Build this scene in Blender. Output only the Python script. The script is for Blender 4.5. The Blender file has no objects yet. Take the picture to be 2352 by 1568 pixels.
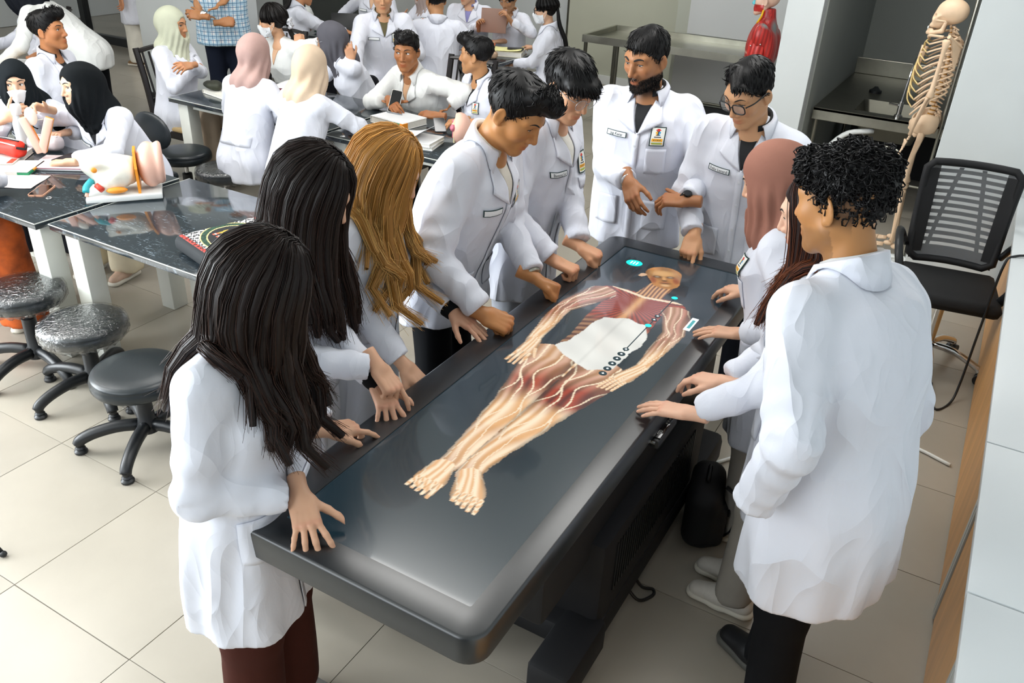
import bpy, bmesh, math, random, time
import numpy as np
from mathutils import Vector, Matrix
from mathutils.bvhtree import BVHTree
T0 = time.time()
random.seed(7)
rng = np.random.default_rng(11)
SC = bpy.context.scene
COL = SC.collection

# ------------------------------------------------------------------ camera
FPX, YAW, PIT, ROL, CAMH = 1912.09, -0.50172244, 0.51236012, 0.04851049, 2.25
_f = np.array([math.sin(YAW)*math.cos(PIT), math.cos(YAW)*math.cos(PIT), -math.sin(PIT)])
_r = np.array([math.cos(YAW), -math.sin(YAW), 0.0])
_u = np.cross(_r, _f)
_R = math.cos(ROL)*_r + math.sin(ROL)*_u
_U = -math.sin(ROL)*_r + math.cos(ROL)*_u
cam_data = bpy.data.cameras.new('camera')
cam_data.sensor_width = 36.0
cam_data.lens = 36.0*FPX/2352.0
cam_data.clip_end = 60
cam = bpy.data.objects.new('camera', cam_data)
COL.objects.link(cam)
cam.matrix_world = Matrix(((_R[0], _U[0], -_f[0], 0), (_R[1], _U[1], -_f[1], 0), (_R[2], _U[2], -_f[2], CAMH), (0, 0, 0, 1)))
SC.camera = cam

# ------------------------------------------------------------------ world, lights, exposure
w = bpy.data.worlds.new('world'); SC.world = w; w.use_nodes = True
w.node_tree.nodes['Background'].inputs[0].default_value = (0.80, 0.88, 1.0, 1)
w.node_tree.nodes['Background'].inputs[1].default_value = 0.16
def area(name, loc, rot, sx, sy, power, color=(1, 1, 1)):
    d = bpy.data.lights.new(name, 'AREA'); d.shape = 'RECTANGLE'; d.size = sx; d.size_y = sy
    d.energy = power; d.color = color
    o = bpy.data.objects.new(name, d); o.location = loc; o.rotation_euler = rot; COL.objects.link(o); return o
# assumed daylight from behind and left of the camera: bare area light, no window
area('assumed_rear_fill', (-3.4, -1.9, 1.9), (math.radians(68), 0, math.radians(8)), 5.0, 2.0, 110, (0.90, 0.96, 1.0))
area('side_fill_light', (-6.3, -0.6, 1.7), (math.radians(82), 0, math.radians(-98)), 3.2, 2.0, 430, (0.90, 0.96, 1.0))  # added fill with no window behind it, brightens the near left floor
CEIL = 3.05
LAMPS = [(-4.25, 3.4), (-4.25, 5.6), (-4.25, 7.8), (-0.85, 3.6), (-0.85, 5.6), (-2.0, 2.50)]+[(x, y) for y in (0.7, 2.0) for x in (-4.9, -6.4, -7.9)]+[(-8.2, 8.9), (-11.0, 3.6), (-7.2, 6.6)]  # assumed out-of-view ceiling panels, several placed for glare on floor and screen
SC.view_settings.view_transform = 'Standard'
SC.view_settings.look = 'None'
SC.view_settings.gamma = 1.0
SC.view_settings.use_curve_mapping = False
SC.view_settings.exposure = 0.10
try:
    SC.cycles.max_bounces = 6; SC.cycles.diffuse_bounces = 3; SC.cycles.glossy_bounces = 3
    SC.cycles.transmission_bounces = 4; SC.cycles.transparent_max_bounces = 12
    SC.cycles.use_denoising = True; SC.cycles.caustics_reflective = False; SC.cycles.caustics_refractive = False
except Exception:
    pass

# ------------------------------------------------------------------ object helpers
def link(o, parent=None):
    COL.objects.link(o)
    if parent is not None: o.parent = parent
    return o
def tag(o, label=None, cat=None, group=None, kind=None):
    if label: o['label'] = label
    if cat: o['category'] = cat
    if group: o['group'] = group
    if kind: o['kind'] = kind
    return o
def thing(name, label, cat, loc=(0, 0, 0), rz=0.0, group=None):
    o = bpy.data.objects.new(name, None); o.empty_display_size = 0.1
    o.location = loc; o.rotation_euler = (0, 0, rz); COL.objects.link(o)
    return tag(o, label, cat, group)
def mk(name, V, F, mat, parent=None, smooth=False, mi=None, loc=None, autos=None, colors=None, cname='Col'):
    me = bpy.data.meshes.new(name)
    V = np.asarray(V, dtype=np.float32)
    if isinstance(F, np.ndarray):
        k = F.shape[1]; n = len(F)
        me.vertices.add(len(V)); me.vertices.foreach_set('co', V.ravel())
        me.loops.add(n*k); me.loops.foreach_set('vertex_index', F.astype(np.int32).ravel())
        me.polygons.add(n); me.polygons.foreach_set('loop_start', np.arange(0, n*k, k, dtype=np.int32))
        me.update(calc_edges=True); me.validate()
    else:
        me.from_pydata(V.tolist(), [], F)
    mats = mat if isinstance(mat, (list, tuple)) else [mat]
    for m in mats: me.materials.append(m)
    if mi is not None: me.polygons.foreach_set('material_index', np.asarray(mi, dtype=np.int32))
    if smooth: me.polygons.foreach_set('use_smooth', np.ones(len(me.polygons), dtype=bool))
    if colors is not None:
        a = me.color_attributes.new(cname, 'FLOAT_COLOR', 'POINT')
        c = np.ones((len(V), 4), dtype=np.float32); c[:, :3] = colors
        a.data.foreach_set('color', c.ravel())
    me.update()
    if autos: 
        try: me.set_sharp_from_angle(angle=math.radians(autos))
        except Exception: pass
    o = bpy.data.objects.new(name, me)
    if loc is not None: o.location = loc
    return link(o, parent)
class MB:
    """collects shapes into one mesh"""
    def __init__(s): s.V = []; s.F = []; s.M = []
    def add(s, V, F, m=0):
        b = len(s.V); s.V += [tuple(map(float, v)) for v in V]; s.F += [tuple(int(i)+b for i in f) for f in F]; s.M += [m]*len(F); return s
    def box(s, c, d, rz=0.0, m=0, bev=0.0, R=None):
        bm = bmesh.new(); bmesh.ops.create_cube(bm, size=1.0)
        for v in bm.verts: v.co = Vector((v.co.x*d[0], v.co.y*d[1], v.co.z*d[2]))
        if bev > 0: bmesh.ops.bevel(bm, geom=list(bm.edges), offset=min(bev, min(d)*0.45), segments=2, affect='EDGES', profile=0.5)
        X = R if R is not None else Matrix.Rotation(rz, 3, 'Z')
        bm.verts.index_update()
        s.add([X @ v.co + Vector(c) for v in bm.verts], [[v.index for v in f.verts] for f in bm.faces], m); bm.free(); return s
    def tube(s, pts, r, n=8, m=0, caps=True, closed=False, flat=None):
        P = np.asarray(pts, float); k = len(P)
        R = np.full(k, r) if np.isscalar(r) else np.asarray(r, float)
        T = np.gradient(P, axis=0) if not closed else np.roll(P, -1, 0)-np.roll(P, 1, 0)
        T /= np.linalg.norm(T, axis=1)[:, None]+1e-9
        up = np.array([0, 0, 1.0]) if abs(T[0][2]) < 0.9 else np.array([1.0, 0, 0])
        N = np.cross(T[0], up); N /= np.linalg.norm(N)
        V = []
        a = np.linspace(0, 2*np.pi, n, endpoint=False)
        for i in range(k):
            N = N-T[i]*np.dot(N, T[i]); N /= np.linalg.norm(N)+1e-9
            B = np.cross(T[i], N)
            fl = 1.0 if flat is None else flat
            V += list(P[i]+R[i]*(np.cos(a)[:, None]*N+fl*np.sin(a)[:, None]*B))
        F = []
        for i in range(k if closed else k-1):
            j = (i+1) % k
            for q in range(n): F.append((i*n+q, i*n+(q+1) % n, j*n+(q+1) % n, j*n+q))
        if caps and not closed: F.append(tuple(range(n))[::-1]); F.append(tuple(range((k-1)*n, k*n)))
        return s.add(V, F, m)
    def cyl(s, a, b, r, r2=None, n=16, m=0): return s.tube([a, b], [r, r if r2 is None else r2], n, m)
    def lathe(s, prof, c=(0, 0, 0), n=32, m=0, R=None):
        V = []; k = len(prof); a = np.linspace(0, 2*np.pi, n, endpoint=False)
        for (r, z) in prof:
            for t in a: V.append((r*math.cos(t), r*math.sin(t), z))
        F = [(i*n+q, i*n+(q+1) % n, (i+1)*n+(q+1) % n, (i+1)*n+q) for i in range(k-1) for q in range(n)]
        if prof[0][0] > 1e-6: F.append(tuple(range(n))[::-1])
        if prof[-1][0] > 1e-6: F.append(tuple(range((k-1)*n, k*n)))
        V = [(R @ Vector(v) if R is not None else Vector(v))+Vector(c) for v in V]
        return s.add(V, F, m)
    def prism(s, poly, z0, z1, m=0, mt=None, X=None):
        n = len(poly)
        V = [(p[0], p[1], z0) for p in poly]+[(p[0], p[1], z1) for p in poly]
        F = [(i, (i+1) % n, n+(i+1) % n, n+i) for i in range(n)]+[tuple(range(n))[::-1], tuple(range(n, 2*n))]
        if X is not None: V = [X @ Vector(v) for v in V]
        return s.add(V, F, m)
    def ell(s, c, r, n=16, m=0, R=None):
        V = []; h = n//2
        for i in range(h+1):
            t = math.pi*i/h
            for j in range(n):
                p = 2*math.pi*j/n; v = Vector((r[0]*math.sin(t)*math.cos(p), r[1]*math.sin(t)*math.sin(p), r[2]*math.cos(t)))
                V.append((R @ v if R is not None else v)+Vector(c))
        F = [(i*n+j, (i+1)*n+j, (i+1)*n+(j+1) % n, i*n+(j+1) % n) for i in range(h) for j in range(n)]
        return s.add(V, F, m)
    def build(s, name, mat, parent=None, smooth=False, autos=None, loc=None):
        return mk(name, s.V, s.F, mat, parent, smooth, s.M, loc, autos)
def rrect(x0, y0, x1, y1, r, n=6):
    o = []
    for cx, cy, a0 in ((x1-r, y1-r, 0), (x0+r, y1-r, 90), (x0+r, y0+r, 180), (x1-r, y0+r, 270)):
        for i in range(n+1):
            a = math.radians(a0+90*i/n); o.append((cx+r*math.cos(a), cy+r*math.sin(a)))
    return o
def copy_tree(o, parent=None):
    c = o.copy(); COL.objects.link(c)
    if parent is not None: c.parent = parent
    for ch in list(o.children): copy_tree(ch, c)
    return c
def spl(pts, n=24):
    P = np.asarray(pts, float); k = len(P)
    Q = np.vstack([2*P[0]-P[1], P, 2*P[-1]-P[-2]])
    out = []
    for t in np.linspace(0, k-1-1e-6, n):
        i = int(t); u = t-i; a, b, c, d = Q[i], Q[i+1], Q[i+2], Q[i+3]
        out.append(0.5*((2*b)+(-a+c)*u+(2*a-5*b+4*c-d)*u*u+(-a+3*b-3*c+d)*u**3))
    return np.array(out)

# ------------------------------------------------------------------ materials
MATS = {}
def srgb(c):
    if isinstance(c, str): c = [int(c[i:i+2], 16)/255 for i in (0, 2, 4)]
    return tuple((x/12.92 if x <= 0.04045 else ((x+0.055)/1.055)**2.4) for x in c)
def mat(name, col, rough=0.5, metal=0.0, spec=0.5, noise=None, bump=None, coat=0.0, emit=None, estr=1.0, attr=None, trans=0.0, alpha=1.0, sheen=0.0, sss=0.0, ior=None, rnd=0.0):
    if name in MATS: return MATS[name]
    m = bpy.data.materials.new(name); m.use_nodes = True; nt = m.node_tree; N = nt.nodes; L = nt.links
    b = N['Principled BSDF']; c = (*srgb(col), 1) if isinstance(col, str) else (*col, 1)
    b.inputs['Base Color'].default_value = c; b.inputs['Roughness'].default_value = rough; b.inputs['Metallic'].default_value = metal
    b.inputs['Specular IOR Level'].default_value = spec; b.inputs['Coat Weight'].default_value = coat; b.inputs['Coat Roughness'].default_value = 0.06
    b.inputs['Transmission Weight'].default_value = trans; b.inputs['Alpha'].default_value = alpha
    if ior: b.inputs['IOR'].default_value = ior
    if sheen: b.inputs['Sheen Weight'].default_value = sheen
    if sss:
        b.inputs['Subsurface Weight'].default_value = sss; b.inputs['Subsurface Radius'].default_value = (0.012, 0.005, 0.003); b.inputs['Subsurface Scale'].default_value = 1.0
    if emit is not None:
        b.inputs['Emission Color'].default_value = (*srgb(emit), 1) if isinstance(emit, str) else (*emit, 1); b.inputs['Emission Strength'].default_value = estr
    tc = N.new('ShaderNodeTexCoord'); src = None
    if attr:
        a = N.new('ShaderNodeAttribute'); a.attribute_name = attr; src = a.outputs['Color']
    if noise:  # (scale, amount, [stretch], [detail])
        mp = N.new('ShaderNodeMapping'); L.new(tc.outputs['Object'], mp.inputs[0])
        if len(noise) > 2: mp.inputs['Scale'].default_value = noise[2]
        nz = N.new('ShaderNodeTexNoise'); nz.inputs['Scale'].default_value = noise[0]; nz.inputs['Detail'].default_value = noise[3] if len(noise) > 3 else 5
        L.new(mp.outputs[0], nz.inputs['Vector'])
        mr = N.new('ShaderNodeMapRange'); mr.inputs[1].default_value = 0.3; mr.inputs[2].default_value = 0.7
        mr.inputs[3].default_value = 1-noise[1]; mr.inputs[4].default_value = 1+noise[1]*0.6; L.new(nz.outputs['Fac'], mr.inputs[0])
        mx = N.new('ShaderNodeMix'); mx.data_type = 'RGBA'; mx.blend_type = 'MULTIPLY'; mx.inputs[0].default_value = 1
        if src is not None: L.new(src, mx.inputs[6])
        else: mx.inputs[6].default_value = c
        L.new(mr.outputs[0], mx.inputs[7]); src = mx.outputs[2]
    if rnd:
        oi = N.new('ShaderNodeObjectInfo'); mr = N.new('ShaderNodeMapRange'); mr.inputs[3].default_value = 1-rnd; mr.inputs[4].default_value = 1+rnd
        L.new(oi.outputs['Random'], mr.inputs[0]); mx = N.new('ShaderNodeMix'); mx.data_type = 'RGBA'; mx.blend_type = 'MULTIPLY'; mx.inputs[0].default_value = 1
        if src is not None: L.new(src, mx.inputs[6])
        else: mx.inputs[6].default_value = c
        L.new(mr.outputs[0], mx.inputs[7]); src = mx.outputs[2]
    if src is not None: L.new(src, b.inputs['Base Color'])
    if bump:  # (scale, strength, distance, [stretch])
        mp = N.new('ShaderNodeMapping'); L.new(tc.outputs['Object'], mp.inputs[0])
        if len(bump) > 3: mp.inputs['Scale'].default_value = bump[3]
        nz = N.new('ShaderNodeTexNoise'); nz.inputs['Scale'].default_value = bump[0]; nz.inputs['Detail'].default_value = 4
        L.new(mp.outputs[0], nz.inputs['Vector'])
        bp = N.new('ShaderNodeBump'); bp.inputs['Strength'].default_value = bump[1]; bp.inputs['Distance'].default_value = bump[2]
        L.new(nz.outputs['Fac'], bp.inputs['Height']); L.new(bp.outputs[0], b.inputs['Normal'])
    MATS[name] = m; return m

# ------------------------------------------------------------------ signed distance sculpting
f32 = np.float32
def smin(a, b, k):
    h = np.maximum(k-np.abs(a-b), 0)/k
    return np.minimum(a, b)-h*h*(k*0.25)
def smax(a, b, k): return -smin(-a, -b, k)
def s_ell(p, c, r, R=None):
    q = p-np.asarray(c, f32)
    if R is not None: q = q @ np.asarray(R, f32)
    r = np.asarray(r, f32)
    k0 = np.sqrt(((q/r)**2).sum(1)); k1 = np.sqrt(((q/(r*r))**2).sum(1))+1e-6
    return k0*(k0-1)/k1
def s_cone(p, a, b, ra, rb):
    a = np.asarray(a, f32); b = np.asarray(b, f32); d = b-a; l2 = float(d @ d)+1e-9
    q = p-a; t = np.clip(q @ d/l2, 0, 1)
    return np.sqrt(((q-t[:, None]*d)**2).sum(1))-(ra+(rb-ra)*t)
def s_tube(p, pts, rs, k=0.0):
    o = None
    for i in range(len(pts)-1):
        d = s_cone(p, pts[i], pts[i+1], rs[i], rs[i+1])
        o = d if o is None else (np.minimum(o, d) if k == 0 else smin(o, d, k))
    return o
def s_box(p, c, h, r=0.0, R=None):
    q = p-np.asarray(c, f32)
    if R is not None: q = q @ np.asarray(R, f32)
    q = np.abs(q)-(np.asarray(h, f32)-r)
    return np.sqrt((np.maximum(q, 0)**2).sum(1))+np.minimum(q.max(1), 0)-r
_OFF = [(0, 0, 0), (1, 0, 0), (0, 1, 0), (1, 1, 0), (0, 0, 1), (1, 0, 1), (0, 1, 1), (1, 1, 1)]
_EDG = [(0, 1), (2, 3), (4, 5), (6, 7), (0, 2), (1, 3), (4, 6), (5, 7), (0, 4), (1, 5), (2, 6), (3, 7)]
def sdf_mesh(fn, lo, hi, h, slack=1.7):
    lo = np.asarray(lo, float); hi = np.asarray(hi, float); B = 6
    nb = np.ceil((hi-lo)/h/B).astype(int); nb = np.maximum(nb, 1); n = nb*B
    ci = np.stack(np.meshgrid(*[np.arange(k) for k in nb], indexing='ij'), -1).reshape(-1, 3)
    cen = (lo+(ci*B+(B-1)/2)*h).astype(f32)
    dc = fn(cen)
    act = np.abs(dc) < h*B*0.87*slack
    D = np.where(dc < 0, -1.0, 1.0).astype(f32).reshape(nb)
    D = np.repeat(np.repeat(np.repeat(D, B, 0), B, 1), B, 2)
    A = np.repeat(np.repeat(np.repeat(act.reshape(nb), B, 0), B, 1), B, 2)
    idx = np.argwhere(A)
    pts = (lo+idx*h).astype(f32); vals = np.empty(len(pts), f32)
    for s in range(0, len(pts), 200000): vals[s:s+200000] = fn(pts[s:s+200000])
    D[idx[:, 0], idx[:, 1], idx[:, 2]] = vals
    S = D < 0
    # keep the outer shell empty
    for ax in range(3):
        sl = [slice(None)]*3; sl[ax] = 0; S[tuple(sl)] = False; D[tuple(sl)] = np.abs(D[tuple(sl)])+1e-4
        sl[ax] = -1; S[tuple(sl)] = False; D[tuple(sl)] = np.abs(D[tuple(sl)])+1e-4
    cnt = np.zeros(n-1, np.int8)
    for o in _OFF: cnt += S[o[0]:n[0]-1+o[0], o[1]:n[1]-1+o[1], o[2]:n[2]-1+o[2]]
    cells = np.argwhere((cnt > 0) & (cnt < 8))
    vid = np.full(n-1, -1, np.int32); vid[cells[:, 0], cells[:, 1], cells[:, 2]] = np.arange(len(cells))
    cv = [D[cells[:, 0]+o[0], cells[:, 1]+o[1], cells[:, 2]+o[2]] for o in _OFF]
    acc = np.zeros((len(cells), 3)); w_ = np.zeros(len(cells))
    for a, b in _EDG:
        va, vb = cv[a], cv[b]; x = (va < 0) != (vb < 0)
        t = np.where(x, va/np.where(x, va-vb, 1), 0)
        pa = np.array(_OFF[a], float); pb = np.array(_OFF[b], float)
        acc += np.where(x[:, None], pa+t[:, None]*(pb-pa), 0); w_ += x
    V = lo+(cells+acc/w_[:, None])*h
    F = []
    for ax in range(3):
        b1, b2 = (ax+1) % 3, (ax+2) % 3
        s0 = [slice(1, n[k]-1) for k in range(3)]; s1 = list(s0)
        s0[ax] = slice(0, n[ax]-1); s1[ax] = slice(1, n[ax])
        a0 = S[tuple(s0)]; a1 = S[tuple(s1)]
        for flip, msk in ((False, a0 & ~a1), (True, ~a0 & a1)):
            e = np.argwhere(msk)
            if not len(e): continue
            e = e+np.array([1 if k != ax else 0 for k in range(3)])
            def at(d1, d2):
                q = e.copy(); q[:, b1] += d1; q[:, b2] += d2; return vid[q[:, 0], q[:, 1], q[:, 2]]
            quad = np.stack([at(-1, -1), at(0, -1), at(0, 0), at(-1, 0)], 1)
            F.append(quad[:, ::-1] if flip else quad)
    F = np.vstack(F)
    F = F[(F >= 0).all(1)]
    return V, F
def lap(V, F, it=1, lam=0.5):
    """a few rounds of Laplacian smoothing"""
    V = np.array(V, float); e = np.vstack([F[:, [0, 1]], F[:, [1, 2]], F[:, [2, 3]], F[:, [3, 0]]])
    n = len(V); deg = np.bincount(e.ravel(), minlength=n)
    for _ in range(it):
        s = np.zeros_like(V)
        for k in range(3): s[:, k] = np.bincount(e[:, 0], V[e[:, 1], k], n)+np.bincount(e[:, 1], V[e[:, 0], k], n)
        V += lam*(s/np.maximum(deg, 1)[:, None]-V)
    return V
_nk = rng.normal(size=(14, 3)); _nk /= np.linalg.norm(_nk, axis=1)[:, None]; _np = rng.uniform(0, 6.28, 14); _nf = rng.uniform(0.6, 1.7, 14)
def nz3(p, s):
    """smooth noise, about -1..1"""
    o = np.zeros(len(p), f32)
    for k, ph, fr in zip(_nk, _np, _nf): o += np.sin((p @ (k*s*fr).astype(f32))+f32(ph))
    return o/4.5
def E(ax, ay, az):
    return np.array(Matrix.Rotation(math.radians(az), 3, 'Z') @ Matrix.Rotation(math.radians(ay), 3, 'Y') @ Matrix.Rotation(math.radians(ax), 3, 'X'))
def sm(a, b, x):
    t = np.clip((x-a)/(b-a), 0, 1); return t*t*(3-2*t)
# ------------------------------------------------------------------ palette
M_wall = mat('wall_paint', 'd3d8d8', 0.75, noise=(3, 0.03))
M_wall_beige = mat('wall_beige', 'c4c6b4', 0.75, noise=(3, 0.03))
M_dark = mat('dark_base', '17191b', 0.5)
M_black = mat('black_plastic', '15181b', 0.42, noise=(40, 0.15))
M_blk_matte = mat('black_matte', '0d0e12', 0.7)
M_bezel = mat('table_bezel', '14191d', 0.30, noise=(60, 0.12), spec=0.9)
M_steel = mat('steel', 'a7a69a', 0.3, 0.9, noise=(8, 0.12, (1, 12, 1)))
M_steeld = mat('steel_dark', '6b6a60', 0.35, 0.85, noise=(8, 0.12))
M_chrome = mat('chrome', 'd8d8d8', 0.12, 1.0)
M_white = mat('white_plastic', 'e9ecea', 0.4)
M_leg = mat('white_leg_paint', 'd9dad2', 0.5, noise=(6, 0.05))
M_vinyl = mat('black_vinyl', '1b2226', 0.34, bump=(60, 0.1, 0.002))
M_wood = mat('wood_panel', 'd9a263', 0.4, noise=(3, 0.16, (6, 6, 0.7)))
M_dkwood = mat('dark_wood', '161011', 0.35, noise=(6, 0.2, (8, 8, 1)))
M_glass = mat('clear_glass', 'ffffff', 0.02, trans=1.0, ior=1.45)
M_paper = mat('paper', 'eceef0', 0.7, noise=(5, 0.03))
M_phone = mat('phone_black', '0a0b0d', 0.08)
M_orange = mat('book_orange', 'f0942a', 0.45)
M_green = mat('book_green', '1f8a5b', 0.45)
M_cream = mat('cream_cloth', 'dccfb0', 0.8)
M_red = mat('red_cloth', 'd8321f', 0.6, bump=(30, 0.3, 0.003))
M_pinkcloth = mat('pale_pink_cloth', 'dcd0d2', 0.8, bump=(18, 0.5, 0.006))
M_darkwall = mat('recess_grey', 'a2a7a2', 0.8, noise=(3, 0.03))

def marble():
    m = bpy.data.materials.new('black_marble'); m.use_nodes = True; nt = m.node_tree; N = nt.nodes; L = nt.links
    b = N['Principled BSDF']; tc = N.new('ShaderNodeTexCoord'); b.inputs['Roughness'].default_value = 0.07
    b.inputs['Specular IOR Level'].default_value = 0.75
    base = (0.022, 0.030, 0.036, 1)
    def streak(scale, st, thr, rot):
        mp = N.new('ShaderNodeMapping'); mp.inputs['Scale'].default_value = st; mp.inputs['Rotation'].default_value = (0, 0, rot)
        L.new(tc.outputs['Object'], mp.inputs[0])
        z = N.new('ShaderNodeTexNoise'); z.inputs['Scale'].default_value = scale; z.inputs['Detail'].default_value = 6; z.inputs['Distortion'].default_value = 0.8
        L.new(mp.outputs[0], z.inputs['Vector'])
        r = N.new('ShaderNodeMapRange'); r.inputs[1].default_value = thr; r.inputs[2].default_value = thr+0.16; L.new(z.outputs['Fac'], r.inputs[0]); return r.outputs[0]
    s1 = streak(26, (1, 5, 1), 0.58, 0.4); s2 = streak(34, (5, 1, 1), 0.61, 0.2); s3 = streak(5, (1, 1.5, 1), 0.42, 0)
    a = N.new('ShaderNodeMath'); a.operation = 'ADD'; L.new(s1, a.inputs[0]); L.new(s2, a.inputs[1])
    a2 = N.new('ShaderNodeMath'); a2.operation = 'MULTIPLY'; L.new(a.outputs[0], a2.inputs[0]); L.new(s3, a2.inputs[1])
    mx = N.new('ShaderNodeMix'); mx.data_type = 'RGBA'; mx.inputs[6].default_value = base; mx.inputs[7].default_value = (0.20, 0.25, 0.29, 1)
    L.new(a2.outputs[0], mx.inputs[0]); L.new(mx.outputs[2], b.inputs['Base Color']); return m
M_marble = marble()
M_marble_edge = mat('marble_edge', 'c9ccc6', 0.3)
def tilemat():
    m = mat('floor_tile', 'aaa396', 0.24, noise=(1.6, 0.10, (1, 1, 1), 8), rnd=0.025, spec=0.45)
    return m
M_tile = tilemat()

# ------------------------------------------------------------------ room shell
def proj(p):
    q = np.asarray(p, float)-(0, 0, CAMH); c = np.array([_R @ q, _U @ q, _f @ q])
    return (1176+FPX*c[0]/c[2], 784-FPX*c[1]/c[2], c[2]) if c[2] > 0.05 else (1e9, 1e9, -1)
fl = MB().box((-5.2, 3.7, -0.056), (16.8, 14.6, 0.10)).build('floor', mat('floor_grout', '837d70', 0.8)); tag(fl, kind='structure')
tm = None
def tile(i, j):
    global tm
    x, y = -2.498+0.6*i+0.3, 1.0117+0.6*j+0.3
    if tm is None:
        b = MB(); g = 0.2991
        b.add([(-g, -g, -0.004), (g, -g, -0.004), (g, g, -0.004), (-g, g, -0.004), (-g+.001, -g+.001, 0), (g-.001, -g+.001, 0), (g-.001, g-.001, 0), (-g+.001, g-.001, 0)],
              [(4, 5, 6, 7), (0, 1, 5, 4), (1, 2, 6, 5), (2, 3, 7, 6), (3, 0, 4, 7)])
        o = b.build('floor_tile', M_tile, fl); tm = o.data
    else:
        o = bpy.data.objects.new('floor_tile', tm); link(o, fl)
    o.location = (x, y, 0)
rest = []
for i in range(-18, 7):
    for j in range(-6, 16):
        x, y = -2.498+0.6*i+0.3, 1.0117+0.6*j+0.3
        u, v, d = proj((x, y, 0))
        if y < 9.9 and -60 < u < 2420 and -60 < v < 1640 and d < 11.5: tile(i, j)
        else: rest.append((x, y))
b = MB(); g = 0.2991
for x, y in rest: b.add([(x-g, y-g, 0), (x+g, y-g, 0), (x+g, y+g, 0), (x-g, y+g, 0)], [(0, 1, 2, 3)])
o = b.build('floor_surround', M_tile, fl); tag(o, kind='stuff')

def struct(name, b, m, parent=None):
    o = b.build(name, m, parent)
    if parent is None: tag(o, kind='structure')
    return o
struct('ceiling', MB().box((-5.2, 3.7, CEIL+0.05), (16.8, 14.6, 0.1)), mat('ceiling_paint', 'e6e8e6', 0.8))
M_lamp = mat('lamp_panel', 'ffffff', 0.5, emit=(1.0, 0.985, 0.96), estr=9.5)
for k, (x, y) in enumerate(LAMPS):
    t = thing('assumed_ceiling_light', 'assumed white rectangular light panel in the ceiling, out of view', 'light', (x, y, CEIL), 0, 'assumed ceiling light panels')
    MB().box((0, 0, -0.012), (1.24, 0.64, 0.03), bev=0.004).build('lamp_frame', M_white, t)
    MB().box((0, 0, -0.032), (1.18, 0.58, 0.012)).build('diffuser', M_lamp, t)
# back wall (three set-backs), wall ends and columns
struct('wall_back', MB().box((-9.0, 10.1, 1.5), (8.5, 0.2, 3.1)), M_wall)
struct('wall_back_right', MB().box((-3.95, 9.95, 1.5), (1.75, 0.2, 3.1)), M_wall_beige)
struct('wall_niche', MB().box((-2.15, 9.22, 1.5), (2.0, 0.4, 3.1)), mat('wall_niche_paint', 'b9bcae', 0.75))
struct('wall_panel', MB().box((-2.38, 9.005, 1.72), (1.25, 0.03, 1.75), bev=0.004), mat('wall_board', 'd2d4d2', 0.55))
struct('wall_lower_panel', MB().box((-2.33, 9.005, 0.46), (1.55, 0.03, 0.62), bev=0.004), mat('wall_lower_board', 'b4b5b2', 0.55))
struct('baseboard_back', MB().box((-2.3, 8.99, 0.065), (1.9, 0.05, 0.13), bev=0.004), M_dark)
struct('baseboard_niche', MB().box((-4.0, 9.83, 0.05), (1.5, 0.04, 0.10)), M_white)
struct('trim_glass_frame', MB().box((-4.83, 9.95, 1.5), (0.07, 0.16, 3.1), bev=0.004).box((-4.775, 9.93, 1.5), (0.03, 0.12, 3.1), m=1), [M_steeld, M_white])
struct('wall_divider', MB().box((-1.335, 7.85, 1.53), (0.252, 2.7, 3.05), bev=0.004), M_wall)
struct('wall_recess_back', MB().box((0.2, 9.0, 1.5), (2.9, 0.2, 3.1)), M_darkwall)
struct('trim_recess_lining', MB().box((-1.205, 7.9, 1.53), (0.012, 2.55, 3.05)), M_darkwall)
struct('wall_end_right', MB().box((0.75, 5.65, 1.53), (1.908, 0.3, 3.05), bev=0.004), M_wall)
struct('wall_right', MB().box((1.62, 2.6, 1.53), (0.16, 9.5, 3.05)), M_wall)
co = struct('column_left', MB().box((-6.98, 6.0, 1.53), (0.96, 0.64, 3.05), bev=0.004), M_wall)
struct('baseboard_column', MB().box((-6.98, 5.99, 0.075), (0.99, 0.68, 0.15), bev=0.004), M_dark)
struct('wall_left', MB().box((-12.7, 4.6, 1.53), (0.2, 11, 3.05)), M_wall)
# glazed screen with dark frames behind the left columns
gs = struct('window_1', MB().box((-11.0, 7.55, 1.5), (0.10, 0.10, 3.0)).box((-9.55, 7.55, 1.5), (0.16, 0.10, 3.0), m=1).box((-9.62, 7.5, 1.5), (0.03, 0.12, 3.0)).box((-10.3, 7.55, 0.05), (1.5, 0.1, 0.1)), [M_black, M_wall])
MB().box((-10.28, 7.56, 1.5), (1.36, 0.012, 2.8)).build('pane', M_glass, gs)
gs = struct('window_2', MB().box((-6.25, 7.9, 1.5), (0.05, 0.09, 3.0), m=1).box((-6.42, 7.9, 1.5), (0.12, 0.08, 3.0)).box((-7.6, 7.9, 1.5), (0.10, 0.08, 3.0)).box((-7.0, 7.9, 0.12), (1.3, 0.06, 0.24)), [M_black, M_wall])
MB().box((-7.0, 7.91, 1.5), (1.1, 0.012, 2.8)).build('pane', mat('dark_glass', '2b3130', 0.05, spec=0.6), gs)

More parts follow.
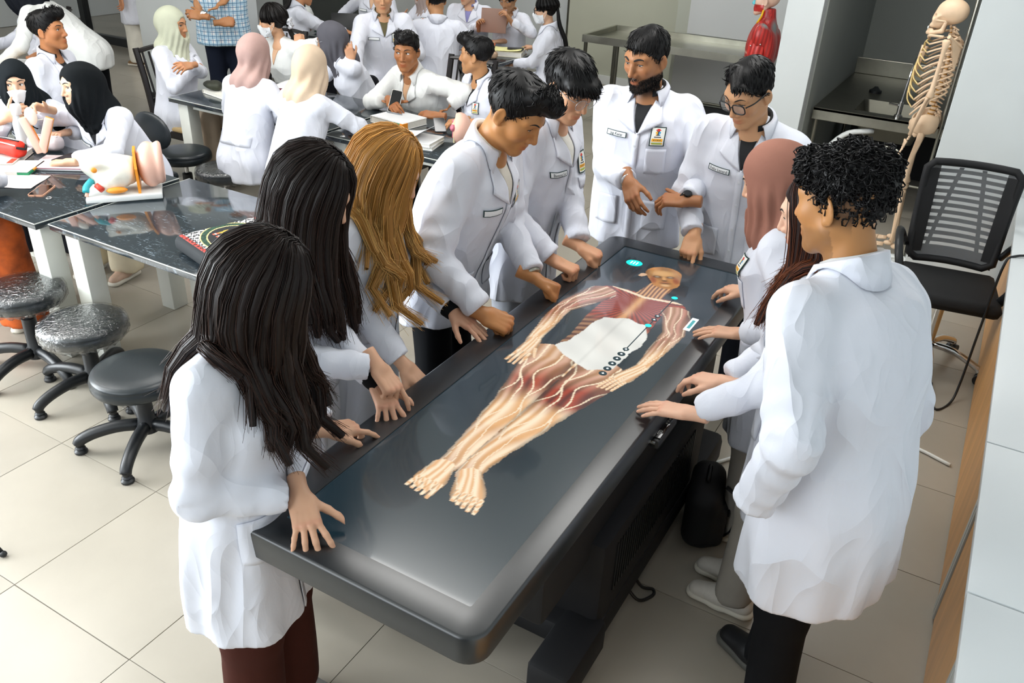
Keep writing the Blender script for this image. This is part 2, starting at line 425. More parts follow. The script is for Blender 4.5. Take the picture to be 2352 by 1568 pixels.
# ------------------------------------------------------------------ dissection display table
def tabletop(x0, x1, y0, y1): return (x0+x1)/2, (y0+y1)/2
TX0, TX1, TY0, TY1, TZ = -1.291, -0.596, 1.003, 3.227, 0.88
SX0, SX1, SY0, SY1 = -1.190, -0.664, 1.085, 3.132
t = thing('dissection_display_table', 'long black electric display table with a lit cadaver on its glass screen', 'display table', (-0.9435, 2.115, 0))
X = lambda x: x+0.9435
Y = lambda y: y-2.115
def ring(b, O, I, z0, z1, m=0):
    n = len(O); V = [(x, y, z1) for x, y in O]+[(x, y, z1) for x, y in I]+[(x, y, z0) for x, y in O]+[(x, y, z0) for x, y in I]
    F = []
    for i in range(n):
        j = (i+1) % n
        F += [(i, j, n+j, n+i), (2*n+i, 3*n+i, 3*n+j, 2*n+j), (i, 2*n+i, 2*n+j, j), (n+i, n+j, 3*n+j, 3*n+i)]
    b.add(V, F, m)
def oring(r, d): return rrect(X(TX0)+d, Y(TY0)+d, X(TX1)-d, Y(TY1)-d, r-d, 8)
b = MB(); O0 = oring(0.055, 0); O1 = oring(0.055, 0.004); I = rrect(X(SX0), Y(SY0), X(SX1), Y(SY1), 0.006, 8)
n = len(O0)
lv = [(oring(.055, .012), .795), (O0, .803), (O0, .873), (O1, .8785), (oring(.055, .009), .88)]
V = [(x, y, z) for P_, z in lv for x, y in P_]; F = []
for k in range(len(lv)-1):
    for i in range(n): F.append((k*n+i, k*n+(i+1) % n, (k+1)*n+(i+1) % n, (k+1)*n+i))
o0 = (len(lv)-1)*n; V += [(x, y, .88) for x, y in I]+[(x, y, .873) for x, y in I]
for i in range(n):
    j = (i+1) % n; F += [(o0+i, o0+j, o0+n+j, o0+n+i), (o0+n+i, o0+n+j, o0+2*n+j, o0+2*n+i)]
F.append(tuple(range(n))[::-1]); b.add(V, F)
b.build('table_frame', M_bezel, t, autos=40)
def screenmat():
    m = mat('screen_glass', '071016', 0.24, spec=0.7, coat=.7); nt = m.node_tree; b = nt.nodes['Principled BSDF']
    b.inputs['Emission Color'].default_value = (0.012, 0.035, 0.05, 1); b.inputs['Emission Strength'].default_value = 0.55
    return m
M_scr = screenmat()
MB().box((X((SX0+SX1)/2), Y((SY0+SY1)/2), 0.874), (SX1-SX0, SY1-SY0, 0.006)).build('screen', M_scr, t)
b = MB()  # lift column body, skirt and caster housings
b.box((X(-0.945), Y(2.25), 0.60), (0.52, 1.5, 0.40), bev=0.02).box((X(-0.93), Y(2.3), 0.30), (0.60, 0.98, 0.36), bev=0.03)
b.box((X(-0.93), Y(2.3), 0.11), (0.62, 1.12, 0.10), bev=0.02)
b.build('pedestal', M_blk_matte, t, autos=40)
for (px, py) in ((-0.68, 1.70), (-1.2, 1.70), (-0.68, 2.92), (-1.2, 2.92)):
    h = MB().box((X(px), Y(py), 0.10), (0.15, 0.30, 0.14), bev=0.03).build('caster_housing', M_blk_matte, t, autos=40)
    MB().cyl((X(px)-0.03, Y(py), 0.035), (X(px)+0.03, Y(py), 0.035), 0.035).build('caster', M_black, h, autos=40)
b = MB()
for k in range(34): b.box((X(-0.628), Y(1.9+0.022*k), 0.34), (0.006, 0.007, 0.20))
o = b.build('vent_grille', M_black, t); tag(o, kind='stuff')
c = MB().box((X(-0.588), Y(2.06), 0.785), (0.03, 0.16, 0.03), bev=0.008).box((X(-0.588), Y(2.06), 0.802), (0.022, 0.13, 0.004), m=1, bev=0.001)
o = c.build('control_panel', [M_black, M_phone], t, autos=40); o['label'] = 'small glossy black control panel under the table edge'
for k in range(4): MB().cyl((X(-0.588), Y(2.08+0.014*k), 0.803), (X(-0.588), Y(2.08+0.014*k), 0.8055), 0.003, n=8).build('button', M_steel, o)
def text_mesh(s, size):
    cu = bpy.data.curves.new('txt', 'FONT'); cu.body = s; cu.size = size; cu.align_x = 'CENTER'; cu.align_y = 'CENTER'; cu.resolution_u = 2
    ob = bpy.data.objects.new('txt', cu); COL.objects.link(ob); bpy.context.view_layer.update()
    me = bpy.data.meshes.new_from_object(ob.evaluated_get(bpy.context.evaluated_depsgraph_get()))
    V = np.array([v.co[:] for v in me.vertices]); F = [tuple(p.vertices) for p in me.polygons]
    COL.objects.unlink(ob); bpy.data.objects.remove(ob); bpy.data.curves.remove(cu); bpy.data.meshes.remove(me)
    return V, F
def flat_text(name, s, size, org, ux, uy, mt, parent, lift=0.0006):
    V, F = text_mesh(s, size); ux = np.array(ux, float); uy = np.array(uy, float); nrm = np.cross(ux, uy)
    return mk(name, np.array(org)+V[:, :1]*ux+V[:, 1:2]*uy+nrm*lift, F, mt, parent)
M_txtw = mat('print_white', 'eef2f2', 0.5)
flat_text('lettering', 'SSD', 0.016, (X(-0.588), Y(2.025), 0.804), (0, 1, 0), (-1, 0, 0), M_txtw, o)
MB().cyl((X(-0.606), Y(1.985), 0.79), (X(-0.585), Y(1.985), 0.79), 0.008).build('power_button', M_chrome, t, autos=40)
MB().tube(spl([(X(-.66), Y(2.16), .10), (X(-.61), Y(2.17), .03), (X(-.575), Y(2.20), .008), (X(-.565), Y(2.17), .008), (X(-.60), Y(2.12), .012), (X(-.66), Y(2.12), .06)], 30), 0.006).build('cable_loop', M_black, t, True)

# the lit picture on the screen: coloured cells of a fine grid, drawn in table coordinates
def draw_cadaver():
    h = 0.0032
    xs = np.arange(-1.175, -0.662, h); ys = np.arange(1.32, 3.06, h)
    gx, gy = np.meshgrid(xs, ys, indexing='ij'); p = np.stack([gx.ravel(), gy.ravel()], 1)
    n = len(p); colr = np.zeros((n, 3)); m = np.zeros(n, bool)
    q3 = np.c_[p, np.zeros(n)].astype(f32)
    wig = 0.006*nz3(q3, 45)+0.004*nz3(q3+5, 90)
    def cap(pts, rs):
        best = np.full(n, 9.0); S = np.zeros(n); U = np.zeros(n); acc = 0
        for i in range(len(pts)-1):
            a = np.array(pts[i]); b = np.array(pts[i+1]); d = b-a; l = np.linalg.norm(d); tt = np.clip((p-a) @ d/l**2, 0, 1)
            v = p-a-tt[:, None]*d; dist = np.linalg.norm(v, axis=1); r = rs[i]+(rs[i+1]-rs[i])*tt
            e = dist-r; u = (d[0]*(p[:, 1]-a[1])-d[1]*(p[:, 0]-a[0]))/l/r
            k = e < best; best[k] = e[k]; S[k] = acc+tt[k]*l; U[k] = u[k]; acc += l
        return best, S, U
    mus = np.array(srgb('a5391c')); mus2 = np.array(srgb('5a1a12')); ten = np.array(srgb('fbe6c6')); ten2 = np.array(srgb('e2ac74')); bone = np.array(srgb('f4e6cc'))
    def limb(pts, rs, muscle, wob=0.35, hand=False):
        d, s, u = cap(pts, rs); inside = d+wig*wob < 0
        fib = 0.5+0.5*np.sin(u*9+2.2*np.sin(s*14)+3*nz3(np.c_[s*9, u*2, u*0].astype(f32), 1.0))
        mz = np.interp(s, muscle[0], muscle[1])
        c = mus2+(mus-mus2)*fib[:, None]; c2 = ten2+(ten-ten2)*fib[:, None]
        k = np.clip(mz+0.35*nz3(np.c_[s*22, u*1.5, u*0+3].astype(f32), 1.0), 0, 1)[:, None]
        cc = c*k+c2*(1-k)
        for ph in (0.3, -0.35, 0.75, -0.8):  # nerves and vessels
            ln = np.abs(u-ph-0.25*np.sin(s*17+ph*9)-0.10*np.sin(s*41)) < 0.04
            cc = np.where(ln[:, None], ten*0.95, cc)
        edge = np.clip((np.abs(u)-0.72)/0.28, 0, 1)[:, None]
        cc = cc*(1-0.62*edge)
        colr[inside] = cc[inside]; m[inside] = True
    # torso
    tor, s, u = cap([(-0.935, 2.60), (-0.93, 2.45), (-0.925, 2.30), (-0.93, 2.13)], [0.115, 0.118, 0.108, 0.118]); ins = tor < 0
    ch, _, _ = cap([(-1.055, 2.685), (-0.815, 2.69)], [0.055, 0.055]); ins |= ch < 0
    nk, _, _ = cap([(-0.925, 2.69), (-0.912, 2.84)], [0.052, 0.046]); ins |= nk < 0
    ang = np.arctan2(p[:, 1]-2.64, np.where(p[:, 0] < -0.935, -1, 1)*(p[:, 0]+0.935)+0.02)
    fib = 0.5+0.5*np.sin(ang*46+2*nz3(q3, 30)); c = mus2+(mus*1.1-mus2)*fib[:, None]
    ster = np.exp(-((p[:, 0]+0.933)/0.016)**2)*(p[:, 1] > 2.42); c = c*(1-0.8*ster[:, None])+ten2*0.8*ster[:, None]
    lowr = sm(2.50, 2.42, p[:, 1])[:, None]; rib = 0.5+0.5*np.sin(p[:, 1]*170+np.abs(p[:, 0]+0.93)*90); c = c*(1-lowr)+lowr*(mus2*0.7+(ten2*0.75-mus2*0.7)*(rib*0.55)[:, None])
    nkm = (nk < 0) & (p[:, 1] > 2.72); fb = 0.5+0.5*np.sin(p[:, 0]*420+nz3(q3, 40)); c[nkm] = (mus2*0.9+(ten2-mus2)*fb[:, None])[nkm]
    clav = np.abs(p[:, 1]-2.715-0.02*np.abs(p[:, 0]+0.93)/0.1) < 0.008; c[clav] = ten[None]*0.9
    colr[ins] = c[ins]; m |= ins
    pel, s, u = cap([(-0.99, 2.11), (-0.87, 2.11)], [0.075, 0.075]); k = pel < 0
    fb = 0.5+0.5*np.sin(p[:, 0]*160+p[:, 1]*120+2*nz3(q3, 40)); c = ten2*0.75+(ten-ten2*0.75)*fb[:, None]
    colr[k] = c[k]; m |= k
    limb([(-1.082, 2.66), (-1.15, 2.465), (-1.122, 2.19)], [0.058, 0.038, 0.022], ([0, .12, .22, .38, .6], [1, .75, .35, .45, 0]))
    limb([(-0.785, 2.66), (-0.734, 2.508), (-0.741, 2.22)], [0.052, 0.038, 0.022], ([0, .12, .2, .38, .6], [1, .7, .3, .45, 0]))
    limb([(-1.02, 2.12), (-0.99, 1.84), (-0.976, 1.50), (-0.985, 1.45)], [0.088, 0.058, 0.035, 0.033], ([0, .16, .27, .34, .45, .62, .8], [.75, .85, .1, .05, .55, .12, 0]))
    limb([(-0.838, 2.11), (-0.88, 1.82), (-0.918, 1.52), (-0.915, 1.46)], [0.088, 0.058, 0.035, 0.033], ([0, .2, .27, .34, .45, .62, .8], [.9, .95, .1, .05, .5, .1, 0]))
    def digits(pts, r):
        for a, b_ in pts: limb([a, b_], [r, r*0.7], ([0, 1], [0, 0]), 0.1)
    limb([(-1.116, 2.19), (-1.105, 2.11)], [0.024, 0.032], ([0, 1], [.25, 0]), .2)
    digits([((-1.128+.014*k, 2.10), (-1.132+.017*k, 2.03-(.012 if k in (1, 2) else 0))) for k in range(4)]+[((-1.085, 2.14), (-1.062, 2.09))], 0.0075)
    limb([(-0.743, 2.22), (-0.765, 2.14)], [0.024, 0.032], ([0, 1], [.2, 0]), .2)
    digits([((-0.797+.015*k, 2.11), (-0.812+.015*k, 2.045)) for k in range(4)], 0.0075)
    limb([(-0.988, 1.45), (-0.985, 1.395)], [0.036, 0.046], ([0, 1], [.1, 0]), .2)
    digits([((-1.018+.017*k, 1.385), (-1.024+.018*k, 1.347-.004*k)) for k in range(5)], 0.009)
    limb([(-0.908, 1.46), (-0.872, 1.40)], [0.034, 0.045], ([0, 1], [.1, 0]), .2)
    digits([((-0.897+.017*k, 1.39), (-0.892+.018*k, 1.356-.004*min(k, 3))) for k in range(5)], 0.009)
    # pale fascia over the belly
    poly = np.array([(-0.988, 2.485), (-0.95, 2.50), (-0.913, 2.52), (-0.87, 2.505), (-0.834, 2.509), (-0.812, 2.44), (-0.803, 2.369), (-0.812, 2.31), (-0.81, 2.25), (-0.816, 2.178), (-0.85, 2.14), (-0.883, 2.119), (-0.927, 2.13), (-0.981, 2.161), (-1.038, 2.208), (-1.015, 2.252), (-1.013, 2.362)])
    pw = p+np.stack([wig, 0.007*nz3(q3+9, 60)], 1)*0.8; ins = np.zeros(n, bool)
    for i in range(len(poly)):
        a, b_ = poly[i], poly[(i+1) % len(poly)]; cr = ((a[1] > pw[:, 1]) != (b_[1] > pw[:, 1])) & (pw[:, 0] < (b_[0]-a[0])*(pw[:, 1]-a[1])/(b_[1]-a[1]+1e-9)+a[0]); ins ^= cr
    sh = 0.86+0.08*nz3(q3, 40)-0.10*np.exp(-((p[:, 0]+0.925)/0.006)**2)
    colr[ins] = (np.array(srgb('f4f5ee'))*sh[:, None])[ins]; m |= ins
    # skull-like head with sunken features
    hd, s, u = cap([(-0.945, 2.955), (-0.91, 2.885)], [0.072, 0.055]); k = hd < 0
    lx = (p[:, 0]+0.93)*0.9+(p[:, 1]-2.92)*0.43; ly = (p[:, 1]-2.92)*0.9-(p[:, 0]+0.93)*0.43
    c = np.array(srgb('c98a4a'))*(0.75+0.3*nz3(q3, 60)[:, None])
    def spot(cx, cy, rx, ry, colx, w_=1.0):
        g_ = np.exp(-(((lx-cx)/rx)**2+((ly-cy)/ry)**2)**2)[:, None]*w_; c[:] = c*(1-g_)+np.array(srgb(colx))*g_
    spot(0, .045, .05, .03, 'e2b070', .8); spot(-.026, .012, .018, .011, '3a1a10'); spot(.026, .012, .018, .011, '3a1a10'); spot(-.026, .012, .009, .006, 'a89a86'); spot(.026, .012, .009, .006, 'a89a86')
    spot(0, -.004, .008, .02, 'd9a468'); spot(0, -.022, .011, .006, '46200f'); spot(0, -.045, .024, .004, '3a1a10'); spot(0, -.038, .02, .004, 'b06a44'); spot(-.045, -.02, .014, .03, '8a3a20', .8); spot(.045, -.02, .014, .03, '8a3a20', .8); spot(0, -.065, .018, .010, 'e6c090', .8)
    colr[k] = c[k]; m |= k
    ea, _, _ = cap([(-1.013, 2.91), (-1.018, 2.895)], [0.013, 0.010]); k = ea < 0; colr[k] = srgb('d8b08a'); m |= k
    g = np.abs(p[:, 0]+0.90+0.02*np.sin(p[:, 1]*40)) < 0.0
    N_ = m.reshape(gx.shape); I = np.arange(n).reshape(gx.shape)
    cell = N_[:-1, :-1] | N_[1:, :-1] | N_[:-1, 1:] | N_[1:, 1:]
    ii, jj = np.nonzero(cell)
    F = np.stack([I[ii, jj], I[ii+1, jj], I[ii+1, jj+1], I[ii, jj+1]], 1)
    colr[~m] = (0.012, 0.02, 0.025)
    used, inv = np.unique(F, return_inverse=True); F = inv.reshape(F.shape)
    return np.c_[p[used]+[0.9435, -2.115], np.full(len(used), 0.8773)], F, colr[used]
Vc, Fc, Cc = draw_cadaver()
def litmat(name):
    m = mat(name, '000000', 0.24, spec=0.7, coat=.7, attr='Col'); nt = m.node_tree; b = nt.nodes['Principled BSDF']; a = [x for x in nt.nodes if x.type == 'ATTRIBUTE'][0]
    for l in list(b.inputs['Base Color'].links): nt.links.remove(l)
    b.inputs['Base Color'].default_value = (0.02, 0.02, 0.02, 1)
    nt.links.new(a.outputs['Color'], b.inputs['Emission Color']); b.inputs['Emission Strength'].default_value = 1.0
    return m
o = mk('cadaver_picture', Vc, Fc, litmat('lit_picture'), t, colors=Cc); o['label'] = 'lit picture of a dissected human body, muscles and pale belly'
M_cy = mat('lit_cyan', '10c8c0', 0.2, emit='12c9bf', estr=0.8); M_ui = mat('lit_grey', '22343a', 0.2, emit='20343b', estr=0.6); M_uiw = mat('lit_white', 'ffffff', 0.2, emit='d8e8ea', estr=0.9)
zt = 0.8777
def disc(name, x, y, r, m, ry=None, parent=None, z=zt):
    b = MB(); b.prism([(r*math.cos(a), (ry or r)*math.sin(a)) for a in np.linspace(0, 2*math.pi, 24, endpoint=False)], 0, 0.0004)
    return b.build(name, m, parent or t, loc=(X(x), Y(y), z))
lg = disc('logo', -1.087, 2.991, 0.034, M_cy, 0.03); lg['label'] = 'turquoise oval logo lit on the screen'
for k in range(3): MB().box((-0.012+0.012*k, 0, 0.0008), (0.005, 0.026, 0.0006)).build('logo_bar', M_uiw, lg)
MB().box((X(-0.8315), Y(2.535), zt), (0.004, 0.48, 0.0003)).build('menu_line', M_ui, t)
for k, yy in enumerate((2.598, 2.564, 2.309, 2.271, 2.235, 2.197, 2.159, 2.124)):
    d = disc('menu_button', -0.831, yy, 0.0135 if k > 2 else 0.011, M_ui, z=zt+0.0003)
    MB().box((0, 0, 0.0006), (0.008, 0.003, 0.0003)).box((0, 0.001, 0.0006), (0.003, 0.008, 0.0003)).build('icon', M_uiw, d)
for yy in (2.776, 2.511): disc('menu_handle', -0.8325, yy, 0.012, M_cy, z=zt+0.0003)
MB().box((X(-0.708), Y(2.607), zt), (0.024, 0.105, 0.0004), R=Matrix.Rotation(-0.38*0, 3, 'Z')).build('screen_label', M_uiw, t)
MB().box((X(-0.7075), Y(2.607), zt+.0004), (0.012, 0.07, 0.0003)).build('label_print', mat('lit_teal', '3b8d92', 0.3, emit='4b9aa0', estr=0.5), t)

# ------------------------------------------------------------------ marble topped work tables
def work_table(name, x0, x1, y0, y1, z, label, legs, group='marble topped work tables', lw=0.10):
    cx, cy = (x0+x1)/2, (y0+y1)/2
    t = thing(name, label, 'table', (cx, cy, 0), 0, group)
    b = MB().box((0, 0, z-0.016), (x1-x0, y1-y0, 0.032), bev=0.003)
    b.build('table_top', M_marble, t, autos=40)
    b = MB().box((0, (y0-y1)/2-0.001, z-0.002), (x1-x0, 0.003, 0.004)).box(((x1-x0)/2, 0, z-0.002), (0.003, y1-y0, 0.004)).box((-(x1-x0)/2, 0, z-0.002), (0.003, y1-y0, 0.004))
    b.build('edge_trim', M_marble_edge, t)
    MB().box((0, 0, z-0.055), (x1-x0-0.16, y1-y0-0.16, 0.045)).build('apron', M_leg, t)
    for sx, sy in legs:
        MB().box((sx*((x1-x0)/2-0.09), sy*((y1-y0)/2-0.09), (z-0.033)/2), (lw, lw, z-0.033), bev=0.006).build('leg', M_leg, t, autos=40)
    return t
ALL4 = [(-1, -1), (1, -1), (-1, 1), (1, 1)]
work_table('work_table', -5.05, -3.655, 2.045, 2.87, 0.75, 'black marble work table under the red pencil case and notebooks', ALL4)
work_table('work_table', -3.62, -2.20, 2.088, 2.91, 0.745, 'black marble work table with the ear model and the embroidered cushion', ALL4)
work_table('work_table', -5.10, -3.66, 4.02, 4.86, 0.75, 'black marble work table in front of the woman in pale green headscarf', ALL4)
work_table('work_table', -3.62, -2.62, 3.98, 4.86, 0.75, 'black marble work table with the open white textbook on it', ALL4)
work_table('work_table', -5.0, -3.93, 6.55, 7.28, 0.75, 'black marble work table at the back with a yellow book on it', ALL4)
work_table('work_table', -6.9, -5.5, 6.6, 7.25, 0.75, 'black marble work table under the black tablet at the back', ALL4)
work_table('work_table', -8.9, -5.95, 3.2, 4.05, 0.75, 'black marble work table at the left behind the hijab students', ALL4)

# ------------------------------------------------------------------ stools
def wrapmat():
    m = bpy.data.materials.new('clear_wrap'); m.use_nodes = True; nt = m.node_tree; N = nt.nodes; L = nt.links
    N.remove(N['Principled BSDF']); out = N['Material Output']
    g = N.new('ShaderNodeBsdfGlossy'); g.inputs['Roughness'].default_value = 0.12; tr = N.new('ShaderNodeBsdfTransparent'); mx = N.new('ShaderNodeMixShader')
    lw = N.new('ShaderNodeLayerWeight'); lw.inputs[0].default_value = 0.35; ml = N.new('ShaderNodeMath'); ml.operation = 'MULTIPLY'; ml.inputs[1].default_value = 0.62; L.new(lw.outputs['Facing'], ml.inputs[0]); L.new(ml.outputs[0], mx.inputs[0])
    tc = N.new('ShaderNodeTexCoord'); nz = N.new('ShaderNodeTexNoise'); nz.inputs['Scale'].default_value = 40; nz.inputs['Distortion'].default_value = 1.2; L.new(tc.outputs['Object'], nz.inputs[0])
    bp = N.new('ShaderNodeBump'); bp.inputs['Strength'].default_value = 0.8; bp.inputs['Distance'].default_value = 0.01; L.new(nz.outputs['Fac'], bp.inputs['Height']); L.new(bp.outputs[0], g.inputs['Normal'])
    L.new(tr.outputs[0], mx.inputs[1]); L.new(g.outputs[0], mx.inputs[2]); L.new(mx.outputs[0], out.inputs[0]); return m
M_wrap = wrapmat()
def stool(x, y, zs, rz, label, wrap=False, r=0.19, hang=False, feet=True):
    t = thing('lab_stool', label, 'stool', (x, y, 0), rz, 'round black lab stools')
    MB().lathe([(0, zs), (r*0.55, zs-0.001), (r*0.85, zs-0.006), (r*0.95, zs-0.014), (r*0.985, zs-0.026), (r*0.975, zs-0.03), (r, zs-0.036), (r, zs-0.062), (r*0.96, zs-0.076), (r*0.7, zs-0.08), (0, zs-0.08)][::-1], n=48).build('seat', M_vinyl, t, True)
    MB().cyl((0, 0, 0.16), (0, 0, zs-0.08), 0.014).build('gas_rod', M_chrome, t, autos=40)
    MB().lathe([(0.05, 0.07), (0.05, 0.11), (0.036, 0.13), (0.033, max(0.2, zs-0.17)), (0.02, max(0.205, zs-0.165))], n=24).build('column', M_black, t, autos=40)
    MB().box((-0.11, 0.02, zs-0.1), (0.13, 0.03, 0.012), bev=0.004).box((-0.18, 0.02, zs-0.1), (0.05, 0.035, 0.02), bev=0.006).build('lever', M_black, t, autos=40)
    for k in range(5):
        a = 2*math.pi*k/5; c, s = math.cos(a), math.sin(a)
        pts = spl([(0.03*c, 0.03*s, 0.10), (0.12*c, 0.12*s, 0.105), (0.21*c, 0.21*s, 0.09), (0.268*c, 0.268*s, 0.066), (0.285*c, 0.285*s, 0.045)], 12)
        L_ = MB().tube(pts, np.linspace(0.028, 0.024, 12), 10).build('base_arm', M_black, t, True)
        MB().lathe([(0.02, 0.05), (0.016, 0.034), (0.022, 0.026), (0.018, 0.02), (0.027, 0.012), (0.027, 0.003), (0.02, 0.0)][::-1], c=(0.28*c, 0.28*s, 0), n=16).build('foot_glide', M_black, L_, autos=40)
    if wrap:
        b = MB().lathe([(0, zs+0.004), (r*0.8, zs+0.002), (r*1.0, zs-0.01), (r*1.035, zs-0.035), (r*1.02, zs-0.07), (r*0.9, zs-0.095), (r*0.72, zs-0.10)][::-1], n=72)
        V = np.array(b.V); rr = np.hypot(V[:, 0], V[:, 1]); a = np.arctan2(V[:, 1], V[:, 0]); k = sm(zs-0.01, zs-0.06, V[:, 2])
        d = 1+k*0.035*np.sin(a*17+3*np.sin(a*5+zs))*np.sin(a*7+2); V[:, 0] *= d; V[:, 1] *= d; V[:, 2] += k*0.006*np.sin(a*23)
        mk('plastic_wrap', V, b.F, M_wrap, t, True)['label'] = 'clear crinkled plastic wrap over the seat'
    if hang:
        u = np.linspace(-1.35, 0.9, 34); V = []; 
        for j in range(9):
            for q in u:
                rad = 0.165-0.012*j+0.02*math.sin(q*9+j*1.3)*j/8; V.append((rad*math.cos(q+hang), rad*math.sin(q+hang), zs-0.075-0.016*j*(0.55+0.45*math.sin(q*3.1+1.2))+0.006*math.sin(q*15+j)))
        F = [(j*34+i, j*34+i+1, (j+1)*34+i+1, (j+1)*34+i) for j in range(8) for i in range(33)]
        mk('plastic_wrap', V, F, M_wrap, t, True)['label'] = 'torn clear plastic hanging under the seat'
    return t
stool(-2.79, 1.83, 0.385, math.radians(-58), 'black round stool with an unwrapped seat, nearest to the camera', hang=-1.2)
stool(-3.32, 1.96, 0.395, math.radians(-95), 'black round stool with a wrapped seat in the middle of the three', wrap=True)
stool(-3.74, 1.95, 0.45, math.radians(-80), 'black round stool with a wrapped seat against the white table legs', wrap=True)
stool(-4.72, 3.78, 0.50, 0.3, 'black round stool standing empty by the white table leg', r=0.18)
stool(-4.28, 3.72, 0.48, 0.5, 'black round stool under the woman in dusty pink headscarf', wrap=True, r=0.18)
stool(-3.62, 3.70, 0.48, 0.9, 'black round stool under the woman in cream headscarf', r=0.18)

# ------------------------------------------------------------------ dark wooden chairs
def wood_chair(x, y, rz, label):
    t = thing('wooden_chair', label, 'chair', (x, y, 0), rz, 'dark wooden chairs')
    MB().box((0, 0.0, 0.445), (0.42, 0.42, 0.04), bev=0.015).build('seat', mat('tan_seat', 'c0a577', 0.6), t, autos=40)
    MB().box((0, 0, 0.40), (0.43, 0.43, 0.055), bev=0.005).build('seat_frame', M_dkwood, t, autos=40)
    for s in (-1, 1):
        MB().tube([(s*0.19, 0.19, 0), (s*0.195, 0.195, 0.42)], [0.018, 0.022], 4).build('leg', M_dkwood, t)
        MB().tube(spl([(s*0.195, -0.24, 0), (s*0.2, -0.2, 0.42), (s*0.2, -0.225, 0.72), (s*0.2, -0.285, 1.0)], 9), 0.023, 6).build('leg', M_dkwood, t)
        MB().box((s*0.195, -0.01, 0.2), (0.02, 0.4, 0.03)).build('stretcher', M_dkwood, t)
    MB().tube(spl([(-0.2, -0.28, 0.975), (0, -0.31, 0.985), (0.2, -0.28, 0.975)], 9), 0.035, 6, flat=0.4).build('top_rail', M_dkwood, t)
    MB().box((0, -0.22, 0.62), (0.39, 0.02, 0.035)).build('lower_rail', M_dkwood, t)
    for k in range(6): MB().tube([(-0.14+0.056*k, -0.22, 0.63), (-0.14+0.056*k, -0.295, 0.96)], 0.008, 6).build('spindle', M_dkwood, t)
    return t
wood_chair(-5.32, 4.40, math.radians(-90), 'dark wooden chair under the woman in pale green headscarf')
wood_chair(-5.42, 5.32, math.radians(180), 'dark slat-back wooden chair behind the masked woman in white')
wood_chair(-7.75, 4.75, math.radians(120), 'dark wooden chair under the boy in profile at the left')
wood_chair(-3.55, 5.35, math.radians(180), 'dark chair behind the seated man in a white shirt')

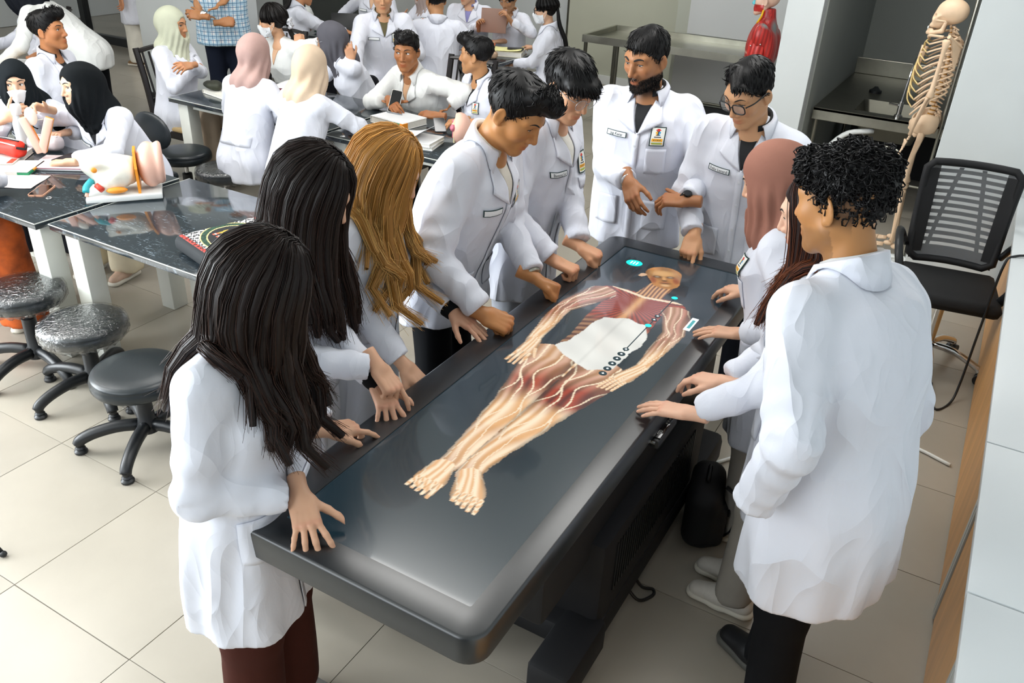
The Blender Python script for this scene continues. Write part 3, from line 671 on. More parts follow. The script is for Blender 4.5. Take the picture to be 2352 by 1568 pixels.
# ------------------------------------------------------------------ office chair
def office_chair():
    t = thing('office_chair', 'black mesh office chair with armrests and chrome base by the desk', 'office chair', (0.06, 4.55, 0), math.radians(188))
    # local: +y is the front of the chair
    b = MB().box((0, 0.02, 0.47), (0.48, 0.46, 0.075), bev=0.035); b.build('seat', mat('chair_fabric', '0d0e10', 0.85, bump=(200, 0.3, 0.002)), t, True)
    def bp(u, v):  # back surface, u across -1..1, v 0..1 up
        return ((0.205+0.02*v)*u, -0.235-0.10*v+0.05*(u*u)-0.03*math.sin(v*3.1), 0.53+0.50*v)
    # frame
    pts = [bp(u, 0) for u in np.linspace(-0.8, 0.8, 7)]+[bp(1, v) for v in np.linspace(0.06, 0.94, 9)]+[bp(u, 1) for u in np.linspace(0.85, -0.85, 7)]+[bp(-1, v) for v in np.linspace(0.94, 0.06, 9)]
    MB().tube(pts, 0.02, 8, closed=True).build('back_frame', M_blk_matte, t, True)
    def strip(u0, u1, v0, v1, n=6, off=0.0):
        V = []; 
        for s_ in (0, 0.006):
            for k in range(n+1):
                u = u0+(u1-u0)*k/n
                for v in (v0, v1): q = bp(u, v); V.append((q[0], q[1]-off-s_, q[2]))
        m_ = 2*(n+1); F = []
        for k in range(n): F += [(2*k, 2*k+2, 2*k+3, 2*k+1), (m_+2*k, m_+2*k+1, m_+2*k+3, m_+2*k+2), (2*k, m_+2*k, m_+2*k+2, 2*k+2), (2*k+1, 2*k+3, m_+2*k+3, m_+2*k+1)]
        return V, F
    for k in range(12):
        v = 0.10+0.072*k; b = MB(); b.add(*strip(-0.98, 0.98, v, v+0.037)); b.build('back_slat', M_blk_matte, t)
    b = MB(); b.add(*strip(-0.98, 0.98, 0.0, 0.12)); b.build('back_panel', M_blk_matte, t)
    for u in (-0.72, 0.70):
        b = MB(); b.add(*strip(u-0.28 if u < 0 else u, u if u < 0 else u+0.28, 0.02, 0.98)); b.build('side_panel', M_blk_matte, t)
    for s in (-1, 1):
        V = []
        for k in range(9):
            v = k/8; u = s*(0.62-0.38*v)*(-1); 
            for du in (-0.05, 0.05):
                q = bp(u+du, 0.05+0.9*v); V.append((q[0], q[1]-0.008, q[2]))
        MB().add(V, [(2*k, 2*k+1, 2*k+3, 2*k+2) for k in range(8)]).build('back_brace', M_blk_matte, t)
    V = []; F = []
    for i in range(13):
        for j in range(17): q = bp(-0.97+1.94*i/12, 0.02+0.96*j/16); V.append((q[0], q[1]+0.004, q[2]))
    F = [(i*17+j, (i+1)*17+j, (i+1)*17+j+1, i*17+j+1) for i in range(12) for j in range(16)]
    mk('back_mesh', V, F, mat('mesh_cloth', '9a9da0', 0.8, alpha=0.42), t, True)
    for s in (-1, 1):
        MB().tube(spl([(s*0.23, -0.20, 0.60), (s*0.27, -0.17, 0.68), (s*0.285, -0.02, 0.70), (s*0.28, 0.12, 0.66), (s*0.25, 0.17, 0.56), (s*0.22, 0.12, 0.47)], 20), 0.024, 8, flat=0.7).build('armrest', M_black, t, True)
    MB().cyl((0, 0, 0.12), (0, 0, 0.44), 0.025).build('gas_rod', M_chrome, t, autos=40)
    MB().box((0, 0, 0.42), (0.16, 0.2, 0.04), bev=0.01).build('seat_plate', M_black, t)
    for k in range(5):
        a = 2*math.pi*k/5+0.35; c, s = math.cos(a), math.sin(a)
        L_ = MB().tube(spl([(0.02*c, 0.02*s, 0.14), (0.13*c, 0.13*s, 0.135), (0.26*c, 0.26*s, 0.085), (0.28*c, 0.28*s, 0.065)], 10), 0.019, 8).build('base_arm', M_chrome, t, True)
        for d in (-0.017, 0.017):
            MB().cyl((0.285*c-d*s-0.009*s, 0.285*s+d*c+0.009*c, 0.028), (0.285*c-d*s+0.009*s, 0.285*s+d*c-0.009*c, 0.028), 0.028).build('caster', M_black, L_, autos=40)
    return t
office_chair()

# ------------------------------------------------------------------ white desks along the right wall
def desk(y0, y1, label, gap):
    cy = (y0+y1)/2; t = thing('white_desk', label, 'desk', (0.9, cy, 0), 0, 'white desks along the right side')
    MB().box((0, 0, 0.737), (1.236, y1-y0-0.002, 0.026), bev=0.002).build('desk_top', mat('desk_white', 'dfe4e6', 0.25), t, autos=40)
    MB().box((-0.574, 0, 0.705), (0.035, y1-y0-0.05, 0.04)).build('top_rail', M_steel, t)
    MB().box((-0.562, 0.0, 0.345), (0.018, y1-y0-2*gap, 0.66), bev=0.002).build('front_panel', M_wood, t)
    for s in (-1, 1):
        MB().box((-0.555, s*((y1-y0)/2-gap/2), 0.36), (0.045, gap*0.8, 0.70), bev=0.003).build('leg', mat('grey_leg', 'b9bcb9', 0.4), t)
        MB().box((0.55, s*((y1-y0)/2-0.05), 0.36), (0.05, 0.05, 0.70), bev=0.003).build('leg', M_leg, t)
    return t
desk(0.45, 1.885, 'white desk with wood front panel, nearest at the lower right', 0.04)
desk(1.889, 2.63, 'narrow white desk section with wood front beside the tall man', 0.03)
desk(2.634, 5.45, 'white desk with wood front panel next to the office chair', 0.05)

# ------------------------------------------------------------------ sink bench, steel table
t = thing('sink_bench', 'stainless steel sink bench with a tall tap in the dim recess', 'sink', (-0.72, 7.65, 0))
b = MB(); z = 0.78; x0, x1, y0, y1 = -0.46, 0.62, -0.86, 0.82; hx0, hx1, hy0, hy1 = -0.18, 0.34, -0.74, -0.28
for (a, c, d, e) in ((x0, x1, y0, hy0), (x0, x1, hy1, y1), (x0, hx0, hy0, hy1), (hx1, x1, hy0, hy1)): b.box(((a+c)/2, (d+e)/2, z-0.01), (c-a, e-d, 0.02))
b.build('bench_top', M_steeld, t)
MB().box((0.08, y0+0.012, z-0.045), (x1-x0, 0.024, 0.09), bev=0.004).build('front_apron', M_steel, t)
MB().box((0.08, y1-0.012, z+0.07), (x1-x0, 0.024, 0.14), bev=0.004).build('splashback', M_steel, t)
b = MB(); ring(b, rrect(hx0, hy0, hx1, hy1, .04), rrect(hx0+.06, hy0+.06, hx1-.06, hy1-.06, .03), z-0.20, z-0.001)
b = MB(); O_ = rrect(hx0, hy0, hx1, hy1, .04); I_ = rrect(hx0+.07, hy0+.07, hx1-.07, hy1-.07, .03); nn = len(O_)
b.add([(x, y, z) for x, y in O_]+[(x, y, z-0.22) for x, y in I_], [(i, nn+i, nn+(i+1) % nn, (i+1) % nn) for i in range(nn)]+[tuple(range(nn, 2*nn))]); b.build('basin', M_steeld, t, autos=40)
MB().lathe([(0.03, z-0.30), (0.03, z-0.22)], c=(0.08, -0.51, 0), n=16).build('drain', M_black, t)
MB().lathe([(0.05, z), (0.05, z+0.02), (0.03, z+0.03), (0.012, z+0.05), (0, z+0.05)], c=(-0.15, 0.02, 0), n=20).build('plug', M_black, t, autos=40)
tp = MB().lathe([(0.03, z), (0.03, z+0.02), (0.018, z+0.03), (0.018, z+0.12)], c=(0.14, -0.80, 0), n=16).tube(spl([(0.14, -0.80, z+0.10), (0.15, -0.79, z+0.30), (0.155, -0.74, z+0.40), (0.16, -0.64, z+0.42), (0.16, -0.60, z+0.38)], 20), 0.010, 8).build('tap', M_chrome, t, autos=40)
MB().tube([(0.14, -0.80, z+0.09), (0.06, -0.82, z+0.10)], 0.008).build('tap_lever', M_chrome, tp)
for sx in (x0+0.03, x1-0.03):
    for sy in (y0+0.04, y1-0.04): MB().cyl((sx, sy, 0), (sx, sy, z-0.03), 0.018).build('leg', M_steel, t, autos=40)
MB().tube([(x0+.03, y0+.05, .3), (x1-.03, y0+.05, .3)], 0.01).build('lower_rail', M_steel, t)
MB().tube(spl([(0.10, -0.86, z-0.20), (0.22, -0.90, z-0.22), (0.26, -0.92, z-0.36), (0.16, -0.95, z-0.62), (0.10, -0.98, 0.03)], 20), 0.008).build('supply_hose', M_steel, t, True)
MB().tube(spl([(0.0, -0.80, z-0.12), (-0.18, -0.86, z-0.16), (-0.30, -0.88, z-0.30), (-0.36, -0.88, z-0.42)], 14), 0.02, 10).build('drain_pipe', M_white, t, True)
MB().box((0.12, 0.6, 0.2), (0.9, 0.3, 0.4)).build('back_box', M_blk_matte, t)
t = thing('steel_table', 'stainless steel trolley table with raised rim behind the bearded man', 'table', (-2.94, 8.45, 0))
b = MB().box((0, 0, 0.80), (1.66, 0.82, 0.02))
b.build('table_top', M_steel, t)
b = MB(); ring(b, rrect(-0.83, -0.42, 0.83, 0.42, .01), rrect(-0.80, -0.39, 0.80, 0.39, .01), 0.79, 0.86); b.build('rim', M_steel, t)
for sx in (-0.80, -0.45, 0.80):
    for sy in (-0.38, 0.38): MB().cyl((sx, sy, 0), (sx, sy, 0.80), 0.019).build('leg', M_steeld, t, autos=40)
MB().tube([(-0.8, 0.38, 0.2), (0.8, 0.38, 0.2)], 0.012).build('lower_rail', M_steeld, t)

t = thing('padded_chair', 'black chair with a rounded padded back behind the student with the bone model', 'chair', (-4.66, 3.30, 0), math.radians(176))
MB().box((0, 0, .44), (.42, .42, .06), bev=.025).build('seat', M_vinyl, t, autos=40)
MB().ell((0, -.20, .70), (.19, .03, .12), 24).build('backrest', M_vinyl, t, True); MB().tube([(0, -.2, .44), (0, -.225, .64)], .02, 8).build('back_post', M_black, t)
for sx in (-1, 1):
    for sy in (-1, 1): MB().tube([(sx*.17, sy*.17, .42), (sx*.19, sy*.19, 0)], .013, 8).build('leg', M_black, t)
# ------------------------------------------------------------------ people: heads, hands, clothes, hair
M_skin = mat('skin', 'ffffff', 0.46, attr='Col', sss=0.12, spec=0.4, bump=(260, 0.05, 0.001))
def cotton(name, col):
    m = mat(name, col, 0.85, sheen=0.1, bump=(200, 0.12, 0.001)); nt = m.node_tree; N = nt.nodes; L = nt.links
    b0 = [n for n in N if n.type == 'BUMP'][0]; tc = [n for n in N if n.type == 'TEX_COORD'][0]; prev = None
    for sc, st, stre, dist, rot in ((4.5, (1, 1, .45), .8, .024, .35), (10, (1.3, 1.3, .6), .6, .006, -.5)):
        mp = N.new('ShaderNodeMapping'); mp.inputs['Scale'].default_value = st; mp.inputs['Rotation'].default_value = (rot, rot*.6, 0); L.new(tc.outputs['Object'], mp.inputs[0])
        z = N.new('ShaderNodeTexNoise'); z.noise_type = 'RIDGED_MULTIFRACTAL'; z.inputs['Scale'].default_value = sc; z.inputs['Detail'].default_value = 1.5; z.inputs['Roughness'].default_value = 0.35; z.inputs['Distortion'].default_value = 0.5; z.inputs['Offset'].default_value = 1.0
        L.new(mp.outputs[0], z.inputs['Vector']); b = N.new('ShaderNodeBump'); b.inputs['Strength'].default_value = stre; b.inputs['Distance'].default_value = dist; L.new(z.outputs['Fac'], b.inputs['Height'])
        if prev: L.new(prev.outputs[0], b.inputs['Normal'])
        prev = b
    L.new(prev.outputs[0], b0.inputs['Normal']); return m
M_coat = cotton('coat_cotton', 'e2e5f0')
M_shirt = cotton('white_shirt', 'e6e8e6')
M_shirtblk = mat('black_shirt', '0c0f14', 0.8, bump=(90, 0.2, 0.002))
M_hair = mat('hair', 'ffffff', 0.42, attr='Col', spec=0.24)
M_eyew = mat('eye', 'ffffff', 0.12, attr='Col')
M_lash = mat('lash', '0d0a09', 0.5)
M_stitch = mat('stitch_green', '0f2f33', 0.8)
M_btn = mat('button', 'dfe3ea', 0.3)
CLOTH = {}
def cloth(hexc, rough=0.85):
    return mat('cloth_'+hexc, hexc, rough, noise=(14, 0.06), bump=(60, 0.15, 0.003), spec=0.15)

def headsdf(p, k):
    """head in its own frame: x right, y forward, z up, origin between the ears"""
    x = np.abs(p[:, 0]); q = np.stack([x, p[:, 1], p[:, 2]], 1)
    j = k.get('jaw', 1.0)
    d = s_ell(q, (0, -0.014, 0.032), (0.0735, 0.094, 0.085))
    d = smin(d, s_ell(q, (0, 0.034, -0.012), (0.060, 0.058, 0.085)), 0.03)
    d = smin(d, s_cone(q, (0.046*j, 0.004, -0.055), (0.012*j, 0.064, -0.096), 0.024, 0.020), 0.035)
    d = smin(d, s_ell(q, (0, 0.076, -0.098), (0.019*j, 0.016, 0.015)), 0.022)
    d = smin(d, s_ell(q, (0.043, 0.058, -0.018), (0.020, 0.022, 0.022)), 0.025)
    d = smin(d, s_cone(q, (0.008, 0.083, 0.030), (0.044, 0.066, 0.030), 0.012, 0.012), 0.018)
    d = smax(d, -s_ell(q, (0.0315, 0.097, 0.008), (0.0175, 0.016, 0.0125)), 0.012)
    d = smin(d, s_ell(q, (0.0315, 0.0715, 0.009), (0.0150, 0.0150, 0.0135)), 0.005)       # lids
    nw = k.get('nose', 1.0)
    d = smin(d, s_tube(q, [(0, 0.082, 0.022), (0, 0.094, 0.0), (0, 0.108, -0.028)], [0.0075, 0.0085*nw, 0.0105*nw], 0.006), 0.010)
    d = smin(d, s_ell(q, (0.0125*nw, 0.094, -0.034), (0.0085*nw, 0.011, 0.0085)), 0.007)
    d = smax(d, -s_ell(q, (0.0065*nw, 0.100, -0.043), (0.0038, 0.005, 0.003)), 0.003)
    d = smin(d, s_ell(q, (0, 0.080, -0.062), (0.026, 0.014, 0.022)), 0.014)
    d = smin(d, s_tube(q, [(0.0, 0.0945, -0.0585), (0.010, 0.0925, -0.0575), (0.0245, 0.079, -0.0625)], [0.0052, 0.0052, 0.002]), 0.004)
    d = smin(d, s_tube(q, [(0.0, 0.092, -0.0715), (0.012, 0.089, -0.0705), (0.023, 0.079, -0.0645)], [0.0066, 0.006, 0.002]), 0.005)
    mo = k.get('mouth', 0.0)
    d = smax(d, -s_tube(q, [(0, 0.102, -0.0645), (0.012, 0.098, -0.0640), (0.025, 0.085, -0.0635)], [0.0016+0.003*mo, 0.0015+0.002*mo, 0.001]), 0.003)
    o = k.get('lid', 0.6)   # eye opening
    e = np.sqrt(((q[:, 0]-0.0315)/0.0125)**2+((q[:, 2]-0.0085)/(0.0012+0.0048*o))**2)-1
    slit = np.maximum(e*0.004, 0.0715-q[:, 1])
    d = smax(d, -slit, 0.0015)
    er = E(0, 0, 22); d2 = s_ell(q, (0.0775, -0.010, -0.006), (0.006, 0.0185, 0.031), er)
    d2 = smax(d2, -s_ell(q, (0.085, -0.004, -0.002), (0.0065, 0.0115, 0.019), er), 0.004)
    d2 = smin(d2, s_ell(q, (0.076, -0.002, -0.029), (0.006, 0.008, 0.009)), 0.005)
    d = smin(d, d2, 0.006)
    return d

_handcache = {}
FING = {  # splay, three bends per finger (index..little) and thumb
    'flat': dict(c=[(8, 8, 5)]*4, s=(-7, -1, 5, 13), th=(42, 4, 10)),
    'spread': dict(c=[(14, 16, 8), (22, 18, 10), (22, 18, 10), (16, 16, 10)], s=(-20, -3, 9, 24), th=(52, 4, 8)),
    'fist': dict(c=[(78, 88, 50)]*4, s=(-3, 0, 2, 5), th=(22, 40, 35)),
    'relax': dict(c=[(20, 26, 16), (28, 32, 20), (34, 36, 22), (38, 38, 24)], s=(-6, -1, 4, 10), th=(34, 14, 14)),
    'point': dict(c=[(12, 14, 8), (55, 70, 40), (66, 76, 45), (70, 78, 45)], s=(-3, 0, 2, 5), th=(28, 30, 25)),
    'hold': dict(c=[(40, 45, 25)]*4, s=(-6, -1, 4, 9), th=(48, -18, 10)),
}
def hand(pose, h):
    key = (pose, h)
    if key in _handcache: return _handcache[key]
    P = FING[pose]
    base = [(-0.027, 0.088, 0.002), (-0.0085, 0.093, 0.004), (0.0105, 0.089, 0.002), (0.0275, 0.080, -0.002)]
    ln = [(0.040, 0.025, 0.021), (0.044, 0.028, 0.022), (0.041, 0.026, 0.021), (0.032, 0.020, 0.018)]
    rad = [0.0092, 0.0094, 0.0088, 0.0078]
    ch = []
    for i in range(4):
        p = np.array(base[i], float); a = 0; pts = [np.array([base[i][0]*0.7, 0.05, 0.0]), p]; s = math.radians(P['s'][i])
        for k in range(3):
            a += math.radians(P['c'][i][k]); d = np.array([math.sin(s)*math.cos(a), math.cos(s)*math.cos(a), -math.sin(a)]); p = p+d*ln[i][k]; pts.append(p)
        ch.append((pts, [rad[i]*1.15, rad[i]*1.08, rad[i], rad[i]*0.92, rad[i]*0.74]))
    t0 = np.array([-0.026, 0.022, -0.008]); s = math.radians(P['th'][0]); pts = [t0]; p = t0; dn = math.radians(12)
    for k, l in enumerate((0.046, 0.033, 0.026)):
        if k: dn += math.radians(P['th'][1]*0.5); s -= math.radians(P['th'][2]*0.9)
        d = np.array([-math.sin(s)*math.cos(dn), math.cos(s)*math.cos(dn), -math.sin(dn)]); p = p+d*l; pts.append(p)
    ch.append((pts, [0.0150, 0.0115, 0.0102, 0.0078]))
    def fn(q):
        d = s_box(q, (0, 0.048, -0.001), (0.0385, 0.046, 0.0135), 0.013)
        d = smin(d, s_ell(q, (0, 0.005, 0), (0.028, 0.035, 0.0175)), 0.015)
        d = smin(d, s_cone(q, (0, 0.0, 0), (0, -0.06, 0), 0.0235, 0.026), 0.015)
        f = None
        for pts, rs in ch[:4]:
            e = s_tube(q, pts, rs, 0.004); f = e if f is None else np.minimum(f, e)
        d = smin(d, f, 0.008)
        d = smin(d, s_tube(q, ch[4][0], ch[4][1], 0.006), 0.012)
        for i in range(4): d = smin(d, s_ell(q, np.array(base[i])+(0, 0, 0.004), (0.0085, 0.010, 0.0075)), 0.006)
        return d
    V, F = sdf_mesh(fn, (-0.10, -0.07, -0.11), (0.085, 0.205, 0.04), h)
    V = lap(V, F, 1, 0.4)
    tips = [c[0][-1] for c in ch]
    _handcache[key] = (V, F, tips); return _handcache[key]

def strands(P, r, col, sides=3):
    """P: n x k x 3 -> one set of thin tubes"""
    n, k, _ = P.shape
    T = np.gradient(P, axis=1); T /= np.linalg.norm(T, axis=2)[..., None]+1e-9
    ref = rng.normal(size=(n, 1, 3)); A = np.cross(T, ref); A /= np.linalg.norm(A, axis=2)[..., None]+1e-9; B = np.cross(T, A)
    R = np.asarray(r, float); R = R[None, :, None] if R.ndim == 1 else R[..., None]
    a = np.arange(sides)*2*np.pi/sides
    V = np.stack([P+R*(math.cos(t)*A+math.sin(t)*B) for t in a], 2).reshape(-1, 3)
    i = np.arange(n)[:, None, None]*k*sides+np.arange(k-1)[None, :, None]*sides; s = np.arange(sides)[None, None, :]; s2 = (s+1) % sides
    F = np.stack([i+s, i+s2, i+sides+s2, i+sides+s], -1).reshape(-1, 4)
    C = np.repeat(col.reshape(n, -1, 3) if col.ndim == 3 else np.repeat(col[:, None, :], k, 1), sides, 1).reshape(-1, 3)
    return V, F, C
def join(parts):
    V, F, C, b = [], [], [], 0
    for v, f, c in parts: V.append(v); F.append(f+b); C.append(c); b += len(v)
    return np.vstack(V), np.vstack(F), np.vstack(C)
def vnormals(V, F):
    n = np.cross(V[F[:, 2]]-V[F[:, 0]], V[F[:, 3]]-V[F[:, 1]]); N = np.zeros_like(V)
    for i in range(4): np.add.at(N, F[:, i], n)
    return N/(np.linalg.norm(N, axis=1)[:, None]+1e-9)

BADGE = ["ggggggggggggggg", "gwwwwwwwwwwwwwg", "gwwwwwrrrwwwwwg", "gwwwwrrrrrwwwwg", "gwwwwwkrkwwwwwg", "gwwwwyykbbwwwwg", "gwwwwyykbbwwwwg", "gwwwwwykbwwwwwg", "gwwwwykkkbwwwwg",
         "gwwwwwwwwwwwwwg", "gwwwkkkkkkkwwwg", "gwwwwwwwwwwwwwg", "gwooooooooooowg", "gwookokokokoowg", "gwooooooooooowg", "gwwwwwwwwwwwwwg", "gwllllllllllowg", "gwolllllllllowg", "gwwwwwwwwwwwwwg", "ggggggggggggggg"]
BCOL = dict(g='0f2f2e', w='eceee8', r='d8352a', k='2b2e36', y='f2b62c', b='3a9ed6', o='f3ae2c', l='a9b84a')
M_badge = mat('badge_print', 'ffffff', 0.7, attr='Col')

class Person:
    def __init__(s, base, yaw, H, label, fem=True, lean=0, hunch=0, side=0, girth=1.0, hip=None, head=(0, 0, 0), skin='c98f66', res=1.0, group=None, face=None, sh=(0, 0), leghide=False, twist=0):
        s.base = np.array([base[0], base[1], 0.0]); s.yaw = math.radians(yaw); s.S = H/1.70; s.fem = fem; s.g = girth; s.res = res
        s.lean, s.hunch, s.side, s.twist = [math.radians(a) for a in (lean, hunch, side, twist)]
        s.zh = 0.90*s.S; s.zc = 1.20*s.S; s.hipz = hip if hip else s.zh; s.drop = s.zh-s.hipz
        s.skin = np.array(srgb(skin)); s.face = face or {}
        s.root = thing('person', label, 'person', (base[0], base[1], -s.drop), s.yaw-math.pi/2, group)
        s.rot = np.array([[math.sin(s.yaw), math.cos(s.yaw), 0], [-math.cos(s.yaw), math.sin(s.yaw), 0], [0, 0, 1]])  # columns: right, forward, up
        S = s.S; sw = (0.152 if fem else 0.172)*S*(0.5+0.5*girth)
        s.sw = sw
        s.NB = s.fwd((0, -0.012*S, 1.45*S)); 
        s.shR = s.fwd((sw, -0.008, (1.375+sh[1])*S)); s.shL = s.fwd((-sw, -0.008, (1.375+sh[0])*S))
        hy, hp, hr = head
        s.Rh = np.array(Matrix.Rotation(math.radians(hy), 3, 'Z') @ Matrix.Rotation(math.radians(-hp), 3, 'X') @ Matrix.Rotation(math.radians(hr), 3, 'Y'))
        up = s.dirv((0, 0, 1)); up = up*0.6+s.Rh[:, 2]*0.4; up /= np.linalg.norm(up)
        s.hs = (0.985 if fem else 1.045)*(0.6+0.4*S)
        s.pv = s.NB+up*0.082*S
        s.ho = s.pv+s.Rh @ np.array([0, 0.022, 0.062])*s.hs
        s.arms = {}; s.knee = None
    def loc(s, p):  # world -> own frame
        q = (np.asarray(p, float)-s.base) @ s.rot; return q+np.array([0, 0, s.drop])
    def ldir(s, d): return np.asarray(d, float) @ s.rot
    def _ang(s, z): return s.lean*sm(s.zh-.10, s.zh+.14, z), s.side*sm(s.zh-.1, s.zh+.14, z)
    def fwd(s, p):
        x, y, z = p; al = s.hunch*float(sm(s.zc-.1, s.zc+.12, z)); be = s.lean*float(sm(s.zh-.10, s.zh+.14, z)); ga = s.side*float(sm(s.zh-.1, s.zh+.14, z)); tw = s.twist*float(sm(s.zh, s.zc, z))
        x, y = x*math.cos(tw)-y*math.sin(tw), x*math.sin(tw)+y*math.cos(tw)
        y, z = y*math.cos(al)+(z-s.zc)*math.sin(al), s.zc+(z-s.zc)*math.cos(al)-y*math.sin(al)
        y, z = y*math.cos(be)+(z-s.zh)*math.sin(be), s.zh+(z-s.zh)*math.cos(be)-y*math.sin(be)
        x, z = x*math.cos(ga)+(z-s.zh)*math.sin(ga), s.zh+(z-s.zh)*math.cos(ga)-x*math.sin(ga)
        return np.array([x, y, z])
    def dirv(s, d, z=1.4):
        a = s.fwd((0, 0, z*s.S)); b = s.fwd(tuple(np.array([0, 0, z*s.S])+np.array(d)*0.02)); v = b-a; return v/np.linalg.norm(v)
    def inv(s, p):
        x, y, z = p[:, 0], p[:, 1], p[:, 2]
        if s.side: 
            ga = s.side*sm(s.zh-.1, s.zh+.12, z); x, z = x*np.cos(ga)-(z-s.zh)*np.sin(ga), s.zh+(z-s.zh)*np.cos(ga)+x*np.sin(ga)
        if s.lean:
            be = s.lean*sm(s.zh-.10, s.zh+.12, z+0.25*np.maximum(y, 0)*abs(s.lean)); y, z = y*np.cos(be)-(z-s.zh)*np.sin(be), s.zh+(z-s.zh)*np.cos(be)+y*np.sin(be)
        if s.hunch:
            al = s.hunch*sm(s.zc-.1, s.zc+.10, z); y, z = y*np.cos(al)-(z-s.zc)*np.sin(al), s.zc+(z-s.zc)*np.cos(al)+y*np.sin(al)
        if s.twist:
            tw = -s.twist*sm(s.zh, s.zc, z); x, y = x*np.cos(tw)-y*np.sin(tw), x*np.sin(tw)+y*np.cos(tw)
        return np.stack([x, y, z], 1).astype(f32)
    def arm(s, side, wrist, fdir, dorsal, pose='relax', pole=None, world=True):
        a = s.shR if side == 'R' else s.shL; sg = 1 if side == 'R' else -1
        t = s.loc(wrist) if world else np.array(wrist, float)
        L1, L2 = 0.285*s.S, 0.255*s.S
        d = t-a; D = np.linalg.norm(d)
        if D > (L1+L2)*0.985:
            mv = min(D-(L1+L2)*0.985, 0.07); a = a+d/D*mv; d = t-a; D = np.linalg.norm(d)
            if D > (L1+L2)*0.995: L1 *= D/(L1+L2)/0.995; L2 *= D/(L1+L2)/0.995 if False else 1.0; L2 = D/0.997-L1
        u = d/D; x = (L1*L1-L2*L2+D*D)/(2*D); h = math.sqrt(max(L1*L1-x*x, 0))
        pl = np.array(pole if pole is not None else (sg*0.6, -0.7, -0.35), float); pl -= u*np.dot(pl, u); pl /= np.linalg.norm(pl)+1e-9
        el = a+u*x+pl*h
        fd = s.ldir(fdir) if world else np.array(fdir, float); dn = s.ldir(dorsal) if world else np.array(dorsal, float)
        s.arms[side] = dict(sh=a, el=el, wr=t, fd=fd/np.linalg.norm(fd), dn=dn, pose=pose); return s
    # -------------------------------------------------------------- garment over torso and arms
    def profile(s):
        S, g = s.S, s.g
        z = np.array([0.55, 0.70, 0.80, 0.90, 1.00, 1.08, 1.20, 1.28, 1.36, 1.42])*S
        if s.fem: a = np.array([.206, .200, .196, .192, .182, .175, .170, .170, .155, .11]); b = np.array([.156, .153, .150, .148, .140, .132, .142, .145, .115, .08]); c = np.array([.0, .0, .0, .0, .004, .01, .022, .022, .0, -.01])
        else: a = np.array([.218, .212, .208, .203, .198, .194, .200, .202, .180, .12]); b = np.array([.162, .160, .157, .154, .150, .144, .150, .146, .122, .085]); c = np.array([0, 0, 0, 0, .004, .008, .012, .010, .0, -.01])
        return z, a*S*g, b*S*g, c*S
    def coatfn(s, hem, cuff=0.03, slim=0.0, sleeve=1.0, fold=1.0, inset=0.0, short=None):
        z_, a_, b_, c_ = s.profile(); S = s.S; seed = float(s.base[0]*7+s.base[1]*3)
        shape = (0.066, 0.054, 0.049, 0.041) if s.fem else (0.073, 0.062, 0.055, 0.045)
        r0, r1, r2, r3 = [r*S*sleeve-inset-slim*0.3 for r in shape]
        def fn(p):
            q = s.inv(p); zz = q[:, 2]
            a = np.interp(zz, z_, a_)-inset-slim*sm(1.25*S, 1.0*S, zz); b = np.interp(zz, z_, b_)-inset-slim*sm(1.25*S, 1.0*S, zz); c = np.interp(zz, z_, c_)
            x = q[:, 0]; y = q[:, 1]-c
            r = ((np.abs(x)/a)**2.35+(np.abs(y)/b)**2.35)**(1/2.35)
            d = (r-1)*np.minimum(a, b)*0.92
            if fold:
                th = np.arctan2(x, y); lo = sm(1.12*S, 0.70*S, zz)
                d = d-fold*(0.010*lo*np.sin(th*7+seed+1.5*np.sin(zz*6+th))*np.cos(th*3+seed)+0.0045*(1-np.abs(nz3(q*np.array([1, 1, .55], f32)+seed, 13)))**3*sm(1.40*S, 1.25*S, zz)*1.2+0.003*nz3(q*np.array([1.2, 1.2, .5], f32)+seed, 30))
            d = smax(d, zz-1.405*S, 0.05)
            d = np.maximum(d, hem-zz)
            xa = np.abs(q[:, 0]); qq = np.stack([xa, q[:, 1], q[:, 2]], 1)
            d = smin(d, s_cone(qq, (0.035*S, -0.012*S, 1.425*S), (s.sw*0.88, -0.008, 1.375*S), 0.050*S-inset, 0.054*S-inset), 0.045)
            for sd, A in s.arms.items():
                sh, el, wr = A['sh'], A['el'], A['wr']; L2 = np.linalg.norm(wr-el); e2 = (wr-el)/L2; e1 = (el-sh)/np.linalg.norm(el-sh)
                up = s_cone(p, sh, el, r0, r1)
                fo = s_cone(p, el, wr-e2*0.0, r2*1.06, r3)
                if short is None: fo = np.maximum(fo, (p-(wr-e2*cuff).astype(f32)) @ e2.astype(f32))
                sl = smin(up, fo, 0.02)
                if fold:
                    v1 = p-el.astype(f32); t1 = -(v1 @ e1.astype(f32)); t2 = v1 @ e2.astype(f32)
                    near = np.exp(-((v1**2).sum(1))/(0.13**2))
                    ph = nz3(p+seed, 9)*1.6
                    w_ = np.where(t1 > 0.01, np.sin(t1*82+ph*3), np.sin(t2*76+ph*3))
                    sl = sl-fold*(0.0055*near*w_*np.abs(w_)**0.3+0.005*(1-np.abs(nz3(p*np.array([1, 1, .8], f32)+seed*2, 17)))**3+0.003*np.exp(-((L2-0.05-t2)/0.07)**2)*np.sin(t2*90+ph))
                if short is not None: sl = np.maximum(sl, (p-(sh+e1*short).astype(f32)) @ e1.astype(f32)); sl = np.where((p-el.astype(f32)) @ e1.astype(f32) > -0.01, np.maximum(sl, 0.02), sl)
                d = smin(d, sl, 0.028)
            if s.knee is not None and inset == 0:
                for hp, kn in s.knee: d = smin(d, smax(s_cone(p, hp, kn, 0.098*S*s.g, 0.078*S)-0.004*nz3(p+seed, 22), (p-(hp+(kn-hp)*s.kcov).astype(f32)) @ ((kn-hp)/np.linalg.norm(kn-hp)).astype(f32), 0.02), 0.06)
            return d
        return fn
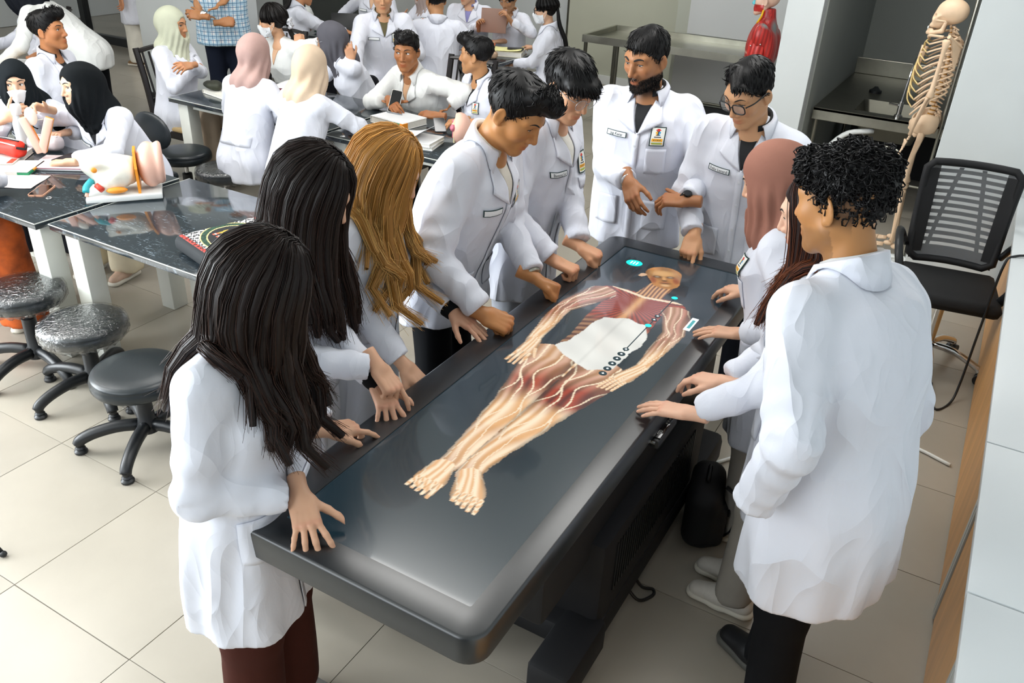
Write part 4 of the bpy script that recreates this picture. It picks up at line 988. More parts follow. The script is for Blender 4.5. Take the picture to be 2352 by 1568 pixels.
    def bounds(s, pad=0.12):
        P = [s.fwd((x, y, z)) for x in (-.26, .26) for y in (-.22, .22) for z in (s.hem0, 1.47*s.S)]
        for A in s.arms.values(): P += [A['sh'], A['el'], A['wr']]
        if s.knee is not None: P += [k for hk in s.knee for k in hk]
        P = np.array(P); return P.min(0)-pad, P.max(0)+pad
    def coat(s, mat_=None, hem=0.74, name='lab_coat', h=None, open_v=True, inner=None, collar=True, pockets=True, badge=False, tagtxt=None, buttons=True, **kw):
        s.hem0 = hem*s.S if s.knee is None else s.zh-0.14; mt = mat_ or M_coat
        s.cfn = s.coatfn(s.hem0, **kw); lo, hi = s.bounds(); lo[2] = s.hem0-0.03 if s.knee is None else lo[2]
        V, F = sdf_mesh(s.cfn, lo, hi, h or 0.0092*s.res); V = lap(V, F, 1, 0.35)
        o = mk(name, V, F, mt, s.root, True); s.coat_ob = o
        s.bvh = BVHTree.FromPolygons([Vector(v) for v in V], [tuple(f) for f in F])
        S = s.S
        if open_v and inner is not None: s.patch('inner_shirt', [(-.042, 1.43), (.042, 1.43), (.003, 1.305), (-.003, 1.305)], inner if not isinstance(inner, str) else cloth(inner), 0.003, 8)
        if collar: s.collar(mt, open_v)
        if open_v and inner is not None and collar and s.res < 2: s.neckband(inner if not isinstance(inner, str) else cloth(inner))
        if open_v and s.res < 1.3:
            s.patch('placket', [(-.014, 1.305), (.014, 1.305), (.014, hem+.02 if s.knee is None else .95), (-.014, hem+.02 if s.knee is None else .95)], mt, 0.0035, 26, 2)
            if buttons:
                for k, z in enumerate((1.25, 1.13, 1.01, .89)):
                    if s.knee is not None and z < 1: continue
                    h_ = s.hit(0.0, z); 
                    if h_ is not None:
                        b = MB().lathe([(0.0065, -0.001), (0.0065, 0.0025), (0.005, 0.0032), (0, 0.003)], n=12, R=Vector((0, 0, 1)).rotation_difference(Vector(h_[1])).to_matrix(), c=h_[0]+h_[1]*0.004); b.build('button', M_btn, s.root, autos=40)
        if pockets and s.res < 1.3:
            s.patch('chest_pocket', [(-.135, 1.245), (-.05, 1.245), (-.05, 1.13), (-.135, 1.13)], mt, 0.003, 8)
            for sx in (-1, 1): s.patch('pocket', [(sx*.06, 1.0), (sx*.165, .99), (sx*.165, .85), (sx*.06, .85)], mt, 0.004, 10)
        if badge: s.badge(badge)
        if tagtxt is not None: s.nametag(tagtxt)
        return s
    def hit(s, x, z, y0=0.6, back=False):
        S = s.S; sg = -1 if back else 1
        a = Vector(s.fwd((x*S, sg*y0, z*S))); b = Vector(s.fwd((x*S, 0.0, z*S)))
        h = s.bvh.ray_cast(a, (b-a).normalized(), 1.0)
        # the arm may lie in front of the chest: take the last surface before the axis
        if h[0] is None: return None
        pos, n = np.array(h[0]), np.array(h[1])
        z_, a_, b_, c_ = s.profile(); ref = s.fwd((x*S, sg*float(np.interp(z*S, z_, b_))*max(0.2, 1-(abs(x)*S/float(np.interp(z*S, z_, a_)))**2.3)**0.43+float(np.interp(z*S, z_, c_)), z*S))
        if np.linalg.norm(pos-ref) > 0.05: pos = ref; n = s.dirv((0, sg, 0), z)
        return pos, n
    def patch(s, name, quad, mt, off, nu=8, nv=None, colors=None, solid=0.0025, back=False, uvt=None):
        nv = nv or nu; q = np.array(quad, float); V = []
        for j in range(nu+1):
            for i in range(nv+1):
                u, v = i/nv, j/nu; p = (q[0]*(1-u)+q[1]*u)*(1-v)+(q[3]*(1-u)+q[2]*u)*v
                h = s.hit(p[0], p[1], back=back)
                if h is None: h = (s.fwd((p[0]*s.S, 0.1, p[1]*s.S)), s.dirv((0, 1, 0)))
                V.append(h[0]+s.dirv((0, -1 if back else 1, 0), p[1])*off)
        F = [(j*(nv+1)+i, j*(nv+1)+i+1, (j+1)*(nv+1)+i+1, (j+1)*(nv+1)+i) for j in range(nu) for i in range(nv)]
        flip = (q[1][0] > q[0][0]) != back
        if flip: F = [f[::-1] for f in F]
        o = mk(name, V, F, mt, s.root, colors is None)
        if colors is not None:
            a = o.data.color_attributes.new('Col', 'FLOAT_COLOR', 'CORNER'); c = np.ones((len(F)*4, 4), np.float32); c[:, :3] = np.repeat(colors, 4, 0); a.data.foreach_set('color', c.ravel())
        md = o.modifiers.new('thick', 'SOLIDIFY'); md.thickness = solid; md.offset = -1
        return o
    def badge(s, mode=True):
        rows = BADGE; H_, W_ = len(rows), len(rows[0]); cols = np.array([srgb(BCOL[c]) for r in rows for c in r])
        cx, cz, w, h = -0.092, 1.298, 0.031, 0.039
        s.patch('badge', [(cx+w, cz+h), (cx-w, cz+h), (cx-w, cz-h), (cx+w, cz-h)][0:4], M_badge, 0.006, H_, W_, cols, 0.002)
    def nametag(s, txt):
        rows = 8; W_ = 30; cols = []
        for j in range(rows):
            for i in range(W_): cols.append(srgb('16383a') if j in (0, rows-1) or i in (0, W_-1) else srgb('eceef0'))
        cx, cz, w, h = 0.092, 1.288, 0.047, 0.0115
        q = [(cx+w, cz+h), (cx-w, cz+h), (cx-w, cz-h), (cx+w, cz-h)]
        s.patch('name_tag', q, M_badge, 0.006, rows, W_, np.array(cols), 0.002)
        if txt:
            V, F = text_mesh(txt, 0.0165); V = V*np.array([min(1.0, 0.078/(np.ptp(V[:, 0])+1e-6)), 1, 1]); P = []
            for x, y, _ in V:
                hh = s.hit(cx-x, cz+y); P.append(hh[0]+s.dirv((0, 1, 0))*0.0098)
            mk('lettering', P, F, M_stitch, s.root)
    def collar(s, mt, open_v=True):
        S = s.S; n = 30; rings = [[], [], [], []]
        gap = 38 if open_v else 16
        for k in range(n+1):
            a = math.radians(gap+(360-2*gap)*k/n); sx, cy = math.sin(a), math.cos(a); fr = max(0, cy)
            zi = (1.452-0.018*fr+0.012*max(0, -cy))*S
            for r_, (dr, dz) in enumerate(((0.0, 0.0), (0.005, 0.023), (0.014, 0.021))):
                rings[r_].append(s.fwd(((0.066+dr)*S*sx, -0.010*S+(0.066+dr)*S*cy, zi+dz*S)))
            out = 0.014+0.046*fr**2
            p = s.fwd(((0.066+out)*S*sx*1.12, -0.010*S+(0.066+out)*S*cy, zi)); d = Vector(s.dirv((0, 0, 1)))
            h = s.bvh.ray_cast(Vector(p)+d*0.13, -d, 0.3)
            q = np.array(h[0])+np.array(d)*0.008 if h[0] is not None else p-np.array(d)*0.03
            rings[3].append(q)
        V = []; m = n+1
        for r_ in rings: V += list(r_)
        mid = [(np.array(a)+np.array(b))/2+np.array(s.dirv((0, 0, 1)))*0.003 for a, b in zip(rings[2], rings[3])]
        V = list(rings[0])+list(rings[1])+list(rings[2])+mid+list(rings[3])
        F = [(j*m+i, j*m+i+1, (j+1)*m+i+1, (j+1)*m+i) for j in range(4) for i in range(n)]
        o = mk('collar', V, F, mt, s.root, True); md = o.modifiers.new('thick', 'SOLIDIFY'); md.thickness = 0.003; md.offset = 0
        if open_v:
            for sx in (1, -1): s.patch('lapel', [(sx*.046, 1.425), (sx*.082, 1.405), (sx*.104, 1.352), (sx*.004, 1.30)], mt, 0.0075, 8, solid=0.003)
    def neckband(s, mt):
        S = s.S; n = 24; V = []
        for dr, dz in ((.0, -.02), (-.002, .018), (.008, .030), (.013, .006)):
            for k in range(n+1):
                a = math.radians(24+312*k/n); V.append(s.fwd(((.060+dr)*S*math.sin(a), -.010*S+(.060+dr)*S*math.cos(a), (1.452-.022*max(0, math.cos(a))+.008*max(0, -math.cos(a))+dz)*S)))
        m = n+1; o = mk('shirt_collar', V, [(j*m+i, j*m+i+1, (j+1)*m+i+1, (j+1)*m+i) for j in range(3) for i in range(n)], mt, s.root, True); md = o.modifiers.new('thick', 'SOLIDIFY'); md.thickness = .002
    # -------------------------------------------------------------- body
    def body(s, hand_h=None, head_h=None, beard=None, stubble=None, blush=True):
        S = s.S; parts = []; hh = head_h or 0.0036*s.res; k = s.face
        Rh = s.Rh.astype(f32); ho = s.ho.astype(f32); hs = s.hs
        nb = s.NB.astype(f32); pv = s.pv.astype(f32); upv = s.dirv((0, 0, 1))
        ch = s.fwd((0, 0.012, 1.375*S)); nr = (0.047 if s.fem else 0.056)*S
        def fn(p):
            q = (p-ho) @ Rh/hs
            d = headsdf(q, k)*hs
            nk = s_cone(p, s.NB-upv*0.06*S, s.ho-s.Rh[:, 2]*0.045-s.Rh[:, 1]*0.012, nr*1.08, nr*0.98)
            d = smin(d, nk, 0.022)
            return smin(d, s_ell(p, ch, (0.088*S, 0.066*S, 0.062*S)), 0.05)
        lo = np.minimum(s.ho-0.15, ch-0.13); hi = np.maximum(s.ho+0.15, ch+0.13)
        V, F = sdf_mesh(fn, lo, hi, hh, 1.35); V = lap(V, F, 1, 0.25)
        q = (V-s.ho) @ s.Rh/hs; ax = np.abs(q[:, 0]); c = np.repeat(s.skin[None], len(V), 0)
        c = c*(1+0.05*nz3(q.astype(f32), 30)[:, None])
        def mix(w_, col): 
            nonlocal c; c = c*(1-w_[:, None])+np.array(col)*w_[:, None]
        if blush: mix(0.22*np.exp(-(((ax-0.045)/0.02)**2+((q[:, 2]+0.022)/0.018)**2))*(q[:, 1] > 0.03), s.skin*np.array([1.15, .75, .72])); mix(0.25*np.exp(-((q[:, 0]/0.016)**2+((q[:, 2]+0.032)/0.012)**2))*(q[:, 1] > .08), s.skin*np.array([1.1, .78, .74]))
        lip = np.exp(-((ax/0.023)**4+((q[:, 2]+0.0655)/0.0105)**4))*(q[:, 1] > 0.07); mix(np.clip(lip*0.75, 0, 1), k.get('lipcol', s.skin*np.array([0.92, .55, .52])))
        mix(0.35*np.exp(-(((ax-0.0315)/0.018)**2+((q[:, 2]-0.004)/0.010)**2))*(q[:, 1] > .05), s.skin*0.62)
        if stubble is not None:  # cropped hair on the sides, fading downward
            zb = np.interp(q[:, 1], [-.12, -.05, 0.0, .03, .055], [-.085, -.06, -.03, .005, .05])
            mix(np.clip(sm(-.01, .035, q[:, 2]-zb)*(q[:, 1] < .06)*(ax > 0.035-q[:, 1]*0.2)*(ax < .0745)*0.9*stubble, 0, 1), (0.012, 0.011, 0.012))
        if beard is not None:
            w_ = sm(-.048, -.066, q[:, 2]+0.20*np.maximum(ax-0.03, 0)*-1.6)*(q[:, 1] > -0.01); w_ = np.maximum(w_, np.exp(-((ax/0.030)**4+((q[:, 2]+0.050)/0.007)**2))*(q[:, 1] > .06)*0.9)
            w_ *= 1-np.exp(-((ax/0.022)**4+((q[:, 2]+0.065)/0.008)**4)); w_ = w_*sm(-.160, -.120, q[:, 2]); mix(np.clip(w_*beard, 0, 1), (0.014, 0.011, 0.010)); s.bv = (V, c); s.bw = w_*(q[:, 2] > -.115)
        parts.append((V, F, c))
        # trunk and arms under the clothes, then the hands
        s.hem0 = getattr(s, 'hem0', 0.8*S); f2 = s.coatfn(max(s.hem0, 0.85*S)+0.06, cuff=-0.02, inset=0.030, fold=0)
        lo, hi = s.bounds(); V2, F2 = sdf_mesh(f2, lo, hi, 0.034)
        parts.append((V2, F2, np.repeat(s.skin[None], len(V2), 0)))
        hc = s.skin*np.array([0.98, .93, .90])
        for sd, A in s.arms.items():
            if A['pose'] is None: continue
            HV, HF, tips = hand(A['pose'], hand_h or (0.0041*s.res if s.res < 1.5 else 0.0065)); HV = HV.copy(); HF2 = HF
            if sd == 'L': HV[:, 0] *= -1; HF2 = HF[:, ::-1]
            y = A['fd']; z = A['dn']-y*np.dot(A['dn'], y); z /= np.linalg.norm(z); x = np.cross(y, z)
            sc = (0.90 if s.fem else 1.0)*(0.55+0.45*S)
            W = A['wr']+(HV*sc) @ np.array([x, y, z])
            cc = np.repeat(hc[None], len(W), 0); 
            tipw = np.zeros(len(HV))
            for tp in tips:
                tv = np.array(tp)*[-1 if sd == 'L' else 1, 1, 1]; tipw = np.maximum(tipw, np.exp(-((HV-tv)**2).sum(1)/0.012**2))
            kn = np.exp(-((HV[:, 1]-0.09)/0.01)**2)*(HV[:, 2] > 0.006)
            cc = cc*(1-0.35*tipw[:, None])+0.35*tipw[:, None]*s.skin*np.array([1.12, .84, .8]); cc = cc*(1-0.15*kn[:, None]*np.array([.3, 1, 1]))
            parts.append((W, HF2, cc))
        V, F, C = join(parts)
        s.body_ob = mk('body', V, F, M_skin, s.root, True, colors=C); s.headfn = fn
        return s
    def hp(s, p): return s.ho+s.Rh @ (np.asarray(p, float)*s.hs)   # head frame -> own frame
    def skin_at(s, x, z, y0=0.15):
        lo, hi = 0.0, y0
        pts = np.array([s.hp((x, y, z)) for y in np.linspace(y0, 0.02, 66)], f32); d = s.headfn(pts); i = int(np.argmax(d < 0)); return np.linspace(y0, 0.02, 66)[i]
    def beard(s, n=1900, col='0c0a09', length=0.0065):
        V, C = s.bv; d = C[:, 0]*0; q = (V-s.ho) @ s.Rh/s.hs; ok = np.where(s.bw > 0.55)[0]; pk = rng.choice(ok, n); P0 = q[pk]+rng.normal(size=(n, 3))*0.0012; N = P0*np.array([1, 1, .3]); N /= np.linalg.norm(N, axis=1)[:, None]
        D = np.array([0, .25, -1.0])+rng.normal(size=(n, 3))*.3; L = length*rng.uniform(.6, 1.3, n)[:, None]
        pts = np.stack([P0-N*.002, P0+N*.002+D*L*.45, P0+N*.0025+D*L], 1); pts = s.ho+(pts*s.hs) @ s.Rh.T
        v, f, c = strands(pts, np.array([.0010, .0009, .0003]), np.array(srgb(col))[None]*rng.uniform(.6, 1.8, (n, 1))); mk('beard', v, f, M_hair, s.root, True, colors=c); return s
    def eyes(s, gaze=(0, 0), brow='120d0b', thick=1.0):
        g = Matrix.Rotation(math.radians(gaze[0]), 3, 'Z') @ Matrix.Rotation(math.radians(-gaze[1]), 3, 'X')
        for sx in (-1, 1):
            b = MB().ell((0, 0, 0), (0.0128, 0.0128, 0.0128), 20); V = np.array(b.V); a = np.arctan2(np.hypot(V[:, 0], V[:, 2]), V[:, 1])
            # rings of the sphere are laid around the gaze axis so the iris is round
            V = np.array([(v[0], v[2], v[1]) for v in V]); a = np.arctan2(np.hypot(V[:, 0], V[:, 2]), V[:, 1])
            c = np.where((a < 0.20)[:, None], (0.005, .005, .005), np.where((a < 0.52)[:, None], (0.035, .017, .009), (0.78, .76, .74)))
            W = [s.hp(np.array(g @ Vector(v))+np.array([sx*0.0315, 0.0722, 0.0088])) for v in V]
            mk('eye', W, b.F, M_eyew, s.root, True, colors=c)
            if s.res < 2.2:
                o = s.face.get('lid', .6); P = []
                for t in np.linspace(-1, 1, 9): 
                    xx = sx*(0.0315+0.0138*t); zz = 0.0085+(0.0012+0.0048*o)*math.sqrt(max(0, 1-t*t))+0.0006; P.append(s.hp((xx, s.skin_at(xx, zz+.001)+0.0006, zz)))
                MB().tube(P, [0.0006, .0011, .0013, .0014, .0014, .0014, .0013, .0012, .0008], 5).build('eyelash', M_lash, s.root, True)
            P = []; R = []
            for x, z, r in ((0.013, 0.0285, .0022), (0.022, 0.0325, .0030), (0.033, 0.0345, .0028), (0.044, 0.032, .0020), (0.050, 0.0285, .0010)):
                P.append(s.hp((sx*x, s.skin_at(sx*x, z)+0.0002, z))); R.append(r*thick)
            MB().tube(spl(P, 10), np.interp(np.linspace(0, 4, 10), range(5), R), 7).build('eyebrow', mat('brow_'+brow, brow, 0.7, bump=(300, 0.8, 0.003)), s.root, True)
        return s
    # -------------------------------------------------------------- head wear and hair
    def shorthair(s, style='crop', n=1300, col='0d0c0d', length=0.030, vol=0.0):
        cen = np.array([0, -0.016+vol*.5, 0.042], f32); rad = np.array([0.080+vol, 0.101+vol, 0.089+vol], f32)
        fr = {'crop': (.068, .060, -.02, -.055), 'quiff': (.066, .056, -.005, -.035), 'bowl': (.028, .022, -.03, -.07), 'part': (.088, .080, .0, -.045), 'curly': (.050, .044, -.028, -.092)}[style]
        def fn(q):
            d = s_ell(q, cen, rad)
            if style == 'quiff': d = smin(d, s_tube(q, [(-.03, .05, .105), (0.0, .095, .102), (.03, .05, .105)], [.030, .033, .030]), .03)
            if style == 'part': d = smin(d, s_tube(q, [(.02, .03, .115), (-.02, .085, .082), (-.055, .06, .05)], [.022, .020, .014]), .02)
            if style == 'bowl': d = smin(d, s_tube(q, [(-.06, .055, .045), (0, .092, .055), (.06, .055, .045)], [.020, .022, .020]), .03)
            if style == 'curly': d = smin(d, s_tube(q, [(-.045, .05, .08), (0, .072, .09), (.045, .05, .08)], [.024, .027, .024]), .03)-0.007*np.sin(q[:, 0]*190)*np.sin(q[:, 1]*170+1)*np.sin(q[:, 2]*180)-0.005*nz3(q, 80)
            else: d = d-0.0022*nz3(q*np.array([1, .35, .6], f32), 95)-0.002*nz3(q, 45)
            zb = np.interp(q[:, 1], [-.12, -.06, -.015, .02, .045, .07, .11], [fr[3], fr[3], fr[2], fr[2]+.012, fr[1]-.028 if style != 'bowl' else fr[1]-.02, fr[1], fr[0]]).astype(f32)
            if style == 'bowl': zb = zb+0.004*np.sin(q[:, 0]*160)
            if style == 'part': zb = zb+np.where(q[:, 1] > .03, 0.25*(q[:, 0]), 0)
            return smax(d, zb-q[:, 2], 0.008)
        h = 0.0042*max(1, s.res*0.9)
        V, F = sdf_mesh(fn, (-.12, -.15, -.11), (.12, .16, .18), h); N = vnormals(V, F)
        base = np.array(srgb(col)); parts = []
        W = s.ho+(V*s.hs) @ s.Rh.T; parts.append((W, F, np.repeat(base[None]*0.9, len(W), 0)))
        n = int(n*.55/(1 if s.res < 1.2 else 2.2)) if s.res < 3 else 0
        if n:
            ok = np.where((N[:, 2] > -0.5) | (V[:, 2] > 0))[0]; pick = rng.choice(ok, n)
            P0, Nn = V[pick], N[pick]; crown = np.array([0.012, -0.055, 0.12]); D = P0-crown; D -= Nn*(D*Nn).sum(1)[:, None]; D /= np.linalg.norm(D, axis=1)[:, None]+1e-6
            if style == 'quiff': f_ = sm(0.0, .05, P0[:, 1])*sm(.05, .09, P0[:, 2]); D = D*(1-f_[:, None])+f_[:, None]*np.array([0.1, -0.35, 0.9]); D[:, 0] += 0.25*rng.normal(size=n)
            if style == 'part': D = D+np.where(P0[:, :1] > .028, [[.8, .3, 0]], [[-.8, .35, 0]])*sm(.04, .09, P0[:, 2])[:, None]
            D = D+rng.normal(size=(n, 3))*0.16; D -= Nn*(D*Nn).sum(1)[:, None]*0.8; D /= np.linalg.norm(D, axis=1)[:, None]
            L = length*rng.uniform(.6, 1.25, n)[:, None]; lift = rng.uniform(.0, .35, n)[:, None]**2
            K = 5; pts = np.zeros((n, K, 3))
            for j, t in enumerate(np.linspace(0, 1, K)):
                o = P0-Nn*0.004+D*L*t+Nn*L*(0.35*t-0.30*t*t+lift*0.25*t)
                if style == 'curly': sd = np.cross(D, Nn); o = P0-Nn*0.003+Nn*L*0.35*math.sin(t*3.3)+D*L*0.55*math.sin(t*4.2)+sd*L*0.35*(1-math.cos(t*4))*np.sign(rng.normal(size=(n, 1)) if j == 0 else lift-0.06)
                pts[:, j] = o
            pts = s.ho+(pts*s.hs) @ s.Rh.T
            cc = base[None]*rng.uniform(.6, 1.9, (n, 1))
            parts.append(strands(pts, np.array([.0021, .0024, .0021, .0015, .0005])*(1.0 if s.res < 1.2 else 1.6), cc))
        V, F, C = join(parts); mk('hair', V, F, M_hair, s.root, True, colors=C); return s
    def longhair(s, length=0.42, col='1a100d', tip=None, wave=0.012, curl=0.0, rng_az=(42, 180), n=26, ns=44, front=1.0, taper=0.6, part=0.0, pull=(0, 0, 0), lock_r=0.021, fwd_dir=None, tuft=1.0, side_len=None, pony=None):
        base = np.array(srgb(col)); tipc = np.array(srgb(tip or col)); parts = []
        cen = np.array([0, -0.014, 0.030]); rad = np.array([0.080, 0.101, 0.099])
        def cap(q):
            d = s_ell(q, cen, rad); zb = np.interp(q[:, 1], [-.12, 0.0, .045, .07, .10], [-.09, -.07, .03, .062, .085]).astype(f32)
            return smax(d, zb-q[:, 2], 0.01)
        V, F = sdf_mesh(cap, (-.11, -.14, -.12), (.11, .12, .16), 0.006); parts.append((s.ho+(V*s.hs) @ s.Rh.T, F, np.repeat(base[None]*0.6, len(V), 0)))
        K = 12; az = np.concatenate([np.linspace(rng_az[0], 178, n//2), -np.linspace(rng_az[0], 178, n-n//2)])
        for i, a in enumerate(az):
            ar = math.radians(a); sgn = 1 if a > 0 else -1; seed = i*1.7
            G = []
            x0 = part+sgn*0.004
            over = np.linspace(0.05, 1.62, 8)
            y_start = 0.052-0.085*(abs(a)-rng_az[0])/(180-rng_az[0])
            for t in over:
                e = cen+(rad+0.006)*np.array([math.sin(t)*math.sin(ar), math.sin(t)*math.cos(ar), math.cos(t)])
                k = 1-t/1.62; top = cen+np.array([x0, y_start, 0]); top[2] = cen[2]+(rad[2]+.006)*math.sqrt(max(0.05, 1-(top[0]/rad[0])**2-((top[1]-cen[1])/rad[1])**2))
                G.append(e*(1-k**2)+top*k**2)
            G = [s.hp(g) for g in G]
            ln = length if side_len is None else length+(side_len-length)*max(0, 1-(abs(a)-rng_az[0])/70)
            ln *= 0.92+0.10*math.sin(seed*2.3); end = G[-1]; vel = G[-1]-G[-2]; vel /= np.linalg.norm(vel); m = 11
            p = end.copy(); dn = np.array([0, 0, -1.0])
            out = s.Rh @ np.array([math.sin(ar), math.cos(ar), 0])
            if pony is not None:
                tgt = s.hp(pony); 
                for j in range(1, 5): G.append(end+(tgt-end)*j/4)
            else:
                for j in range(m):
                    t = (j+1)/m; dd = vel*(1-t)**3+dn*(1-(1-t)**3)+np.array(pull)*t; dd /= np.linalg.norm(dd); p = p+dd*ln/m
                    q = p+out*wave*math.sin(t*9+seed)*t
                    if curl: q = q+curl*t**2.2*np.array([math.cos(t*11+seed), math.sin(t*11+seed), 0])
                    dcoat = float(s.cfn(np.array([q], f32))[0])
                    if dcoat < 0.020:
                        g_ = np.array([float(s.cfn(np.array([q+np.eye(3)[ax]*0.01], f32))[0])-dcoat for ax in range(3)]); g_ /= np.linalg.norm(g_)+1e-6; q = q+g_*(0.022-dcoat); p = p+g_*(0.022-dcoat)*0.9
                    G.append(q)
            C_ = spl(G, K); tt = np.linspace(0, 1, K); R = lock_r*(0.55+0.75*np.sin(np.clip(tt*1.25, 0, 1)*1.57))*(1-taper*np.clip((tt-.55)/.45, 0, 1)**1.4)
            T = np.gradient(C_, axis=0); T /= np.linalg.norm(T, axis=1)[:, None]
            A = np.cross(T, out); A /= np.linalg.norm(A, axis=1)[:, None]+1e-9; B = np.cross(A, T)
            core = MB().tube(C_, R*0.86, 8, flat=0.7); Vc_ = np.array(core.V); Fc_ = np.array([f for f in core.F if len(f) == 4])
            parts.append((Vc_, Fc_, np.repeat((base*0.75)[None], len(Vc_), 0)))
            k_ = int(ns/(1 if s.res < 1.2 else 2.5)); th = rng.uniform(0, 6.28, k_); rr = rng.uniform(.72, 1.08, k_); tw = rng.normal(size=k_)*0.9
            ang = th[:, None]+tw[:, None]*tt[None]
            fl = rng.uniform(0.9, 1.12, (k_, 1))
            P = C_[None]+(R[None]*rr[:, None]*fl)[..., None]*(np.cos(ang)[..., None]*A[None]+0.75*np.sin(ang)[..., None]*B[None])
            sp = np.clip((tt-.8)/.2, 0, 1)**2; P = P+(sp[None, :, None]*rng.normal(size=(k_, 1, 3))*0.012*tuft)
            mixw = np.clip(sm(.25, .9, tt)[None, :]+rng.normal(size=(k_, 1))*0.25, 0, 1)[..., None]
            cc = (base*(1-mixw)+tipc*mixw)*rng.uniform(.55, 1.5, (k_, 1, 1))
            parts.append(strands(P, np.r_[np.full(K-3, .00115), .0010, .0008, .0004]*(1.0 if s.res < 1.2 else 1.7), cc))
        if pony is not None:
            tgt = s.hp(pony); G = [tgt]; p = tgt.copy()
            for j in range(9):
                p = p+np.array([0, -0.012 if j < 2 else 0.0, -length/9])+np.array(pull)*length/9; q = p.copy(); dcoat = float(s.cfn(np.array([q], f32))[0])
                if dcoat < 0.03: q = q+s.Rh @ np.array([0, -1, 0])*(0.032-dcoat); p = q.copy()
                G.append(q)
            C_ = spl(G, K); tt = np.linspace(0, 1, K); R = 0.032*np.sin(np.clip(.35+tt*1.4, 0, 1.57))*(1-0.85*tt**2); b_ = MB().tube(C_, R, 10); Vc_ = np.array(b_.V); Fc_ = np.array([f for f in b_.F if len(f) == 4]); parts.append((Vc_, Fc_, np.repeat((base*.8)[None], len(Vc_), 0)))
        V, F, C = join(parts); mk('hair', V, F, M_hair, s.root, True, colors=C); return s
    def hijab(s, hexc, drape=0.10, seed=0.0, wide=0.056, tall=0.080, mt=None, back=0.0, scarf_low=1.30):
        S = s.S; Rh = s.Rh.astype(f32); ho = s.ho.astype(f32); hs = s.hs; ch = s.fwd((0, 0.03*S, scarf_low*S)); up = s.dirv((0, 0, 1)); bkc = s.fwd((0, -.05*S, 1.40*S))
        chin = s.hp((0, 0.045, -0.105))
        def fn(p):
            q = (p-ho) @ Rh/hs; ax = np.abs(q[:, 0])
            d = s_ell(q, (0, -0.018, 0.030), (0.0905, 0.113, 0.105))
            d = smin(d, s_ell(q, (0, -0.080-back, -0.005), (0.066, 0.058, 0.075)), 0.06)
            d = smin(d, s_ell(q, (0, 0.020, -0.055), (0.082, 0.080, 0.085)), 0.03)
            d = d*hs
            d = smin(d, s_cone(p, s.NB-up*0.02, s.ho-s.Rh[:, 2]*0.05, 0.098*S, 0.080), 0.05)
            d = smin(d, s_cone(p, chin-s.Rh[:, 2]*0.012, ch, 0.046, 0.062), 0.05)
            d = smin(d, s_ell(p, ch, (0.085+drape, 0.085, 0.05+0.4*drape)), 0.07)
            d = smin(d, s_ell(p, bkc, (0.12, 0.07, 0.07)), 0.06)
            lo = sm(0.03, -0.09, q[:, 2]); a_ = np.arctan2(q[:, 0], q[:, 1]-0.02)
            d = d-0.0035*(1-np.abs(nz3(q*np.array([1, .7, .6], f32)+seed*3, 15)))**4-(0.0055*lo*np.sin(a_*13+9*q[:, 2]/0.1*0.35+seed+2*nz3(q, 8))+0.003*nz3(q*np.array([1, 1, .5], f32)+seed, 28)+0.004*lo*(1-np.abs(nz3(q*np.array([1, 1, .35], f32)+seed*2, 20)))**2)
            fo = s_ell(q, (0, 0.128, -0.008), (wide, 0.10, tall))*hs
            hole = np.maximum(fo, 0.035-q[:, 1])
            return smax(d, -hole, 0.008)
        lo = np.minimum(s.ho-0.19, ch-0.27); hi = np.maximum(s.ho+0.19, ch+0.27)
        V, F = sdf_mesh(fn, lo, hi, 0.0058*s.res**0.7); V = lap(V, F, 1, 0.3)
        mk('headscarf', V, F, mt or cloth(hexc, 0.8), s.root, True); s.scarffn = fn; return s
    def mask(s):
        fn0 = s.headfn; ho = s.ho.astype(f32); Rh = s.Rh.astype(f32); hs = s.hs
        def fn(p):
            q = (p-ho) @ Rh/hs; d = fn0(p)-0.007
            d = smin(d, s_ell(q, (0, 0.088, -0.05), (0.034, 0.030, 0.046))*hs, 0.03)
            cut = np.maximum(np.maximum(q[:, 2]+0.022-0.30*np.abs(q[:, 0])*-1-0.012, -0.112-q[:, 2]), 0.018-q[:, 1])*hs
            return np.maximum(np.maximum(d, cut), -(fn0(p)-0.001))
        V, F = sdf_mesh(fn, s.ho-0.14, s.ho+0.14, 0.0038*s.res**0.6); V = lap(V, F, 1, .3)
        mk('face_mask', V, F, mat('mask_white', 'e8ebee', 0.75), s.root, True)
        for sx in (-1, 1):
            for z0 in (-.03, -.085): MB().tube(spl([s.hp((sx*.060, .03, z0)), s.hp((sx*.074, .005, z0*.6)), s.hp((sx*.083, -.012, z0*.4+.005))], 6), .0016, 5).build('ear_loop', M_white, s.root)
        return s
